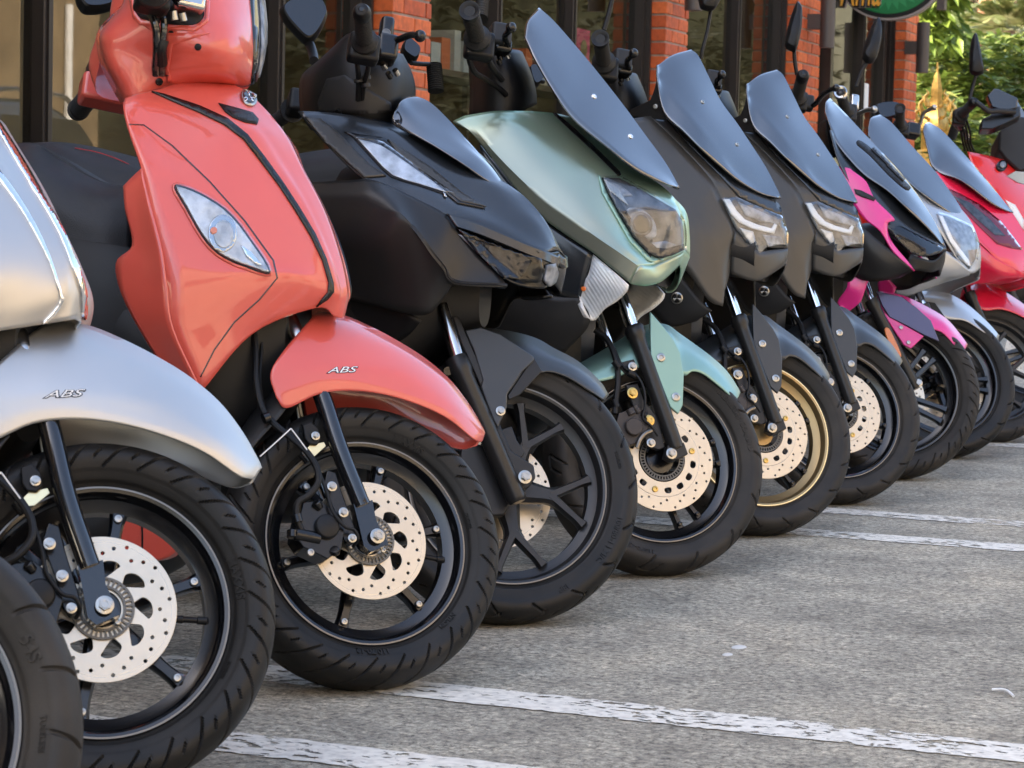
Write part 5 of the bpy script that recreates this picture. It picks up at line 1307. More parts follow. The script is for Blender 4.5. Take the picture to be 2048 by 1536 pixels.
def filano_rear(b):
    seat(b, [
        [(-40, 300, -.01), (60, 285, -.01), (110, 312, -.01), (160, 344, -.01), (210, 366, -.01), (266, 374, -.01)],
        [(-40, 330, -.11), (50, 322, -.11), (104, 345, -.11), (154, 372, -.11), (206, 388, -.11), (262, 390, -.09)],
        [(-40, 380, -.15), (50, 380, -.15), (104, 400, -.15), (154, 425, -.145), (206, 440, -.135), (262, 440, -.11)],
        [(-40, 440, -.155), (50, 450, -.155), (104, 462, -.155), (154, 478, -.15), (206, 486, -.14), (262, 496, -.11)]], mirror='rows')
    loft(b, 'rear_body', [(-.60, .10, .08, .40), (-.78, .14, .06, .44), (-1.10, .155, .10, .46), (-1.42, .12, .26, .52), (-1.62, .05, .40, .56)], 'plastic')
    loft(b, 'floorboard', [(-.28, .06, .02, .12), (-.38, .16, -.08, .10), (-.6, .17, -.10, .05), (-.8, .16, -.10, .10)], 'plastic')
    loft(b, 'engine_case', [(-.85, .09, -.10, .12), (-1.1, .11, -.12, .10), (-1.36, .10, -.10, .08)], 'caliper')
    loft(b, 'inner_shield', [(-.13, .05, .22, .45), (-.22, .12, .10, .55), (-.30, .14, .08, .52)], 'plastic')
    build_wheel(b, 'rear', .4, 'B', (-1.28, 0, .0), .230, .120, 'rear_wheel', detail=False, tread='sweep', stripe=None)
filano_top(B2); filano_rear(B2)
# ------------------------------------------------------------------ silver scooter: same build, other paint
B1 = Bike(1, 'scooter', 'silver scooter at the left edge with bright chrome strips and ABS lettering on its fender')
clone(B2, B1, {'coral': 'silver'}, skip=('handlebar_cowl', 'cowl_back', 'headlamp_ring', 'headlamp_lens', 'cable_opening', 'opening_lip', 'cable_slot', 'screw_hole', 'cowl_crease', 'leg_shield', 'shield_side', 'trim_strip', 'panel_seam', 'lamp_surround', 'turn_signal', 'emblem', 'air_slot', 'inner_cover', 'front_wheel', 'mirror', 'mirror_stem'))
for o_ in B1.e.children:
    if o_.name.split('.')[0] == 'front_fender': o_.matrix_basis = o_.matrix_basis @ T4(-.016, 0, .004)
build_wheel(B1, 'filano', rad(28), tread='sweep', texts=(('MAXXIS', 22, .016, .20, .0005), ('NYLON', -95, .010, .18, .0002), ('TUBELESS', -18, .006, .15, 0), ('110/70-12', 160, .0135, .17, 0)))
def silver_body(b):
    f = 'B'
    sh = b.patch('leg_shield', [
        [(-390, 190, -.18), (-260, 190, -.15), (-180, 195, -.11), (-100, 200, -.045), (-80, 200, -.02), (-66, 205, 0)],
        [(-370, 300, -.20), (-210, 300, -.165), (-130, 298, -.115), (-38, 292, -.044), (-18, 285, -.02), (-4, 278, 0)],
        [(-350, 400, -.225), (-165, 400, -.170), (-75, 392, -.105), (20, 380, -.040), (38, 366, -.018), (50, 355, 0)],
        [(-330, 500, -.235), (-125, 490, -.170), (-28, 478, -.100), (72, 460, -.036), (92, 442, -.016), (104, 432, 0)],
        [(-310, 570, -.235), (-95, 562, -.165), (2, 550, -.095), (106, 530, -.033), (130, 512, -.015), (144, 502, 0)],
        [(-300, 640, -.228), (-100, 630, -.160), (5, 612, -.092), (118, 588, -.032), (144, 572, -.014), (160, 564, 0)],
        [(-290, 700, -.215), (-130, 685, -.160), (-20, 665, -.100), (90, 648, -.038), (134, 641, -.017), (152, 638, 0)]], 'silver', f, 6, 6, mirror='cols', th=.004)
    inlay(b, 'chrome_strip', sh, smooth2([(-35, 300), (0, 345), (35, 392), (70, 450), (98, 510), (115, 560), (124, 592), (126, 600), (110, 628), (92, 645), (84, 646), (106, 622), (119, 598), (113, 570), (96, 520), (66, 462), (30, 404), (-5, 356), (-40, 310)], 2), 'chrome', f, .004, .005, 4)
    inlay(b, 'chrome_strip', sh, smooth2([(-14, 235), (0, 250), (44, 320), (86, 392), (124, 460), (154, 530), (170, 580), (172, 628), (166, 640), (163, 625), (160, 580), (144, 535), (116, 466), (77, 398), (34, 328), (-12, 250)], 2), 'chrome', f, .004, .005, 4)
    return sh
SH1 = silver_body(B1)
# ------------------------------------------------------------------ foreground wheel at the left edge
B0 = Bike(0, 'scooter', 'nearest scooter, of which only a dusty front tyre shows at the lower left corner', X=(-1.50, 1.95, 0, 7, 38), wh=(.2295, .112))
build_wheel(B0, 'filano', rad(10), tread='block', tyremat='rubber_dusty', texts=(('54S', 32, .020, .35, .0004), ('TUBELESS', 5, .009, .30, 0)))
rod(B0, 'fork_leg', (-345, 1000, -.08), (-290, 1400, -.085), .015, 'gloss'); rod(B0, 'fork_leg', (-345, 1000, .08), (-290, 1400, .085), .015, 'gloss')
loft(B0, 'leg_shield', [(-.05, .06, .25, .50), (-.12, .16, .14, .60), (-.25, .20, .08, .72), (-.34, .14, .12, .74)], 'silver')
rear_end(B0, 'flat')
# ------------------------------------------------------------------ matte black scooter
B3 = Bike(3, 'scooter', 'matte black angular scooter with a short visor between the coral and the green scooter')
def vario(b):
    f = 'B'
    cw = b.patch('front_cowl', [
        [(597, 222, -.20), (662, 225, -.155), (735, 236, -.10), (792, 246, -.05), (830, 238, 0)],
        [(652, 286, -.20), (705, 268, -.160), (790, 268, -.10), (842, 276, -.05), (882, 264, 0)],
        [(727, 357, -.195), (782, 350, -.16), (850, 318, -.10), (906, 326, -.05), (948, 325, 0)],
        [(800, 392, -.185), (852, 382, -.15), (915, 378, -.095), (975, 365, -.05), (1022, 372, 0)],
        [(893, 428, -.165), (932, 424, -.135), (985, 426, -.09), (1028, 410, -.045), (1064, 408, 0)],
        [(965, 456, -.13), (1003, 458, -.105), (1040, 458, -.07), (1072, 448, -.035), (1097, 452, 0)],
        [(1078, 503, -.075), (1090, 503, -.055), (1100, 502, -.04), (1109, 500, -.02), (1116, 500, 0)]], 'matte_blue', f, 6, 6, mirror='cols', th=.004)
    inlay(b, 'cowl_panel', cw, [(609, 234), (640, 238), (672, 262), (740, 330), (772, 352), (728, 356), (650, 284)], 'graphite', f, .003, .004, 8)
    dr = inlay(b, 'running_light', cw, smooth2([(706, 275), (735, 280), (765, 288), (800, 313), (850, 350), (906, 391), (880, 386), (830, 368), (782, 354), (745, 318)], 2, (0, 5)), 'lampdark', f, .002, .003, 7)
    inlay(b, 'reflector', cw, smooth2([(716, 280), (760, 292), (800, 318), (850, 354), (893, 387), (840, 370), (786, 352), (750, 318)], 2, (0, 4)), 'reflector_white', f, .004, .001, 4, parent=dr)
    inlay(b, 'lens', cw, smooth2([(706, 275), (735, 280), (765, 288), (800, 313), (850, 350), (906, 391), (880, 386), (830, 368), (782, 354), (745, 318)], 2, (0, 5)), 'lens', f, .009, .002, 7, parent=dr)
    inlay(b, 'cowl_groove', cw, [(688, 264), (720, 270), (768, 276), (805, 298), (860, 342), (925, 400), (970, 415), (966, 417), (915, 407), (855, 358), (800, 312), (762, 286), (712, 278)], 'satin', f, .003, .004, 7)
    inlay(b, 'cowl_wedge', cw, [(775, 280), (800, 296), (860, 335), (925, 388), (972, 415), (920, 404), (850, 350), (795, 308)], 'graphite', f, .0045, .002, 7)
    T_ = [(600, 366, -.195), (700, 360, -.20), (735, 358, -.20), (772, 368, -.195), (835, 398, -.182), (893, 430, -.167), (925, 470, -.15), (962, 516, -.135), (1004, 556, -.115)]
    M_ = [(610, 450, -.225), (705, 445, -.235), (765, 435, -.238), (802, 430, -.236), (838, 470, -.22), (866, 508, -.206), (888, 535, -.192), (912, 564, -.172), (1014, 571, -.118)]
    L_ = [(660, 590, -.17), (740, 610, -.18), (780, 620, -.185), (830, 630, -.18), (858, 628, -.172), (874, 614, -.165), (892, 590, -.158), (915, 570, -.150), (1010, 578, -.10)]
    K_ = [0, 0, .2, .7, 1, 1, 1, 1, 1]
    def mix_(A_, B_, t): return tuple(a+(c-a)*t for a, c in zip(A_, B_))
    rows = [T_, [], [], M_, [], [], L_]
    for t_, m_, l_, k_ in zip(T_, M_, L_, K_):
        bul = .018*(1-k_)
        rows[1].append(tuple(np.array(mix_(t_, m_, .30+.15*k_))-[0, 0, bul])); rows[2].append(tuple(np.array(mix_(t_, m_, .62+.33*k_))-[0, 0, bul*.7]))
        rows[4].append(tuple(np.array(mix_(m_, l_, .30-.25*k_))-[0, 0, bul*.6])); rows[5].append(mix_(m_, l_, .65-.1*k_))
    b.patch('side_fairing', rows, 'matte', f, 4, 5, mirror='sep', th=.004)
    lb = b.patch('lamp_housing', [
        [(893, 429, -.164), (932, 450, -.145), (975, 470, -.12), (1040, 492, -.09), (1085, 503, -.06), (1117, 503, 0)],
        [(925, 470, -.150), (955, 486, -.135), (1000, 505, -.11), (1050, 520, -.085), (1092, 524, -.055), (1118, 520, 0)],
        [(965, 518, -.136), (990, 530, -.12), (1020, 545, -.10), (1055, 556, -.078), (1090, 556, -.05), (1114, 545, 0)],
        [(1004, 557, -.116), (1020, 562, -.11), (1040, 570, -.092), (1065, 576, -.07), (1089, 577, -.045), (1106, 565, 0)]], 'satin', f, 5, 5, mirror='cols', th=.004)
    b.patch('lamp_brow', [
        [(893, 427, -.170), (945, 440, -.150), (1000, 462, -.122), (1050, 484, -.092), (1090, 500, -.060), (1116, 512, -.02), (1119, 508, 0)],
        [(912, 452, -.168), (955, 466, -.148), (1005, 486, -.122), (1052, 506, -.094), (1090, 520, -.062), (1115, 530, -.022), (1119, 526, 0)],
        [(916, 460, -.150), (957, 474, -.130), (1006, 494, -.105), (1052, 512, -.080), (1090, 524, -.052), (1113, 534, -.016), (1117, 530, 0)]], 'matte_blue', f, 4, 5, mirror='cols', su=(1,), th=.004)
    hl = inlay(b, 'headlamp', lb, [(916, 468), (945, 476), (1000, 496), (1046, 510), (1062, 522), (1050, 545), (1036, 558), (1002, 553), (962, 514)], 'reflector', f, .004, .002, 5)
    inlay(b, 'lens', lb, [(912, 456), (945, 466), (1000, 490), (1080, 518), (1086, 540), (1078, 566), (1040, 563), (1002, 556), (958, 512)], 'lens_smoke', f, .008, .002, 7, parent=hl)
    inlay(b, 'chin_lens', lb, [(1092, 530), (1106, 527), (1112, 545), (1108, 562), (1094, 572), (1086, 560)], 'reflector', f, .008, .006, 6)
    screen(b, [
        [(790, 222, -.075), (800, 204, -.06), (812, 194, -.03), (828, 191, 0)],
        [(786, 246, -.085), (815, 232, -.065), (836, 218, -.03), (858, 203, 0)],
        [(839, 274, -.090), (855, 262, -.065), (874, 247, -.03), (893, 235, 0)],
        [(872, 292, -.085), (895, 290, -.06), (915, 282, -.03), (938, 284, 0)],
        [(925, 326, -.07), (945, 324, -.05), (962, 320, -.025), (980, 330, 0)],
        [(976, 361, -.045), (988, 362, -.03), (996, 360, -.015), (1004, 362, 0)],
        [(1016, 375, -.01), (1019, 376, -.007), (1021, 377, -.004), (1023, 378, 0)]])
    inlay(b, 'emblem', cw, [(884, 384), (890, 388), (893, 396), (888, 394)], 'steel', f, .004, .002, 4)
    # lower dark cover and leg shield
    b.patch('lower_cover', [
        [(700, 560, -.17), (760, 590, -.175), (842, 642, -.165)],
        [(690, 600, -.16), (745, 640, -.165), (820, 668, -.155)],
        [(640, 640, -.14), (720, 690, -.15), (792, 688, -.145)]], 'plastic', f, 4, 4, mirror='sep', th=.004)
    loft(b, 'inner_shield', [(-.06, .03, .30, .42), (-.16, .10, .22, .56), (-.22, .16, .10, .62), (-.34, .15, .06, .60)], 'plastic')
    # dashboard and handlebar cover
    f = 'S'
    hc = b.patch('handlebar_cover', [
        [(640, 118, .06), (668, 92, -.04), (700, 66, -.09), (740, 80, -.10), (780, 100, -.08), (806, 108, 0)],
        [(604, 150, .06), (640, 130, -.05), (690, 110, -.11), (745, 120, -.12), (796, 130, -.09), (822, 140, 0)],
        [(598, 185, .06), (632, 170, -.05), (690, 160, -.11), (745, 165, -.12), (800, 168, -.09), (831, 172, 0)],
        [(602, 225, .05), (640, 222, -.045), (690, 220, -.09), (745, 225, -.10), (795, 215, -.08), (830, 205, 0)],
        [(620, 260, .05), (650, 262, -.04), (700, 265, -.06), (745, 265, -.07), (790, 250, -.05), (826, 235, 0)]], 'plastic', f, 5, 5, th=.004)
    inlay(b, 'cover_panel', hc, [(655, 158), (690, 150), (730, 175), (780, 205), (783, 222), (750, 228), (640, 224), (637, 205)], 'plastic2', f, .004, .004, 8)
    bolt_on(b, hc, 680, 222, shared('hx6', lambda: hex_bolt(.006, .005)), 'satin', f, lift=.006)
    grip(b, (724, 28, -.37), (729, 84, -.24), .0160); housing(b, (727, 98, -.22), (.058, .035, .055))
    b.tube('throttle_cable', [(712, 112, -.21), (716, 140, -.19), (717, 165, -.16), (716, 200, -.12)], .005, 'plastic', f)
    b.tube('throttle_cable', [(738, 108, -.21), (736, 140, -.19), (728, 165, -.16), (724, 198, -.12)], .005, 'plastic', f)
    for (x, y) in ((716, 161), (732, 155), (731, 170)): rod(b, 'cable_clip', (x, y-3, -.165), (x+1, y+4, -.163), .0085, 'plastic2', f)
    housing(b, (773, 58, -.15), (.026, .03, .045), 'satin', name='master_cylinder'); 
    bm = bmesh.new(); A = Vector(b.p(f, 772, 67, -.17)); lathe(bm, [(0, .0085), (.004, .0085), (.004, .0062), (.003, .0060), (.003, .0001)], 28, A, (0, -1, 0), cap=False); b.add('sight_glass', bm_mesh(bm), 'machined', f)
    housing(b, (772, 100, -.17), (.04, .05, .05), 'satin', name='lever_perch')
    lever(b, [(784, 84, -.18), (800, 78, -.20), (822, 70, -.23), (840, 72, -.26)], .0065, .0115)
    for (x, y, m_) in ((762, 112, 'zinc'), (765, 128, 'steel'), (790, 140, 'steel'), (776, 146, 'satin')): rod(b, 'hose_fitting', (x, y, -.16), (x+5, y+9, -.15), .0055, m_, f)
    mirror_head(b, [(558, 20), (580, 4), (592, -4), (632, -4), (653, 26), (648, 50), (632, 78), (618, 90), (606, 88), (584, 66), (566, 44)], .34, .03, stem=[(616, 84, .34), (622, 95, .33), (627, 112, .30), (628, 122, .26)], glass=True, r=.010)
    mirror_head(b, [(808, 84), (822, 92), (834, 104), (836, 116), (826, 128), (812, 122), (800, 108)], .30, .03, stem=[(822, 126, .28), (842, 128, .30), (866, 130, .33), (876, 140, .33)], glass=True, r=.005)
    rod(b, 'bar_sleeve', (868, 130, .33), (872, 182, .33), .016, 'grip', f, prof=[(i/24, .014 if i % 2 else .017) for i in range(25)])
    grip(b, (552, 243, .36), (585, 220, .26), .016); housing(b, (592, 206, .24), (.035, .05, .05)); lever(b, [(596, 212, .25), (600, 200, .28), (592, 190, .32)], .007, .0)
    # fender and fork
    fc = b.patch('front_fender', [
        [(905, 730, -.070), (905, 690, -.068), (910, 660, -.05), (925, 648, 0)],
        [(945, 752, -.072), (950, 700, -.070), (955, 670, -.05), (965, 655, 0)],
        [(990, 780, -.072), (1000, 720, -.070), (1010, 685, -.05), (1020, 662, 0)],
        [(1020, 785, -.071), (1046, 738, -.069), (1060, 700, -.048), (1072, 676, 0)],
        [(1082, 745, -.068), (1090, 728, -.062), (1100, 712, -.045), (1108, 696, 0)],
        [(1130, 752, -.062), (1138, 742, -.056), (1148, 732, -.040), (1156, 722, 0)],
        [(1180, 782, -.052), (1187, 775, -.046), (1195, 768, -.030), (1200, 762, 0)],
        [(1209, 801, -.036), (1213, 796, -.03), (1216, 792, -.018), (1218, 790, 0)]], 'fendergrey', f, 5, 5, mirror='cols', th=.003)
    fp = plate(b, 'fender_side', [(930, 660), (962, 654), (1002, 668), (1068, 712), (1068, 722), (1046, 742), (1015, 788), (1014, 815), (996, 856), (984, 832), (968, 790), (962, 772), (966, 760), (948, 700)], -.082, .010, 'fendergrey', f, bev=.0025)
    plate(b, 'fender_edge', [(905, 632), (918, 634), (930, 662), (952, 712), (968, 757), (962, 772), (950, 745), (925, 690)], -.080, .010, 'matte', f)
    plate(b, 'fender_web', [(1068, 714), (1085, 742), (1040, 790), (1018, 800), (1015, 790), (1046, 744)], -.074, .006, 'matte', f)
    bolt_at(b, 1001, 822, -.084, shared('hx8', lambda: hex_bolt(.007, .006)), 'zinc', f)
    for s_ in (-1, 1):
        o1 = rod(b, 'fork_tube', (884, 610, -.070), (918, 725, -.070), .0135, 'steel', f); o2 = rod(b, 'fork_leg', (911, 715, -.070), (1036, 1005, -.078), .0195, 'matte', f, prof=[(0, .020), (.05, .0225), (.10, .0225), (.13, .0190), (.97, .0190), (.985, .0175), (1., .014)])
        if s_ == 1:
            for o in (o1, o2): v = get_v(o.data).copy(); v[:, 1] *= -1; set_v(o.data, v); flip(o.data)
    plate(b, 'axle_lug', [(966, 862), (1000, 846), (1022, 900), (1068, 930), (1072, 955), (1058, 975), (1030, 985), (1000, 940)], -.070, .022, 'matte', f, bev=.003)
    plate(b, 'guard_rib', [(1002, 858), (1024, 852), (1034, 880), (1050, 905), (1044, 915), (1028, 912), (1008, 880)], -.062, .012, 'matte', f, bev=.002)
    bolt_at(b, 1050, 954, -.090, shared('hx11', lambda: hex_bolt(.0098, .010)), 'zinc', f, name='axle_bolt')
    rod(b, 'cable_clamp', (893, 742, -.06), (896, 742, -.075), .008, 'satin', f); rod(b, 'hanger_tube', (826, 640, .06), (850, 720, .06), .008, 'steel', f)
    plate(b, 'wheel_shield', [(925, 880), (1000, 898), (1032, 985), (1010, 1030), (960, 1035), (930, 1010), (915, 950)], -.050, .020, 'matte', f, bev=.004)
    # seat
    seat(b, [
        [(60, 286, 0), (120, 284, 0), (190, 294, 0), (290, 318, 0), (360, 330, 0)],
        [(60, 300, -.10), (120, 300, -.10), (190, 320, -.10), (290, 345, -.10), (360, 356, -.08)],
        [(60, 330, -.14), (130, 335, -.14), (200, 362, -.14), (290, 392, -.13), (360, 410, -.10)]])
    b.tube('stitching', [(150, 296, -.06), (200, 306, -.065), (250, 325, -.075), (283, 346, -.08)], .0012, 'stitch', 'B', seg=5)
    rear_end(b)
vario(B3)
build_wheel(B3, 'vario', 0, tread='zig', rimmat='rim_satin', stripe='machined', texts=(('100/80-14 M/C', -22, .0165, .42, .0003), ('48P', -57, .0165, .42, .0003), ('TUBELESS', 20, .008, .40, 0)))
# ------------------------------------------------------------------ green scooter
B4 = Bike(4, 'scooter', 'metallic green scooter with a tall dark windscreen and a black front wheel')
def nmax_front(b):
    f = 'S'
    b.patch('front_fender', [
        [(1165, 765, -.068), (1160, 745, -.05), (1156, 728, 0)],
        [(1225, 757, -.075), (1222, 718, -.06), (1216, 694, 0)],
        [(1290, 730, -.078), (1288, 676, -.062), (1286, 652, 0)],
        [(1345, 720, -.080), (1338, 672, -.062), (1330, 648, 0)],
        [(1368, 750, -.078), (1364, 700, -.06), (1361, 668, 0)],
        [(1385, 742, -.076), (1390, 712, -.057), (1392, 690, 0)],
        [(1408, 748, -.072), (1418, 728, -.052), (1424, 714, 0)],
        [(1438, 771, -.065), (1447, 755, -.045), (1453, 741, 0)],
        [(1460, 790, -.055), (1468, 780, -.035), (1473, 770, 0)],
        [(1474, 798, -.040), (1478, 792, -.025), (1481, 785, 0)]], 'green_satin', f, 5, 5, mirror='cols', th=.003)
    sp = plate(b, 'fender_side', [(1300, 622), (1328, 654), (1348, 680), (1361, 705), (1368, 750), (1366, 810), (1357, 828), (1341, 814), (1302, 716)], -.090, .008, 'green_satin', f, bev=.002)
    for (x, y) in ((1322, 715), (1352, 794)): bolt_at(b, x, y, -.091, shared('rb10', lambda: round_bolt(.0095)), 'zinc', f, sp)
    o1 = rod(b, 'fork_tube', (1240, 580, -.078), (1268, 660, -.078), .0125, 'chrome', f)
    pr = [(0, .018), (.02, .0215), (.08, .0215), (.10, .0185), (.16, .0172), (.97, .0172), (1, .015)]
    o2 = rod(b, 'fork_leg', (1266, 652, -.078), (1352, 897, -.084), .0175, 'matte', f, prof=pr)
    for o in (o1, o2):
        m2 = o.data.copy(); v = get_v(m2).copy(); v[:, 1] *= -1; set_v(m2, v); flip(m2); b.add(o.name.split('.')[0], m2, None, f)
    plate(b, 'axle_lug', [(1336, 890), (1368, 884), (1377, 908), (1356, 918), (1344, 922), (1330, 914)], -.090, .022, 'matte', f, bev=.002)
    bolt_at(b, 1343, 907, -.092, shared('hx12', lambda: hex_bolt(.0105, .009)), 'zinc', f, name='axle_bolt')
    plate(b, 'caliper_bracket', [(1252, 770), (1276, 768), (1288, 800), (1318, 836), (1330, 895), (1318, 900), (1296, 892), (1284, 860), (1262, 800)], -.080, .012, 'matte', f)
    cal = lump(b, 'brake_caliper', [('p', [(1238, 826), (1262, 818), (1290, 826), (1298, 850), (1288, 880), (1262, 890), (1240, 882), (1230, 856)], -.088, .05),
        ('c', (1268, 812, -.086), (1278, 826, -.086), .008), ('c', (1258, 818, -.086), (1264, 830, -.086), .010), ('c', (1246, 884, -.086), (1252, 896, -.086), .010)], 'caliper', f)
    pp = b.p(f, 1266, 855, -.088); bm = bmesh.new(); lathe(bm, [(-.002, .019), (.008, .019), (.010, .017), (.0105, .0001)], 32, pp, (0, -1, 0), cap=False); b.add('piston_cover', bm_mesh(bm), 'caliper', f, cal)
    b.tube('pad_spring', [(1303, 862, -.09), (1290, 868, -.092), (1280, 880, -.092), (1274, 896, -.09)], .0055, 'machined', f)
    for (x, y, m_) in ((1265, 786, 'brass'), (1298, 841, 'brass'), (1265, 733, 'zinc'), (1302, 886, 'zinc')):
        bolt_at(b, x, y, -.086, shared(('hx', m_), lambda: hex_bolt(.0092 if m_ == 'brass' else .0075, .008)), m_, f)
    b.tube('brake_hose', [(1190, 660, -.05), (1215, 680, -.06), (1232, 720, -.075), (1236, 760, -.08), (1232, 800, -.084), (1230, 828, -.086)], .0065, 'plastic', f)
    b.tube('abs_cable', [(1196, 656, -.05), (1225, 690, -.065), (1244, 730, -.08), (1274, 752, -.092), (1288, 780, -.094), (1290, 812, -.094), (1286, 836, -.094), (1302, 852, -.094), (1316, 872, -.092)], .0028, 'plastic', f)
    for (x, y, x2, y2) in ((1228, 722, 1238, 735), (1256, 745, 1270, 752), (1228, 800, 1233, 815), (1282, 826, 1292, 832)): rod(b, 'hose_clip', (x, y, -.085), (x2, y2, -.085), .008, 'plastic', f)
    lump(b, 'hose_bracket', [('p', [(1235, 726), (1268, 718), (1278, 740), (1250, 748)], -.078, .006)], 'matte', f)
nmax_front(B4)
def nmax_green_body(b):
    f = 'B'
    e = [(906, 242, -.19), (938, 262, -.20), (971, 299, -.205), (1020, 362, -.205), (1072, 424, -.20), (1125, 465, -.19), (1185, 505, -.175), (1222, 535, -.16), (1260, 566, -.14)]
    k1 = [(930, 231, -.175), (955, 262, -.20), (985, 300, -.21), (1035, 352, -.21), (1088, 400, -.205), (1142, 438, -.195), (1200, 479, -.18), (1240, 506, -.165), (1278, 533, -.14)]
    km = [(990, 222, -.150), (1020, 245, -.175), (1055, 290, -.182), (1095, 335, -.182), (1140, 378, -.18), (1182, 425, -.175), (1226, 470, -.160), (1260, 502, -.145), (1294, 531, -.118)]
    k2 = [(1060, 222, -.12), (1092, 258, -.125), (1128, 292, -.13), (1160, 320, -.13), (1190, 347, -.13), (1223, 405, -.13), (1255, 464, -.12), (1280, 500, -.11), (1312, 528, -.09)]
    k3 = [(1108, 226, -.07), (1150, 264, -.075), (1190, 304, -.08), (1216, 330, -.08), (1241, 352, -.08), (1290, 382, -.075), (1345, 420, -.05), (1356, 470, -.045), (1360, 510, -.04)]
    k4 = [(1150, 235, 0), (1190, 270, 0), (1235, 312, 0), (1265, 337, 0), (1297, 354, 0), (1328, 375, 0), (1355, 406, 0), (1368, 456, 0), (1369, 500, 0)]
    sh = b.patch('front_cowl', [[*q] for q in zip(e, k1, km, k2, k3, k4)], 'green', f, 6, 6, mirror='cols', sv=(1, 3), th=.004)
    b.patch('chin_cover', [
        [(1260, 566, -.14), (1278, 533, -.14), (1294, 531, -.118), (1312, 528, -.09), (1360, 510, -.04), (1369, 500, 0)],
        [(1261, 567, -.139), (1280, 560, -.128), (1300, 556, -.105), (1322, 550, -.078), (1357, 528, -.03), (1364, 520, 0)],
        [(1261, 568, -.138), (1282, 572, -.112), (1300, 571, -.094), (1325, 562, -.064), (1352, 538, -.02), (1359, 530, 0)]], 'green', f, 3, 4, mirror='cols', th=.004)
    inlay(b, 'panel_seam', sh, [(1104, 226), (1112, 226), (1150, 258), (1196, 300), (1240, 344), (1242, 350), (1236, 352), (1190, 306), (1146, 266)], 'satin', f, .0012, .001, 7)
    out = [(1203, 356), (1237, 357), (1290, 385), (1350, 420), (1362, 440), (1366, 470), (1365, 500), (1340, 512), (1318, 517), (1296, 508), (1266, 476), (1237, 428), (1213, 383)]
    hl = inlay(b, 'headlamp', sh, out, 'lampgrey', f, .003, .004, 8)
    inlay(b, 'lamp_bezel', sh, [(1203, 357), (1213, 384), (1237, 428), (1266, 476), (1296, 508), (1318, 517), (1340, 512), (1364, 500), (1364, 488), (1336, 498), (1312, 496), (1284, 470), (1252, 424), (1228, 384)], 'lampdark', f, .006, .004, 6, parent=hl)
    inlay(b, 'reflector', sh, [(1210, 362), (1240, 372), (1265, 392), (1240, 396), (1220, 384)], 'reflector', f, .005, .002, 5, parent=hl)
    inlay(b, 'reflector', sh, smooth2([(1252, 420), (1280, 418), (1306, 440), (1312, 470), (1296, 478), (1270, 458)], 3), 'reflector', f, .005, .004, 5, parent=hl)
    inlay(b, 'reflector', sh, [(1276, 476), (1300, 486), (1330, 482), (1352, 490), (1330, 500), (1300, 500)], 'reflector', f, .005, .004, 5, parent=hl)
    for i_ in range(9): inlay(b, 'reflector_fin', sh, [(1206+i_*3.4, 360+i_*2.2), (1208+i_*3.4, 359+i_*2.2), (1222+i_*4.2, 384+i_*3.4), (1219+i_*4.2, 385+i_*3.4)], 'zinc', f, .0065, .002, 5, parent=hl)
    inlay(b, 'projector_rim', sh, [(1281+21*math.cos(a)-8*math.sin(a), 449+10*math.cos(a)+22*math.sin(a)) for a in np.linspace(0, 2*PI, 21)[:-1]], 'lampgrey', f, .0085, .004, 5, parent=hl)
    inlay(b, 'projector', sh, [(1281+16*math.cos(a)-6*math.sin(a), 449+8*math.cos(a)+17*math.sin(a)) for a in np.linspace(0, 2*PI, 21)[:-1]], 'gloss', f, .0095, .002, 5, parent=hl)
    inlay(b, 'lens', sh, out, 'lens', f, .012, .003, 8, parent=hl)
    inlay(b, 'cowl_highlight_crease', sh, [(1196, 350), (1203, 356), (1213, 384), (1237, 429), (1266, 477), (1297, 510), (1318, 519), (1345, 514), (1364, 504), (1366, 510), (1322, 532), (1296, 522), (1260, 484), (1230, 432), (1204, 386)], 'green_satin', f, .003, .004, 7)
    # side panels and lamp
    b.patch('side_panel', [
        [(960, 290, -.185), (1015, 362, -.19), (1072, 426, -.19), (1128, 467, -.18), (1186, 507, -.17)],
        [(955, 340, -.18), (1015, 410, -.19), (1075, 470, -.19), (1125, 515, -.18), (1172, 555, -.165)],
        [(950, 420, -.16), (1010, 490, -.165), (1070, 560, -.17), (1110, 590, -.165), (1160, 600, -.155)]], 'matte_blue', f, 4, 5, mirror='sep', th=.004)
    ts = b.patch('turn_signal', [
        [(1186, 508, -.165), (1222, 538, -.155), (1258, 570, -.140)],
        [(1176, 550, -.165), (1215, 570, -.155), (1254, 583, -.140)],
        [(1158, 575, -.160), (1195, 598, -.150), (1235, 602, -.138)],
        [(1158, 592, -.158), (1178, 620, -.148), (1210, 618, -.138)],
        [(1170, 620, -.156), (1182, 640, -.146), (1192, 640, -.136)]], 'ribbed', f, 4, 4, mirror='sep', th=.01)
    inlay(b, 'lens', ts, [(1188, 512), (1222, 541), (1254, 570), (1250, 585), (1230, 600), (1190, 636), (1180, 630), (1162, 598), (1160, 578), (1178, 552)], 'lens', f, .008, .003, 7, parent=ts)
    inlay(b, 'bulb', ts, circle2(1168, 577, 5, 8), 'amberbulb', f, .010, .006, 3, parent=ts)
    b.patch('lower_cover', [
        [(960, 480, -.165), (1030, 540, -.165), (1100, 590, -.165), (1158, 592, -.157)],
        [(960, 560, -.155), (1020, 620, -.16), (1090, 650, -.16), (1180, 645, -.145)],
        [(950, 640, -.14), (1020, 690, -.14), (1080, 710, -.14), (1130, 705, -.13)]], 'plastic2', f, 5, 5, mirror='sep', th=.004)
    near = [(1048, 74, -.11), (1070, 117, -.14), (1108, 182, -.155), (1149, 238, -.155), (1213, 291, -.14), (1274, 339, -.11), (1332, 367, -.05), (1357, 374, -.004)]
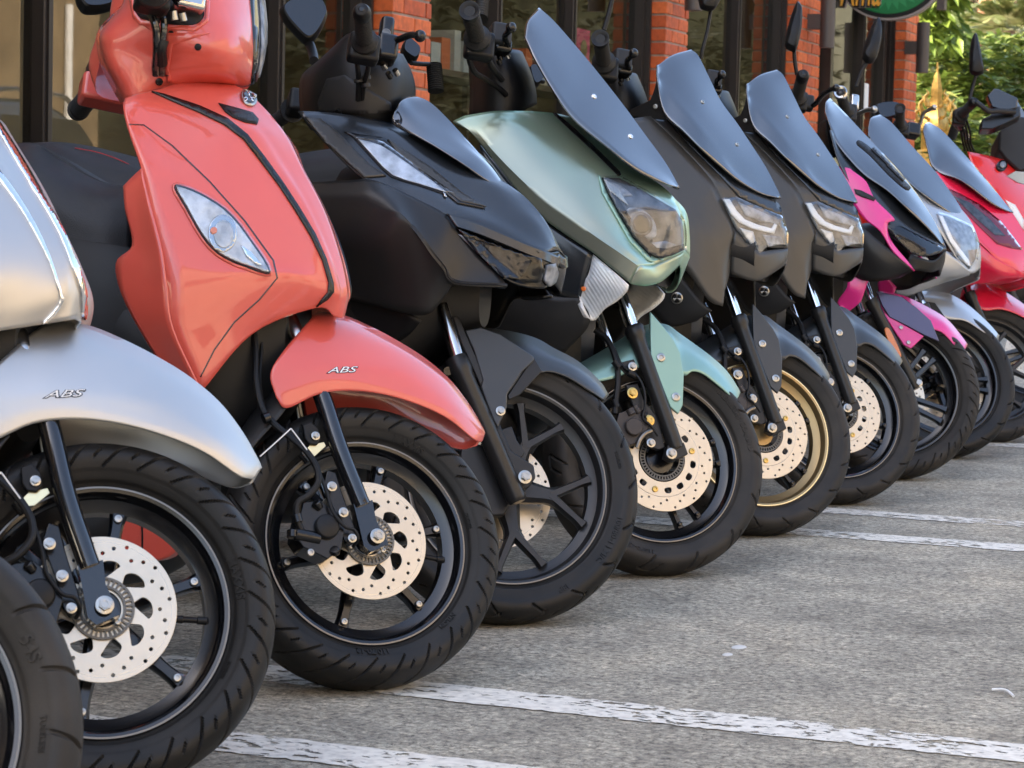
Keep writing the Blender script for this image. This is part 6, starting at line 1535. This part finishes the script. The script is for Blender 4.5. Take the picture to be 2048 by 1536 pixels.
    mid = [(1056, 40, -.07), (1088, 78, -.075), (1128, 136, -.085), (1168, 190, -.085), (1228, 252, -.075), (1282, 306, -.055), (1330, 348, -.025), (1358, 375, -.002)]
    spn = [(1078, 15, 0), (1108, 42, 0), (1152, 92, 0), (1192, 140, 0), (1247, 210, 0), (1291, 270, 0), (1331, 325, 0), (1360, 376, 0)]
    sc = screen(b, lerp_rows(near, mid, spn))
    for (x, y) in ((1188, 193), (1261, 273)): bolt_on(b, sc, x, y, shared('rb7s', lambda: round_bolt(.0062)), 'chrome', f, sc)
    cockpit(b, (939, 22, -.37), (955, 78, -.24), dx=0)
def cockpit(b, ge, gb, dx=0, ring=None, hollow=True):
    """right-hand controls of the green scooter; dx, dy shift them for its neighbours"""
    f = 'S'; ex, ey = ge[0]-939, ge[1]-22; s = 1.
    def q(x, y, z): return (x+ex, y+ey, z)
    grip(b, ge, gb, .0185, hollow=hollow, ring=ring)
    housing(b, q(958, 92, -.215), (.062, .035, .060)); housing(b, q(1000, 72, -.17), (.045, .04, .05), 'plastic2', name='master_cylinder')
    housing(b, q(1003, 95, -.16), (.04, .04, .03), 'satin', name='lever_perch')
    lever(b, [q(1018, 96, -.17), q(1012, 84, -.19), q(1010, 72, -.22), q(1016, 64, -.25), q(1022, 55, -.27)], .0065, .0115)
    b.tube('throttle_cable', [q(937, 106, -.20), q(940, 125, -.19), q(950, 145, -.17), q(970, 158, -.15), q(1000, 178, -.12), q(1012, 190, -.10)], .006, 'plastic', f)
    b.tube('throttle_cable', [q(975, 106, -.20), q(980, 125, -.19), q(990, 142, -.17), q(1004, 160, -.14)], .0065, 'plastic', f)
    for (x, y) in ((998, 112), (1012, 108), (996, 120)): rod(b, 'hose_fitting', q(x, y, -.15), q(x+4, y+8, -.145), .006, 'steel' if x > 1000 else 'satin', f)
    return q
nmax_green_body(B4)
def cover4(b):
    f = 'S'
    b.patch('handlebar_cover', [
        [(935, 108, .02), (975, 100, -.09), (1010, 98, -.10), (1036, 100, -.05), (1045, 104, 0)],
        [(938, 150, .02), (978, 140, -.09), (1020, 135, -.11), (1052, 140, -.06), (1062, 144, 0)],
        [(940, 190, .02), (980, 190, -.08), (1030, 180, -.10), (1060, 178, -.06), (1072, 180, 0)],
        [(938, 228, .02), (985, 232, -.07), (1030, 228, -.08), (1060, 215, -.05), (1074, 208, 0)]], 'plastic', f, 5, 5, th=.004)
    loft(b, 'dashboard', [(-.42, .05, .46, .54), (-.30, .14, .44, .60), (-.15, .16, .40, .58), (.0, .10, .38, .50)], 'plastic', 'B')
    mirror_head(b, [(1052, 140), (1066, 138), (1078, 150), (1080, 168), (1066, 178), (1058, 168)], .30, .03, stem=[(1076, 160, .28), (1086, 163, .30)], glass=True, r=.006)
    rod(b, 'bar_sleeve', (962, 38, .30), (966, -10, .33), .014, 'grip', 'S', prof=[(i/20, .0135 if i % 2 else .0165) for i in range(21)])
cover4(B4)
rear_end(B4); seat(B4, [[(480, 330, 0), (640, 300, 0), (760, 290, 0), (860, 280, 0)], [(480, 350, -.13), (640, 322, -.13), (760, 315, -.13), (860, 300, -.10)], [(480, 400, -.15), (640, 380, -.15), (760, 370, -.15), (860, 350, -.12)]])
build_wheel(B4, 'nmax', 0, tread='hook', tyremat='rubber_dusty', texts=(('INDUSTRY CO., LTD', 33, .0165, .45, .0003), ('110/70-13', -100, .014, .40, 0)))
# ------------------------------------------------------------------ dark scooters with the gold and the black wheel
B5 = Bike(5, 'scooter', 'dark grey scooter with a gold front rim and a smoked windscreen')
clone(B4, B5, {'green_satin': 'fendergrey', 'brass': 'zinc'}, skip=('front_cowl', 'chin_cover', 'panel_seam', 'headlamp', 'cowl_highlight_crease', 'side_panel', 'turn_signal', 'lower_cover', 'windscreen', 'mirror', 'mirror_stem', 'bar_sleeve', 'front_wheel', 'rear_wheel', 'throttle_cable'))
def nmax_dark_body(b):
    f = 'B'
    b.patch('side_fairing', [
        [(1215, 250, -.195), (1242, 240, -.19), (1300, 232, -.14)],
        [(1240, 335, -.215), (1300, 320, -.20), (1360, 290, -.145)],
        [(1280, 415, -.22), (1345, 400, -.20), (1420, 356, -.14)],
        [(1330, 490, -.215), (1388, 450, -.19), (1441, 396, -.135)],
        [(1380, 550, -.20), (1420, 490, -.175), (1469, 457, -.125)],
        [(1418, 600, -.18), (1440, 540, -.16), (1462, 492, -.128)],
        [(1446, 612, -.16), (1450, 580, -.15), (1460, 546, -.122)]], 'charcoal', f, 6, 5, mirror='sep', sv=(1,), th=.004)
    sh = b.patch('front_cowl', [
        [(1300, 232, -.14), (1340, 238, -.085), (1388, 240, 0)],
        [(1360, 290, -.145), (1402, 296, -.09), (1440, 290, 0)],
        [(1420, 356, -.14), (1472, 364, -.085), (1512, 350, 0)],
        [(1441, 396, -.135), (1500, 402, -.075), (1563, 420, 0)],
        [(1469, 457, -.125), (1520, 460, -.072), (1575, 466, 0)],
        [(1495, 486, -.105), (1532, 494, -.065), (1575, 497, 0)]], 'charcoal', f, 6, 6, mirror='cols', th=.004)
    b.patch('chin_cover', [
        [(1466, 456, -.128), (1494, 483, -.108), (1519, 502, -.087), (1548, 499, -.045), (1576, 497, 0)],
        [(1461, 520, -.118), (1498, 535, -.098), (1522, 545, -.08), (1560, 525, -.03), (1575, 515, 0)],
        [(1461, 547, -.112), (1496, 560, -.095), (1523, 560, -.075), (1562, 536, -.02), (1570, 530, 0)]], 'charcoal', f, 3, 4, mirror='cols', th=.004)
    inlay(b, 'cowl_edge', sh, [(1330, 236), (1345, 240), (1400, 285), (1470, 352), (1500, 378), (1550, 398), (1564, 422), (1560, 434), (1540, 424), (1490, 400), (1480, 396), (1440, 352), (1380, 292)], 'matte_blue', f, .004, .005, 8)
    out = [(1443, 397), (1468, 395), (1500, 410), (1560, 434), (1572, 468), (1571, 494), (1545, 503), (1519, 507), (1498, 490), (1470, 457), (1455, 425)]
    hl = inlay(b, 'headlamp', sh, out, 'lampgrey', f, .003, .004, 7)
    inlay(b, 'light_bar', sh, [(1445, 400), (1457, 399), (1472, 423), (1488, 440), (1512, 450), (1541, 458), (1547, 448), (1552, 451), (1546, 468), (1530, 465), (1500, 457), (1477, 446), (1460, 428)], 'white', f, .007, .004, 5, parent=hl)
    inlay(b, 'reflector', sh, [(1474, 404), (1530, 428), (1556, 440), (1558, 452), (1520, 444), (1490, 432)], 'reflector', f, .005, .003, 5, parent=hl)
    inlay(b, 'reflector', sh, [(1478, 456), (1505, 464), (1512, 490), (1505, 494), (1490, 474)], 'reflector_white', f, .005, .003, 4, parent=hl)
    inlay(b, 'reflector', sh, [(1524, 470), (1560, 474), (1566, 488), (1536, 494)], 'reflector', f, .005, .003, 4, parent=hl)
    inlay(b, 'lens', sh, out, 'lens', f, .012, .003, 7, parent=hl)
    near = [(1315, 130, -.13), (1316, 160, -.15), (1328, 226, -.17), (1366, 262, -.17), (1406, 301, -.16), (1446, 336, -.13), (1481, 363, -.10), (1523, 387, -.05), (1560, 396, -.006)]
    crs = [(1318, 129, -.12), (1321, 162, -.135), (1344, 197, -.145), (1375, 230, -.145), (1406, 266, -.14), (1440, 305, -.12), (1470, 341, -.095), (1521, 376, -.045), (1560, 395, -.005)]
    mid = [(1345, 110, -.07), (1358, 135, -.078), (1384, 180, -.082), (1410, 218, -.082), (1440, 258, -.078), (1472, 298, -.065), (1502, 338, -.05), (1536, 373, -.022), (1561, 395, -.002)]
    spn = [(1382, 99, 0), (1397, 112, 0), (1419, 156, 0), (1442, 202, 0), (1474, 246, 0), (1504, 291, 0), (1531, 333, 0), (1550, 369, 0), (1563, 396, 0)]
    sc = screen(b, [[*q] for q in zip(near, crs, mid, spn)], sv=(1,))
    for (x, y) in ((1405, 204), (1474, 289)): bolt_on(b, sc, x, y, shared('rb6s', lambda: round_bolt(.0055)), 'zinc', f, sc)
    inlay(b, 'screen_skirt', sh, [(1330, 236), (1345, 236), (1405, 292), (1478, 360), (1470, 356), (1400, 292), (1350, 250)], 'lampdark', f, .006, .006, 7)
    plate(b, 'screen_bracket', [(1255, 232, -.12), (1262, 218, -.12), (1300, 200, -.14), (1308, 180, -.15), (1314, 156, -.15), (1322, 215, -.16), (1334, 240, -.15)], -.13, .010, 'plastic2', f)
    bolt_at(b, 1311, 213, -.156, shared('rb6', lambda: round_bolt(.006)), 'satin', f)
    lc = b.patch('lower_cover', [
        [(1280, 440, -.185), (1340, 520, -.185), (1400, 600, -.175), (1424, 622, -.165)],
        [(1280, 520, -.18), (1330, 580, -.185), (1380, 625, -.175), (1408, 632, -.165)],
        [(1290, 600, -.17), (1320, 640, -.175), (1342, 654, -.17), (1392, 643, -.16)]], 'plastic2', f, 4, 4, mirror='sep', th=.004)
    em = inlay(b, 'emblem', lc, circle2(1354, 596, 12, 24), 'zinc', f, .003, .002, 5)
    inlay(b, 'emblem_face', lc, circle2(1354, 596, 9.5, 24), 'plastic', f, .0036, .001, 4, parent=em)
    for k in range(3):
        a = PI/2+k*2*PI/3; ca, sa = math.cos(a), math.sin(a)
        inlay(b, 'tuning_fork', lc, [(1354+(r*ca-s_*sa), 596-(r*sa+s_*ca)) for r, s_ in ((1, -1), (5, -1), (6, -3), (9, -3), (9, 3), (6, 3), (5, 1), (1, 1))], 'zinc', f, .0046, .0008, 3, parent=em)
    b.patch('small_lens', [[(1296, 655, -.15), (1330, 645, -.15), (1350, 652, -.145)], [(1310, 672, -.145), (1330, 664, -.145), (1345, 666, -.14)]], 'lens', f, 3, 3, th=.003)
nmax_dark_body(B5)
wm = {}
build_wheel(B5, 'nmax', .3, tread='zig', rimmat='rim_gold', tyremat='rubber_dusty', stripe='gold_edge')
B6 = Bike(6, 'scooter', 'dark grey scooter with a black front rim, between the gold rimmed and the pink scooters')
clone(B5, B6, {'screen': 'screen'}, skip=('front_wheel', 'rear_wheel'))
build_wheel(B6, 'nmax', .75, tread='zig')
for b in (B5, B6): build_wheel(b, 'rear', .4, 'B', (-1.30, 0, .015), .240, .125, 'rear_wheel', detail=False, tread='sweep', stripe=None)
mirror_head(B6, [(1394, -40), (1430, -40), (1440, -5), (1434, 12), (1424, 22), (1405, 20), (1398, 8)], -.24, .03, stem=[(1422, 18, -.22), (1415, 60, -.21), (1405, 100, -.20), (1402, 118, -.19)], r=.005)
mirror_head(B5, [(1215, -60), (1250, -60), (1250, -30), (1235, -20)], -.24, .03, stem=[(1226, -10, -.22), (1218, 25, -.21), (1208, 60, -.20)], r=.006)
# ------------------------------------------------------------------ pink scooter
B7 = Bike(7, 'scooter', 'pink scooter with dark nose and amber side reflector on its fork')
def fork(b, top, mid, bot, y=-.078, rt=.0125, rl=.0175, axle=None):
    o1 = rod(b, 'fork_tube', (*top, y), (*mid, y), rt, 'chrome', 'S')
    o2 = rod(b, 'fork_leg', (*mid, y), (*bot, y-.004), rl, 'matte', 'S', prof=[(0, rl*1.2), (.08, rl*1.2), (.11, rl), (.97, rl), (1, rl*.8)])
    for o in (o1, o2):
        m2 = o.data.copy(); v = get_v(m2).copy(); v[:, 1] *= -1; set_v(m2, v); flip(m2); b.add(o.name.split('.')[0], m2, None, 'S')
    if axle: bolt_at(b, *axle, y-.014, shared('hx12', lambda: hex_bolt(.0105, .009)), 'satin', 'S', name='axle_bolt')
def pink(b):
    f = 'B'
    near = [(1650, 222, -.10), (1664, 262, -.14), (1679, 293, -.15), (1726, 346, -.145), (1776, 381, -.125), (1823, 424, -.10), (1862, 462, -.05), (1888, 492, -.004)]
    mid = [(1652, 205, -.07), (1678, 244, -.075), (1700, 274, -.08), (1744, 318, -.078), (1792, 360, -.07), (1834, 408, -.05), (1866, 452, -.025), (1889, 492, -.002)]
    spn = [(1660, 196, 0), (1694, 230, 0), (1720, 258, 0), (1762, 302, 0), (1802, 346, 0), (1840, 396, 0), (1870, 444, 0), (1892, 494, 0)]
    sc = screen(b, lerp_rows(near, mid, spn))
    inlay(b, 'screen_slot', sc, smooth2([(1714, 282), (1722, 283), (1745, 300), (1790, 345), (1818, 372), (1820, 378), (1812, 379), (1780, 352), (1740, 310), (1716, 290)], 2), 'plastic', f, .003, .006, 5)
    for (x, y) in ((1741, 302), (1757, 317), (1772, 334), (1787, 349)): inlay(b, 'vent_fin', sc, [(x, y-2), (x+5, y-6), (x+22, y+10), (x+18, y+15)], 'satin', f, .007, .004, 4)
    cw = b.patch('front_cowl', [
        [(1660, 260, -.16), (1672, 262, -.11), (1700, 262, 0)],
        [(1676, 320, -.175), (1700, 318, -.13), (1750, 310, 0)],
        [(1705, 375, -.18), (1745, 372, -.13), (1800, 365, 0)],
        [(1740, 425, -.17), (1785, 425, -.12), (1845, 425, 0)],
        [(1775, 458, -.15), (1826, 472, -.10), (1878, 470, 0)],
        [(1820, 506, -.12), (1855, 512, -.08), (1894, 500, 0)]], 'matte_blue', f, 5, 5, mirror='cols', th=.004)
    inlay(b, 'smoked_lamp', cw, [(1776, 458), (1800, 452), (1850, 478), (1888, 498), (1880, 506), (1855, 516), (1822, 508), (1796, 484)], 'lens_smoke', f, .004, .006, 6)
    up = b.patch('upper_panel', [
        [(1672, 334, -.175), (1697, 336, -.165), (1706, 342, -.16)],
        [(1690, 370, -.185), (1715, 366, -.175), (1732, 363, -.165)],
        [(1705, 405, -.19), (1730, 400, -.18), (1750, 398, -.165)],
        [(1730, 438, -.19), (1755, 436, -.175), (1789, 438, -.15)],
        [(1760, 462, -.18), (1770, 455, -.17), (1776, 447, -.155)],
        [(1790, 505, -.16), (1784, 490, -.155), (1782, 480, -.15)],
        [(1830, 541, -.13), (1826, 536, -.13), (1822, 530, -.13)]], 'pink', f, 5, 4, mirror='sep', th=.005)
    b.patch('side_fairing', [
        [(1700, 440, -.19), (1730, 458, -.19), (1780, 500, -.165), (1828, 541, -.13)],
        [(1700, 490, -.185), (1730, 500, -.19), (1775, 530, -.165), (1812, 550, -.12)],
        [(1690, 540, -.17), (1725, 560, -.165), (1760, 562, -.15), (1800, 556, -.11)]], 'matte', f, 4, 5, mirror='sep', th=.004)
    inlay(b, 'air_slot', up, [(1708, 378), (1722, 381), (1752, 396), (1748, 402), (1724, 394), (1711, 388)], 'plastic2', f, .003, .002, 4)
    b.patch('chin_cover', [
        [(1800, 550, -.12), (1830, 541, -.11), (1860, 545, -.06), (1878, 540, 0)],
        [(1822, 508, -.12), (1850, 518, -.09), (1872, 520, -.05), (1892, 500, 0)]], 'plastic', f, 4, 4, mirror='cols', th=.004)
    b.patch('lower_wing', [
        [(1694, 546, -.17), (1712, 533, -.16), (1739, 557, -.15)],
        [(1694, 575, -.17), (1715, 580, -.16), (1730, 580, -.15)],
        [(1675, 604, -.16), (1694, 605, -.155), (1722, 602, -.15)],
        [(1690, 620, -.155), (1695, 624, -.15), (1712, 612, -.15)]], 'pink', f, 4, 4, mirror='sep', th=.004)
    f = 'S'
    b.patch('front_fender', [
        [(1754, 620, -.075), (1756, 600, -.07), (1760, 582, 0)],
        [(1800, 645, -.075), (1802, 612, -.06), (1806, 591, 0)],
        [(1848, 655, -.072), (1850, 628, -.055), (1852, 612, 0)],
        [(1884, 664, -.066), (1890, 648, -.048), (1894, 638, 0)],
        [(1910, 690, -.055), (1916, 678, -.036), (1920, 668, 0)],
        [(1929, 700, -.038), (1933, 694, -.02), (1935, 688, 0)]], 'pink', f, 5, 5, mirror='cols', th=.003)
    plate(b, 'fender_flare', [(1753, 582), (1804, 593), (1833, 615), (1862, 641), (1879, 683), (1848, 670), (1815, 652), (1779, 634), (1764, 610)], -.088, .010, 'pink_dark', f)
    fp = plate(b, 'fender_side', [(1764, 622), (1786, 637), (1848, 672), (1822, 697), (1808, 690), (1790, 663)], -.084, .008, 'pink', f)
    for (x, y) in ((1802, 655), (1817, 685)): bolt_at(b, x, y, -.086, shared('rb6', lambda: round_bolt(.006)), 'satin', f, fp)
    fork(b, (1728, 560), (1742, 600), (1832, 778), axle=(1837, 766))
    plate(b, 'amber_reflector', smooth2([(1770, 656), (1776, 655), (1783, 664), (1802, 706), (1801, 714), (1795, 717), (1788, 712), (1771, 668)], 2), -.120, .012, 'amber', f)
    grip(b, (1605, 154, -.37), (1594, 195, -.24), .0185); housing(b, (1594, 204, -.22), (.06, .035, .06))
    housing(b, (1612, 206, -.18), (.045, .04, .045), 'plastic2', name='master_cylinder')
    lever(b, [(1610, 212, -.18), (1628, 210, -.20), (1645, 190, -.23), (1660, 180, -.25), (1672, 176, -.27)], .0075, .0115)
    mirror_head(b, [(1592, 6), (1600, 9), (1604, 23), (1602, 61), (1592, 103), (1583, 103), (1569, 90), (1579, 42)], -.27, .03, stem=[(1588, 102, -.26), (1590, 125, -.25), (1594, 150, -.24)], r=.006)
    b.patch('handlebar_cover', [
        [(1640, 245, .0), (1655, 238, -.09), (1672, 246, 0)],
        [(1636, 270, 0), (1655, 268, -.12), (1685, 275, 0)],
        [(1645, 320, 0), (1665, 315, -.12), (1700, 310, 0)]], 'plastic', 'B', 5, 5, th=.004)
    rear_end(b)
pink(B7)
build_wheel(B7, 'adv', .2, tread='sweep', tyremat='rubber_dusty', stripe=None)
# ------------------------------------------------------------------ silver grey scooter
B8 = Bike(8, 'scooter', 'silver grey scooter with a light grey fender between the pink and the red scooters')
def greyscooter(b):
    f = 'B'
    near = [(1736, 254, -.10), (1740, 281, -.14), (1776, 322, -.15), (1820, 366, -.14), (1868, 404, -.11), (1912, 434, -.05), (1934, 448, -.005)]
    mid = [(1742, 236, -.065), (1762, 262, -.075), (1800, 305, -.08), (1842, 348, -.07), (1884, 392, -.055), (1918, 424, -.025), (1935, 448, -.002)]
    spn = [(1760, 229, 0), (1784, 246, 0), (1824, 292, 0), (1870, 342, 0), (1904, 388, 0), (1924, 420, 0), (1937, 449, 0)]
    screen(b, lerp_rows(near, mid, spn))
    cw = b.patch('front_cowl', [
        [(1770, 330, -.19), (1800, 345, -.12), (1850, 350, 0)],
        [(1815, 395, -.19), (1850, 400, -.12), (1905, 400, 0)],
        [(1862, 440, -.17), (1895, 440, -.11), (1940, 440, 0)],
        [(1890, 480, -.15), (1925, 485, -.09), (1957, 480, 0)],
        [(1915, 520, -.12), (1938, 524, -.07), (1962, 515, 0)],
        [(1930, 545, -.09), (1948, 546, -.05), (1961, 536, 0)]], 'greypaint', f, 5, 5, mirror='cols', th=.004)
    hl = inlay(b, 'headlamp', cw, [(1873, 428), (1900, 436), (1942, 455), (1955, 490), (1950, 518), (1938, 538), (1915, 515), (1890, 465)], 'reflector', f, .003, .004, 6)
    inlay(b, 'lens', cw, [(1871, 426), (1900, 434), (1942, 453), (1957, 490), (1952, 520), (1938, 540), (1913, 517), (1888, 465)], 'lens', f, .010, .003, 6, parent=hl)
    inlay(b, 'light_bar', cw, [(1876, 432), (1884, 434), (1905, 480), (1935, 520), (1940, 534), (1932, 530), (1898, 484)], 'white', f, .007, .003, 4, parent=hl)
    b.patch('side_fairing', [
        [(1815, 470, -.19), (1860, 480, -.18), (1915, 520, -.125), (1942, 545, -.08)],
        [(1812, 520, -.19), (1855, 528, -.175), (1900, 546, -.13), (1935, 552, -.08)],
        [(1795, 560, -.18), (1840, 566, -.165), (1878, 562, -.13), (1900, 562, -.10)],
        [(1792, 588, -.17), (1815, 592, -.16), (1850, 580, -.14), (1880, 568, -.11)]], 'greypaint', f, 5, 5, mirror='sep', th=.004)
    f = 'S'
    b.patch('front_fender', [
        [(1830, 612, -.078), (1830, 595, -.07), (1832, 582, 0)],
        [(1858, 618, -.078), (1860, 596, -.06), (1864, 582, 0)],
        [(1893, 637, -.075), (1896, 605, -.055), (1900, 588, 0)],
        [(1930, 641, -.070), (1934, 624, -.048), (1938, 611, 0)],
        [(1965, 662, -.058), (1970, 654, -.036), (1976, 645, 0)],
        [(1994, 682, -.036), (1997, 677, -.02), (1999, 671, 0)]], 'greypaint', f, 5, 5, mirror='cols', th=.003)
    plate(b, 'fender_side', [(1832, 600), (1870, 605), (1893, 637), (1880, 680), (1866, 690), (1850, 660)], -.084, .008, 'plastic', f)
    fork(b, (1835, 580), (1846, 610), (1900, 760), axle=(1902, 750))
    grip(b, (1682, 190, -.37), (1692, 222, -.24), .0175, ring='steel'); housing(b, (1696, 226, -.22), (.055, .035, .06), 'plastic2'); housing(b, (1708, 206, -.18), (.03, .03, .055), 'steel', name='master_cylinder')
    lever(b, [(1706, 232, -.18), (1720, 226, -.20), (1734, 220, -.23), (1748, 219, -.26)], .0075, .012, 'zinc')
    mirror_head(b, [(1754, 36), (1761, 52), (1760, 88), (1747, 126), (1729, 123), (1724, 108), (1738, 64)], -.27, .03, stem=[(1735, 122, -.26), (1722, 145, -.25), (1712, 172, -.24)], r=.007)
    rear_end(b)
greyscooter(B8)
build_wheel(B8, 'adv', .6, tread='zig', stripe=None)
# ------------------------------------------------------------------ red scooter
B9 = Bike(9, 'scooter', 'red scooter with a dark windscreen near the right edge')
def redscooter(b):
    f = 'B'
    near = [(1847, 262, -.10), (1856, 300, -.14), (1870, 340, -.15), (1922, 360, -.14), (1981, 404, -.09), (2010, 419, -.04), (2024, 424, -.005)]
    mid = [(1850, 248, -.065), (1872, 280, -.075), (1896, 308, -.08), (1946, 348, -.07), (1988, 394, -.045), (2012, 415, -.02), (2025, 424, -.002)]
    spn = [(1858, 244, 0), (1884, 261, 0), (1924, 303, 0), (1967, 352, 0), (1998, 390, 0), (2014, 410, 0), (2027, 425, 0)]
    screen(b, lerp_rows(near, mid, spn))
    cw = b.patch('front_cowl', [
        [(1840, 335, -.20), (1885, 345, -.13), (1930, 350, 0)],
        [(1870, 380, -.20), (1925, 385, -.13), (1980, 385, 0)],
        [(1900, 420, -.20), (1965, 430, -.12), (2020, 420, 0)],
        [(1945, 470, -.19), (2000, 475, -.11), (2046, 460, 0)],
        [(1985, 510, -.17), (2030, 515, -.09), (2066, 500, 0)],
        [(2010, 545, -.13), (2045, 548, -.07), (2070, 535, 0)]], 'red', f, 5, 5, mirror='cols', th=.004)
    inlay(b, 'running_light', cw, [(1897, 378), (1920, 388), (1960, 410), (2000, 442), (2030, 480), (2044, 500), (2020, 496), (1994, 488), (1960, 455), (1925, 420)], 'lens_smoke', f, .004, .006, 7)
    inlay(b, 'reflector', cw, [(1906, 392), (1940, 406), (1980, 440), (2010, 472), (1990, 470), (1950, 435)], 'reflector', f, .003, .002, 5)
    b.patch('side_fairing', [
        [(1900, 440, -.20), (1950, 480, -.19), (1990, 515, -.17), (2048, 546, -.12)],
        [(1915, 500, -.20), (1958, 520, -.185), (2000, 545, -.16), (2048, 555, -.11)],
        [(1884, 560, -.18), (1930, 552, -.17), (1990, 562, -.14), (2040, 560, -.10)],
        [(1884, 588, -.17), (1910, 580, -.16), (1950, 568, -.15), (2000, 570, -.11)]], 'red', f, 5, 5, mirror='sep', th=.004)
    f = 'S'
    b.patch('front_fender', [
        [(1946, 601, -.078), (1940, 588, -.07), (1938, 574, 0)],
        [(1968, 620, -.078), (1966, 590, -.06), (1964, 565, 0)],
        [(2000, 618, -.075), (2002, 596, -.055), (2004, 580, 0)],
        [(2030, 626, -.070), (2036, 614, -.048), (2042, 604, 0)],
        [(2060, 642, -.058), (2066, 634, -.036), (2072, 628, 0)],
        [(2088, 662, -.036), (2090, 657, -.02), (2092, 652, 0)]], 'red', f, 5, 5, mirror='cols', th=.003)
    fork(b, (1928, 560), (1938, 585), (2008, 745), axle=(2012, 735))
    grip(b, (1800, 217, -.37), (1800, 252, -.24), .0165, hollow=True); housing(b, (1802, 260, -.21), (.055, .035, .05)); housing(b, (1824, 262, -.18), (.05, .05, .05), 'satin', name='master_cylinder')
    lever(b, [(1832, 258, -.18), (1842, 244, -.20), (1846, 228, -.22), (1858, 220, -.24), (1868, 215, -.26)], .0065, .0105, 'zinc')
    mirror_head(b, [(1748, 212), (1770, 206), (1796, 208), (1800, 225), (1786, 236), (1760, 240), (1750, 228)], .26, .02, stem=[(1790, 232, .24), (1806, 250, .20)], glass=True)
    rear_end(b)
redscooter(B9)
build_wheel(B9, 'vario', .3, tread='hook', rimmat='rim_satin', tyremat='rubber_dusty', stripe=None)
# ------------------------------------------------------------------ red motorcycle at the right edge
B10 = Bike(10, 'motorcycle', 'red motorcycle with black hand guards cut by the right edge of the photo', 'motorcycle', X=(-1.62, 9.30, 0, 6, 20), wh=(.30, .110))
def adv(b):
    f = 'B'
    cw = b.patch('front_fairing', [
        [(1935, 303, -.20), (1975, 311, -.14), (2020, 322, 0)],
        [(1950, 345, -.22), (2000, 350, -.15), (2050, 350, 0)],
        [(1975, 385, -.22), (2025, 392, -.15), (2080, 390, 0)],
        [(2010, 425, -.20), (2050, 435, -.13), (2110, 430, 0)],
        [(2040, 480, -.17), (2080, 480, -.10), (2130, 470, 0)]], 'red2', f, 5, 5, mirror='cols', th=.004)
    inlay(b, 'turn_signal', cw, circle2(2002, 333, 10, 14), 'satin', f, .012, .02, 4)
    inlay(b, 'signal_lens', cw, circle2(2002, 333, 6, 14), 'reflector', f, .018, .004, 3)
    inlay(b, 'fairing_stripe', cw, [(2010, 400), (2030, 410), (2047, 440), (2047, 460), (2030, 435)], 'white', f, .003, .002, 5)
    plate(b, 'radiator_guard', [(2012, 352), (2030, 342), (2060, 345), (2060, 372), (2036, 366)], -.215, .01, 'zinc', f)
    loft(b, 'fuel_tank', [(-.20, .08, .40, .62), (-.35, .15, .38, .68), (-.55, .16, .38, .66), (-.70, .10, .38, .58)], 'red2')
    loft(b, 'engine', [(-.25, .12, -.05, .35), (-.45, .16, -.08, .38), (-.70, .12, -.05, .30)], 'caliper')
    loft(b, 'seat', [(-.62, .09, .48, .58), (-.9, .13, .50, .57), (-1.3, .12, .52, .60)], 'seat')
    f = 'S'
    plate(b, 'hand_guard', [(1974, 190), (1988, 177), (1998, 178), (2036, 196), (2034, 216), (2010, 222), (1984, 214)], -.36, .05, 'gloss', f, bev=.004)
    plate(b, 'hand_guard', [(1996, 214), (2040, 212), (2042, 232), (2010, 248), (1985, 258), (1962, 258), (1964, 238), (1980, 230)], -.34, .08, 'satin', f, bev=.004)
    b.tube('guard_arm', [(1952, 204, -.40), (1964, 213, -.40), (1978, 222, -.39), (2000, 222, -.38), (2030, 224, -.36)], .010, 'plastic2', f)
    grip(b, (1946, 206, -.38), (1922, 230, -.25), .0185); housing(b, (1918, 236, -.23), (.05, .04, .06)); 
    rod(b, 'left_grip', (1904, 272, .34), (1916, 240, .22), .019, 'grip', f)
    b.tube('handlebar', [(1912, 240, -.22), (1926, 262, -.14), (1936, 275, 0), (1925, 262, .14), (1912, 250, .24)], .012, 'satin', f)
    for k in range(4): b.tube('cable', [(1918+k*5, 240, -.2), (1922+k*6, 265, -.16), (1926+k*5, 285, -.12), (1930+k*6, 302, -.10)], .0045, 'plastic', f)
    mirror_head(b, [(1949, 67), (1956, 78), (1967, 138), (1964, 149), (1952, 152), (1940, 146), (1938, 126), (1941, 88)], -.27, .035, stem=[(1952, 150, -.26), (1946, 172, -.25), (1938, 204, -.25)], r=.0065)
    plate(b, 'headlight_cover', [(1998, 262), (2040, 232), (2070, 235), (2080, 330), (2040, 345), (2010, 318), (1996, 300)], -.12, .24, 'plastic2', f, bev=.01)
    plate(b, 'windscreen', [(2014, 188), (2034, 200), (2070, 260), (2070, 300), (2040, 250)], -.10, .20, 'screen', f, bev=.004)
    fork(b, (1990, 500), (2010, 560), (2110, 760))
    loft(b, 'front_fender', [(.28, .02, .18, .22), (.16, .06, .24, .32), (0, .065, .29, .38), (-.16, .05, .24, .34)], 'red2', 'S')
    build_wheel(b, 'rear', .4, 'B', (-1.42, 0, .0), .290, .140, 'rear_wheel', detail=False, tread='sweep', stripe=None)
adv(B10)
build_wheel(B10, 'adv', .3, tread='sweep', stripe=None)
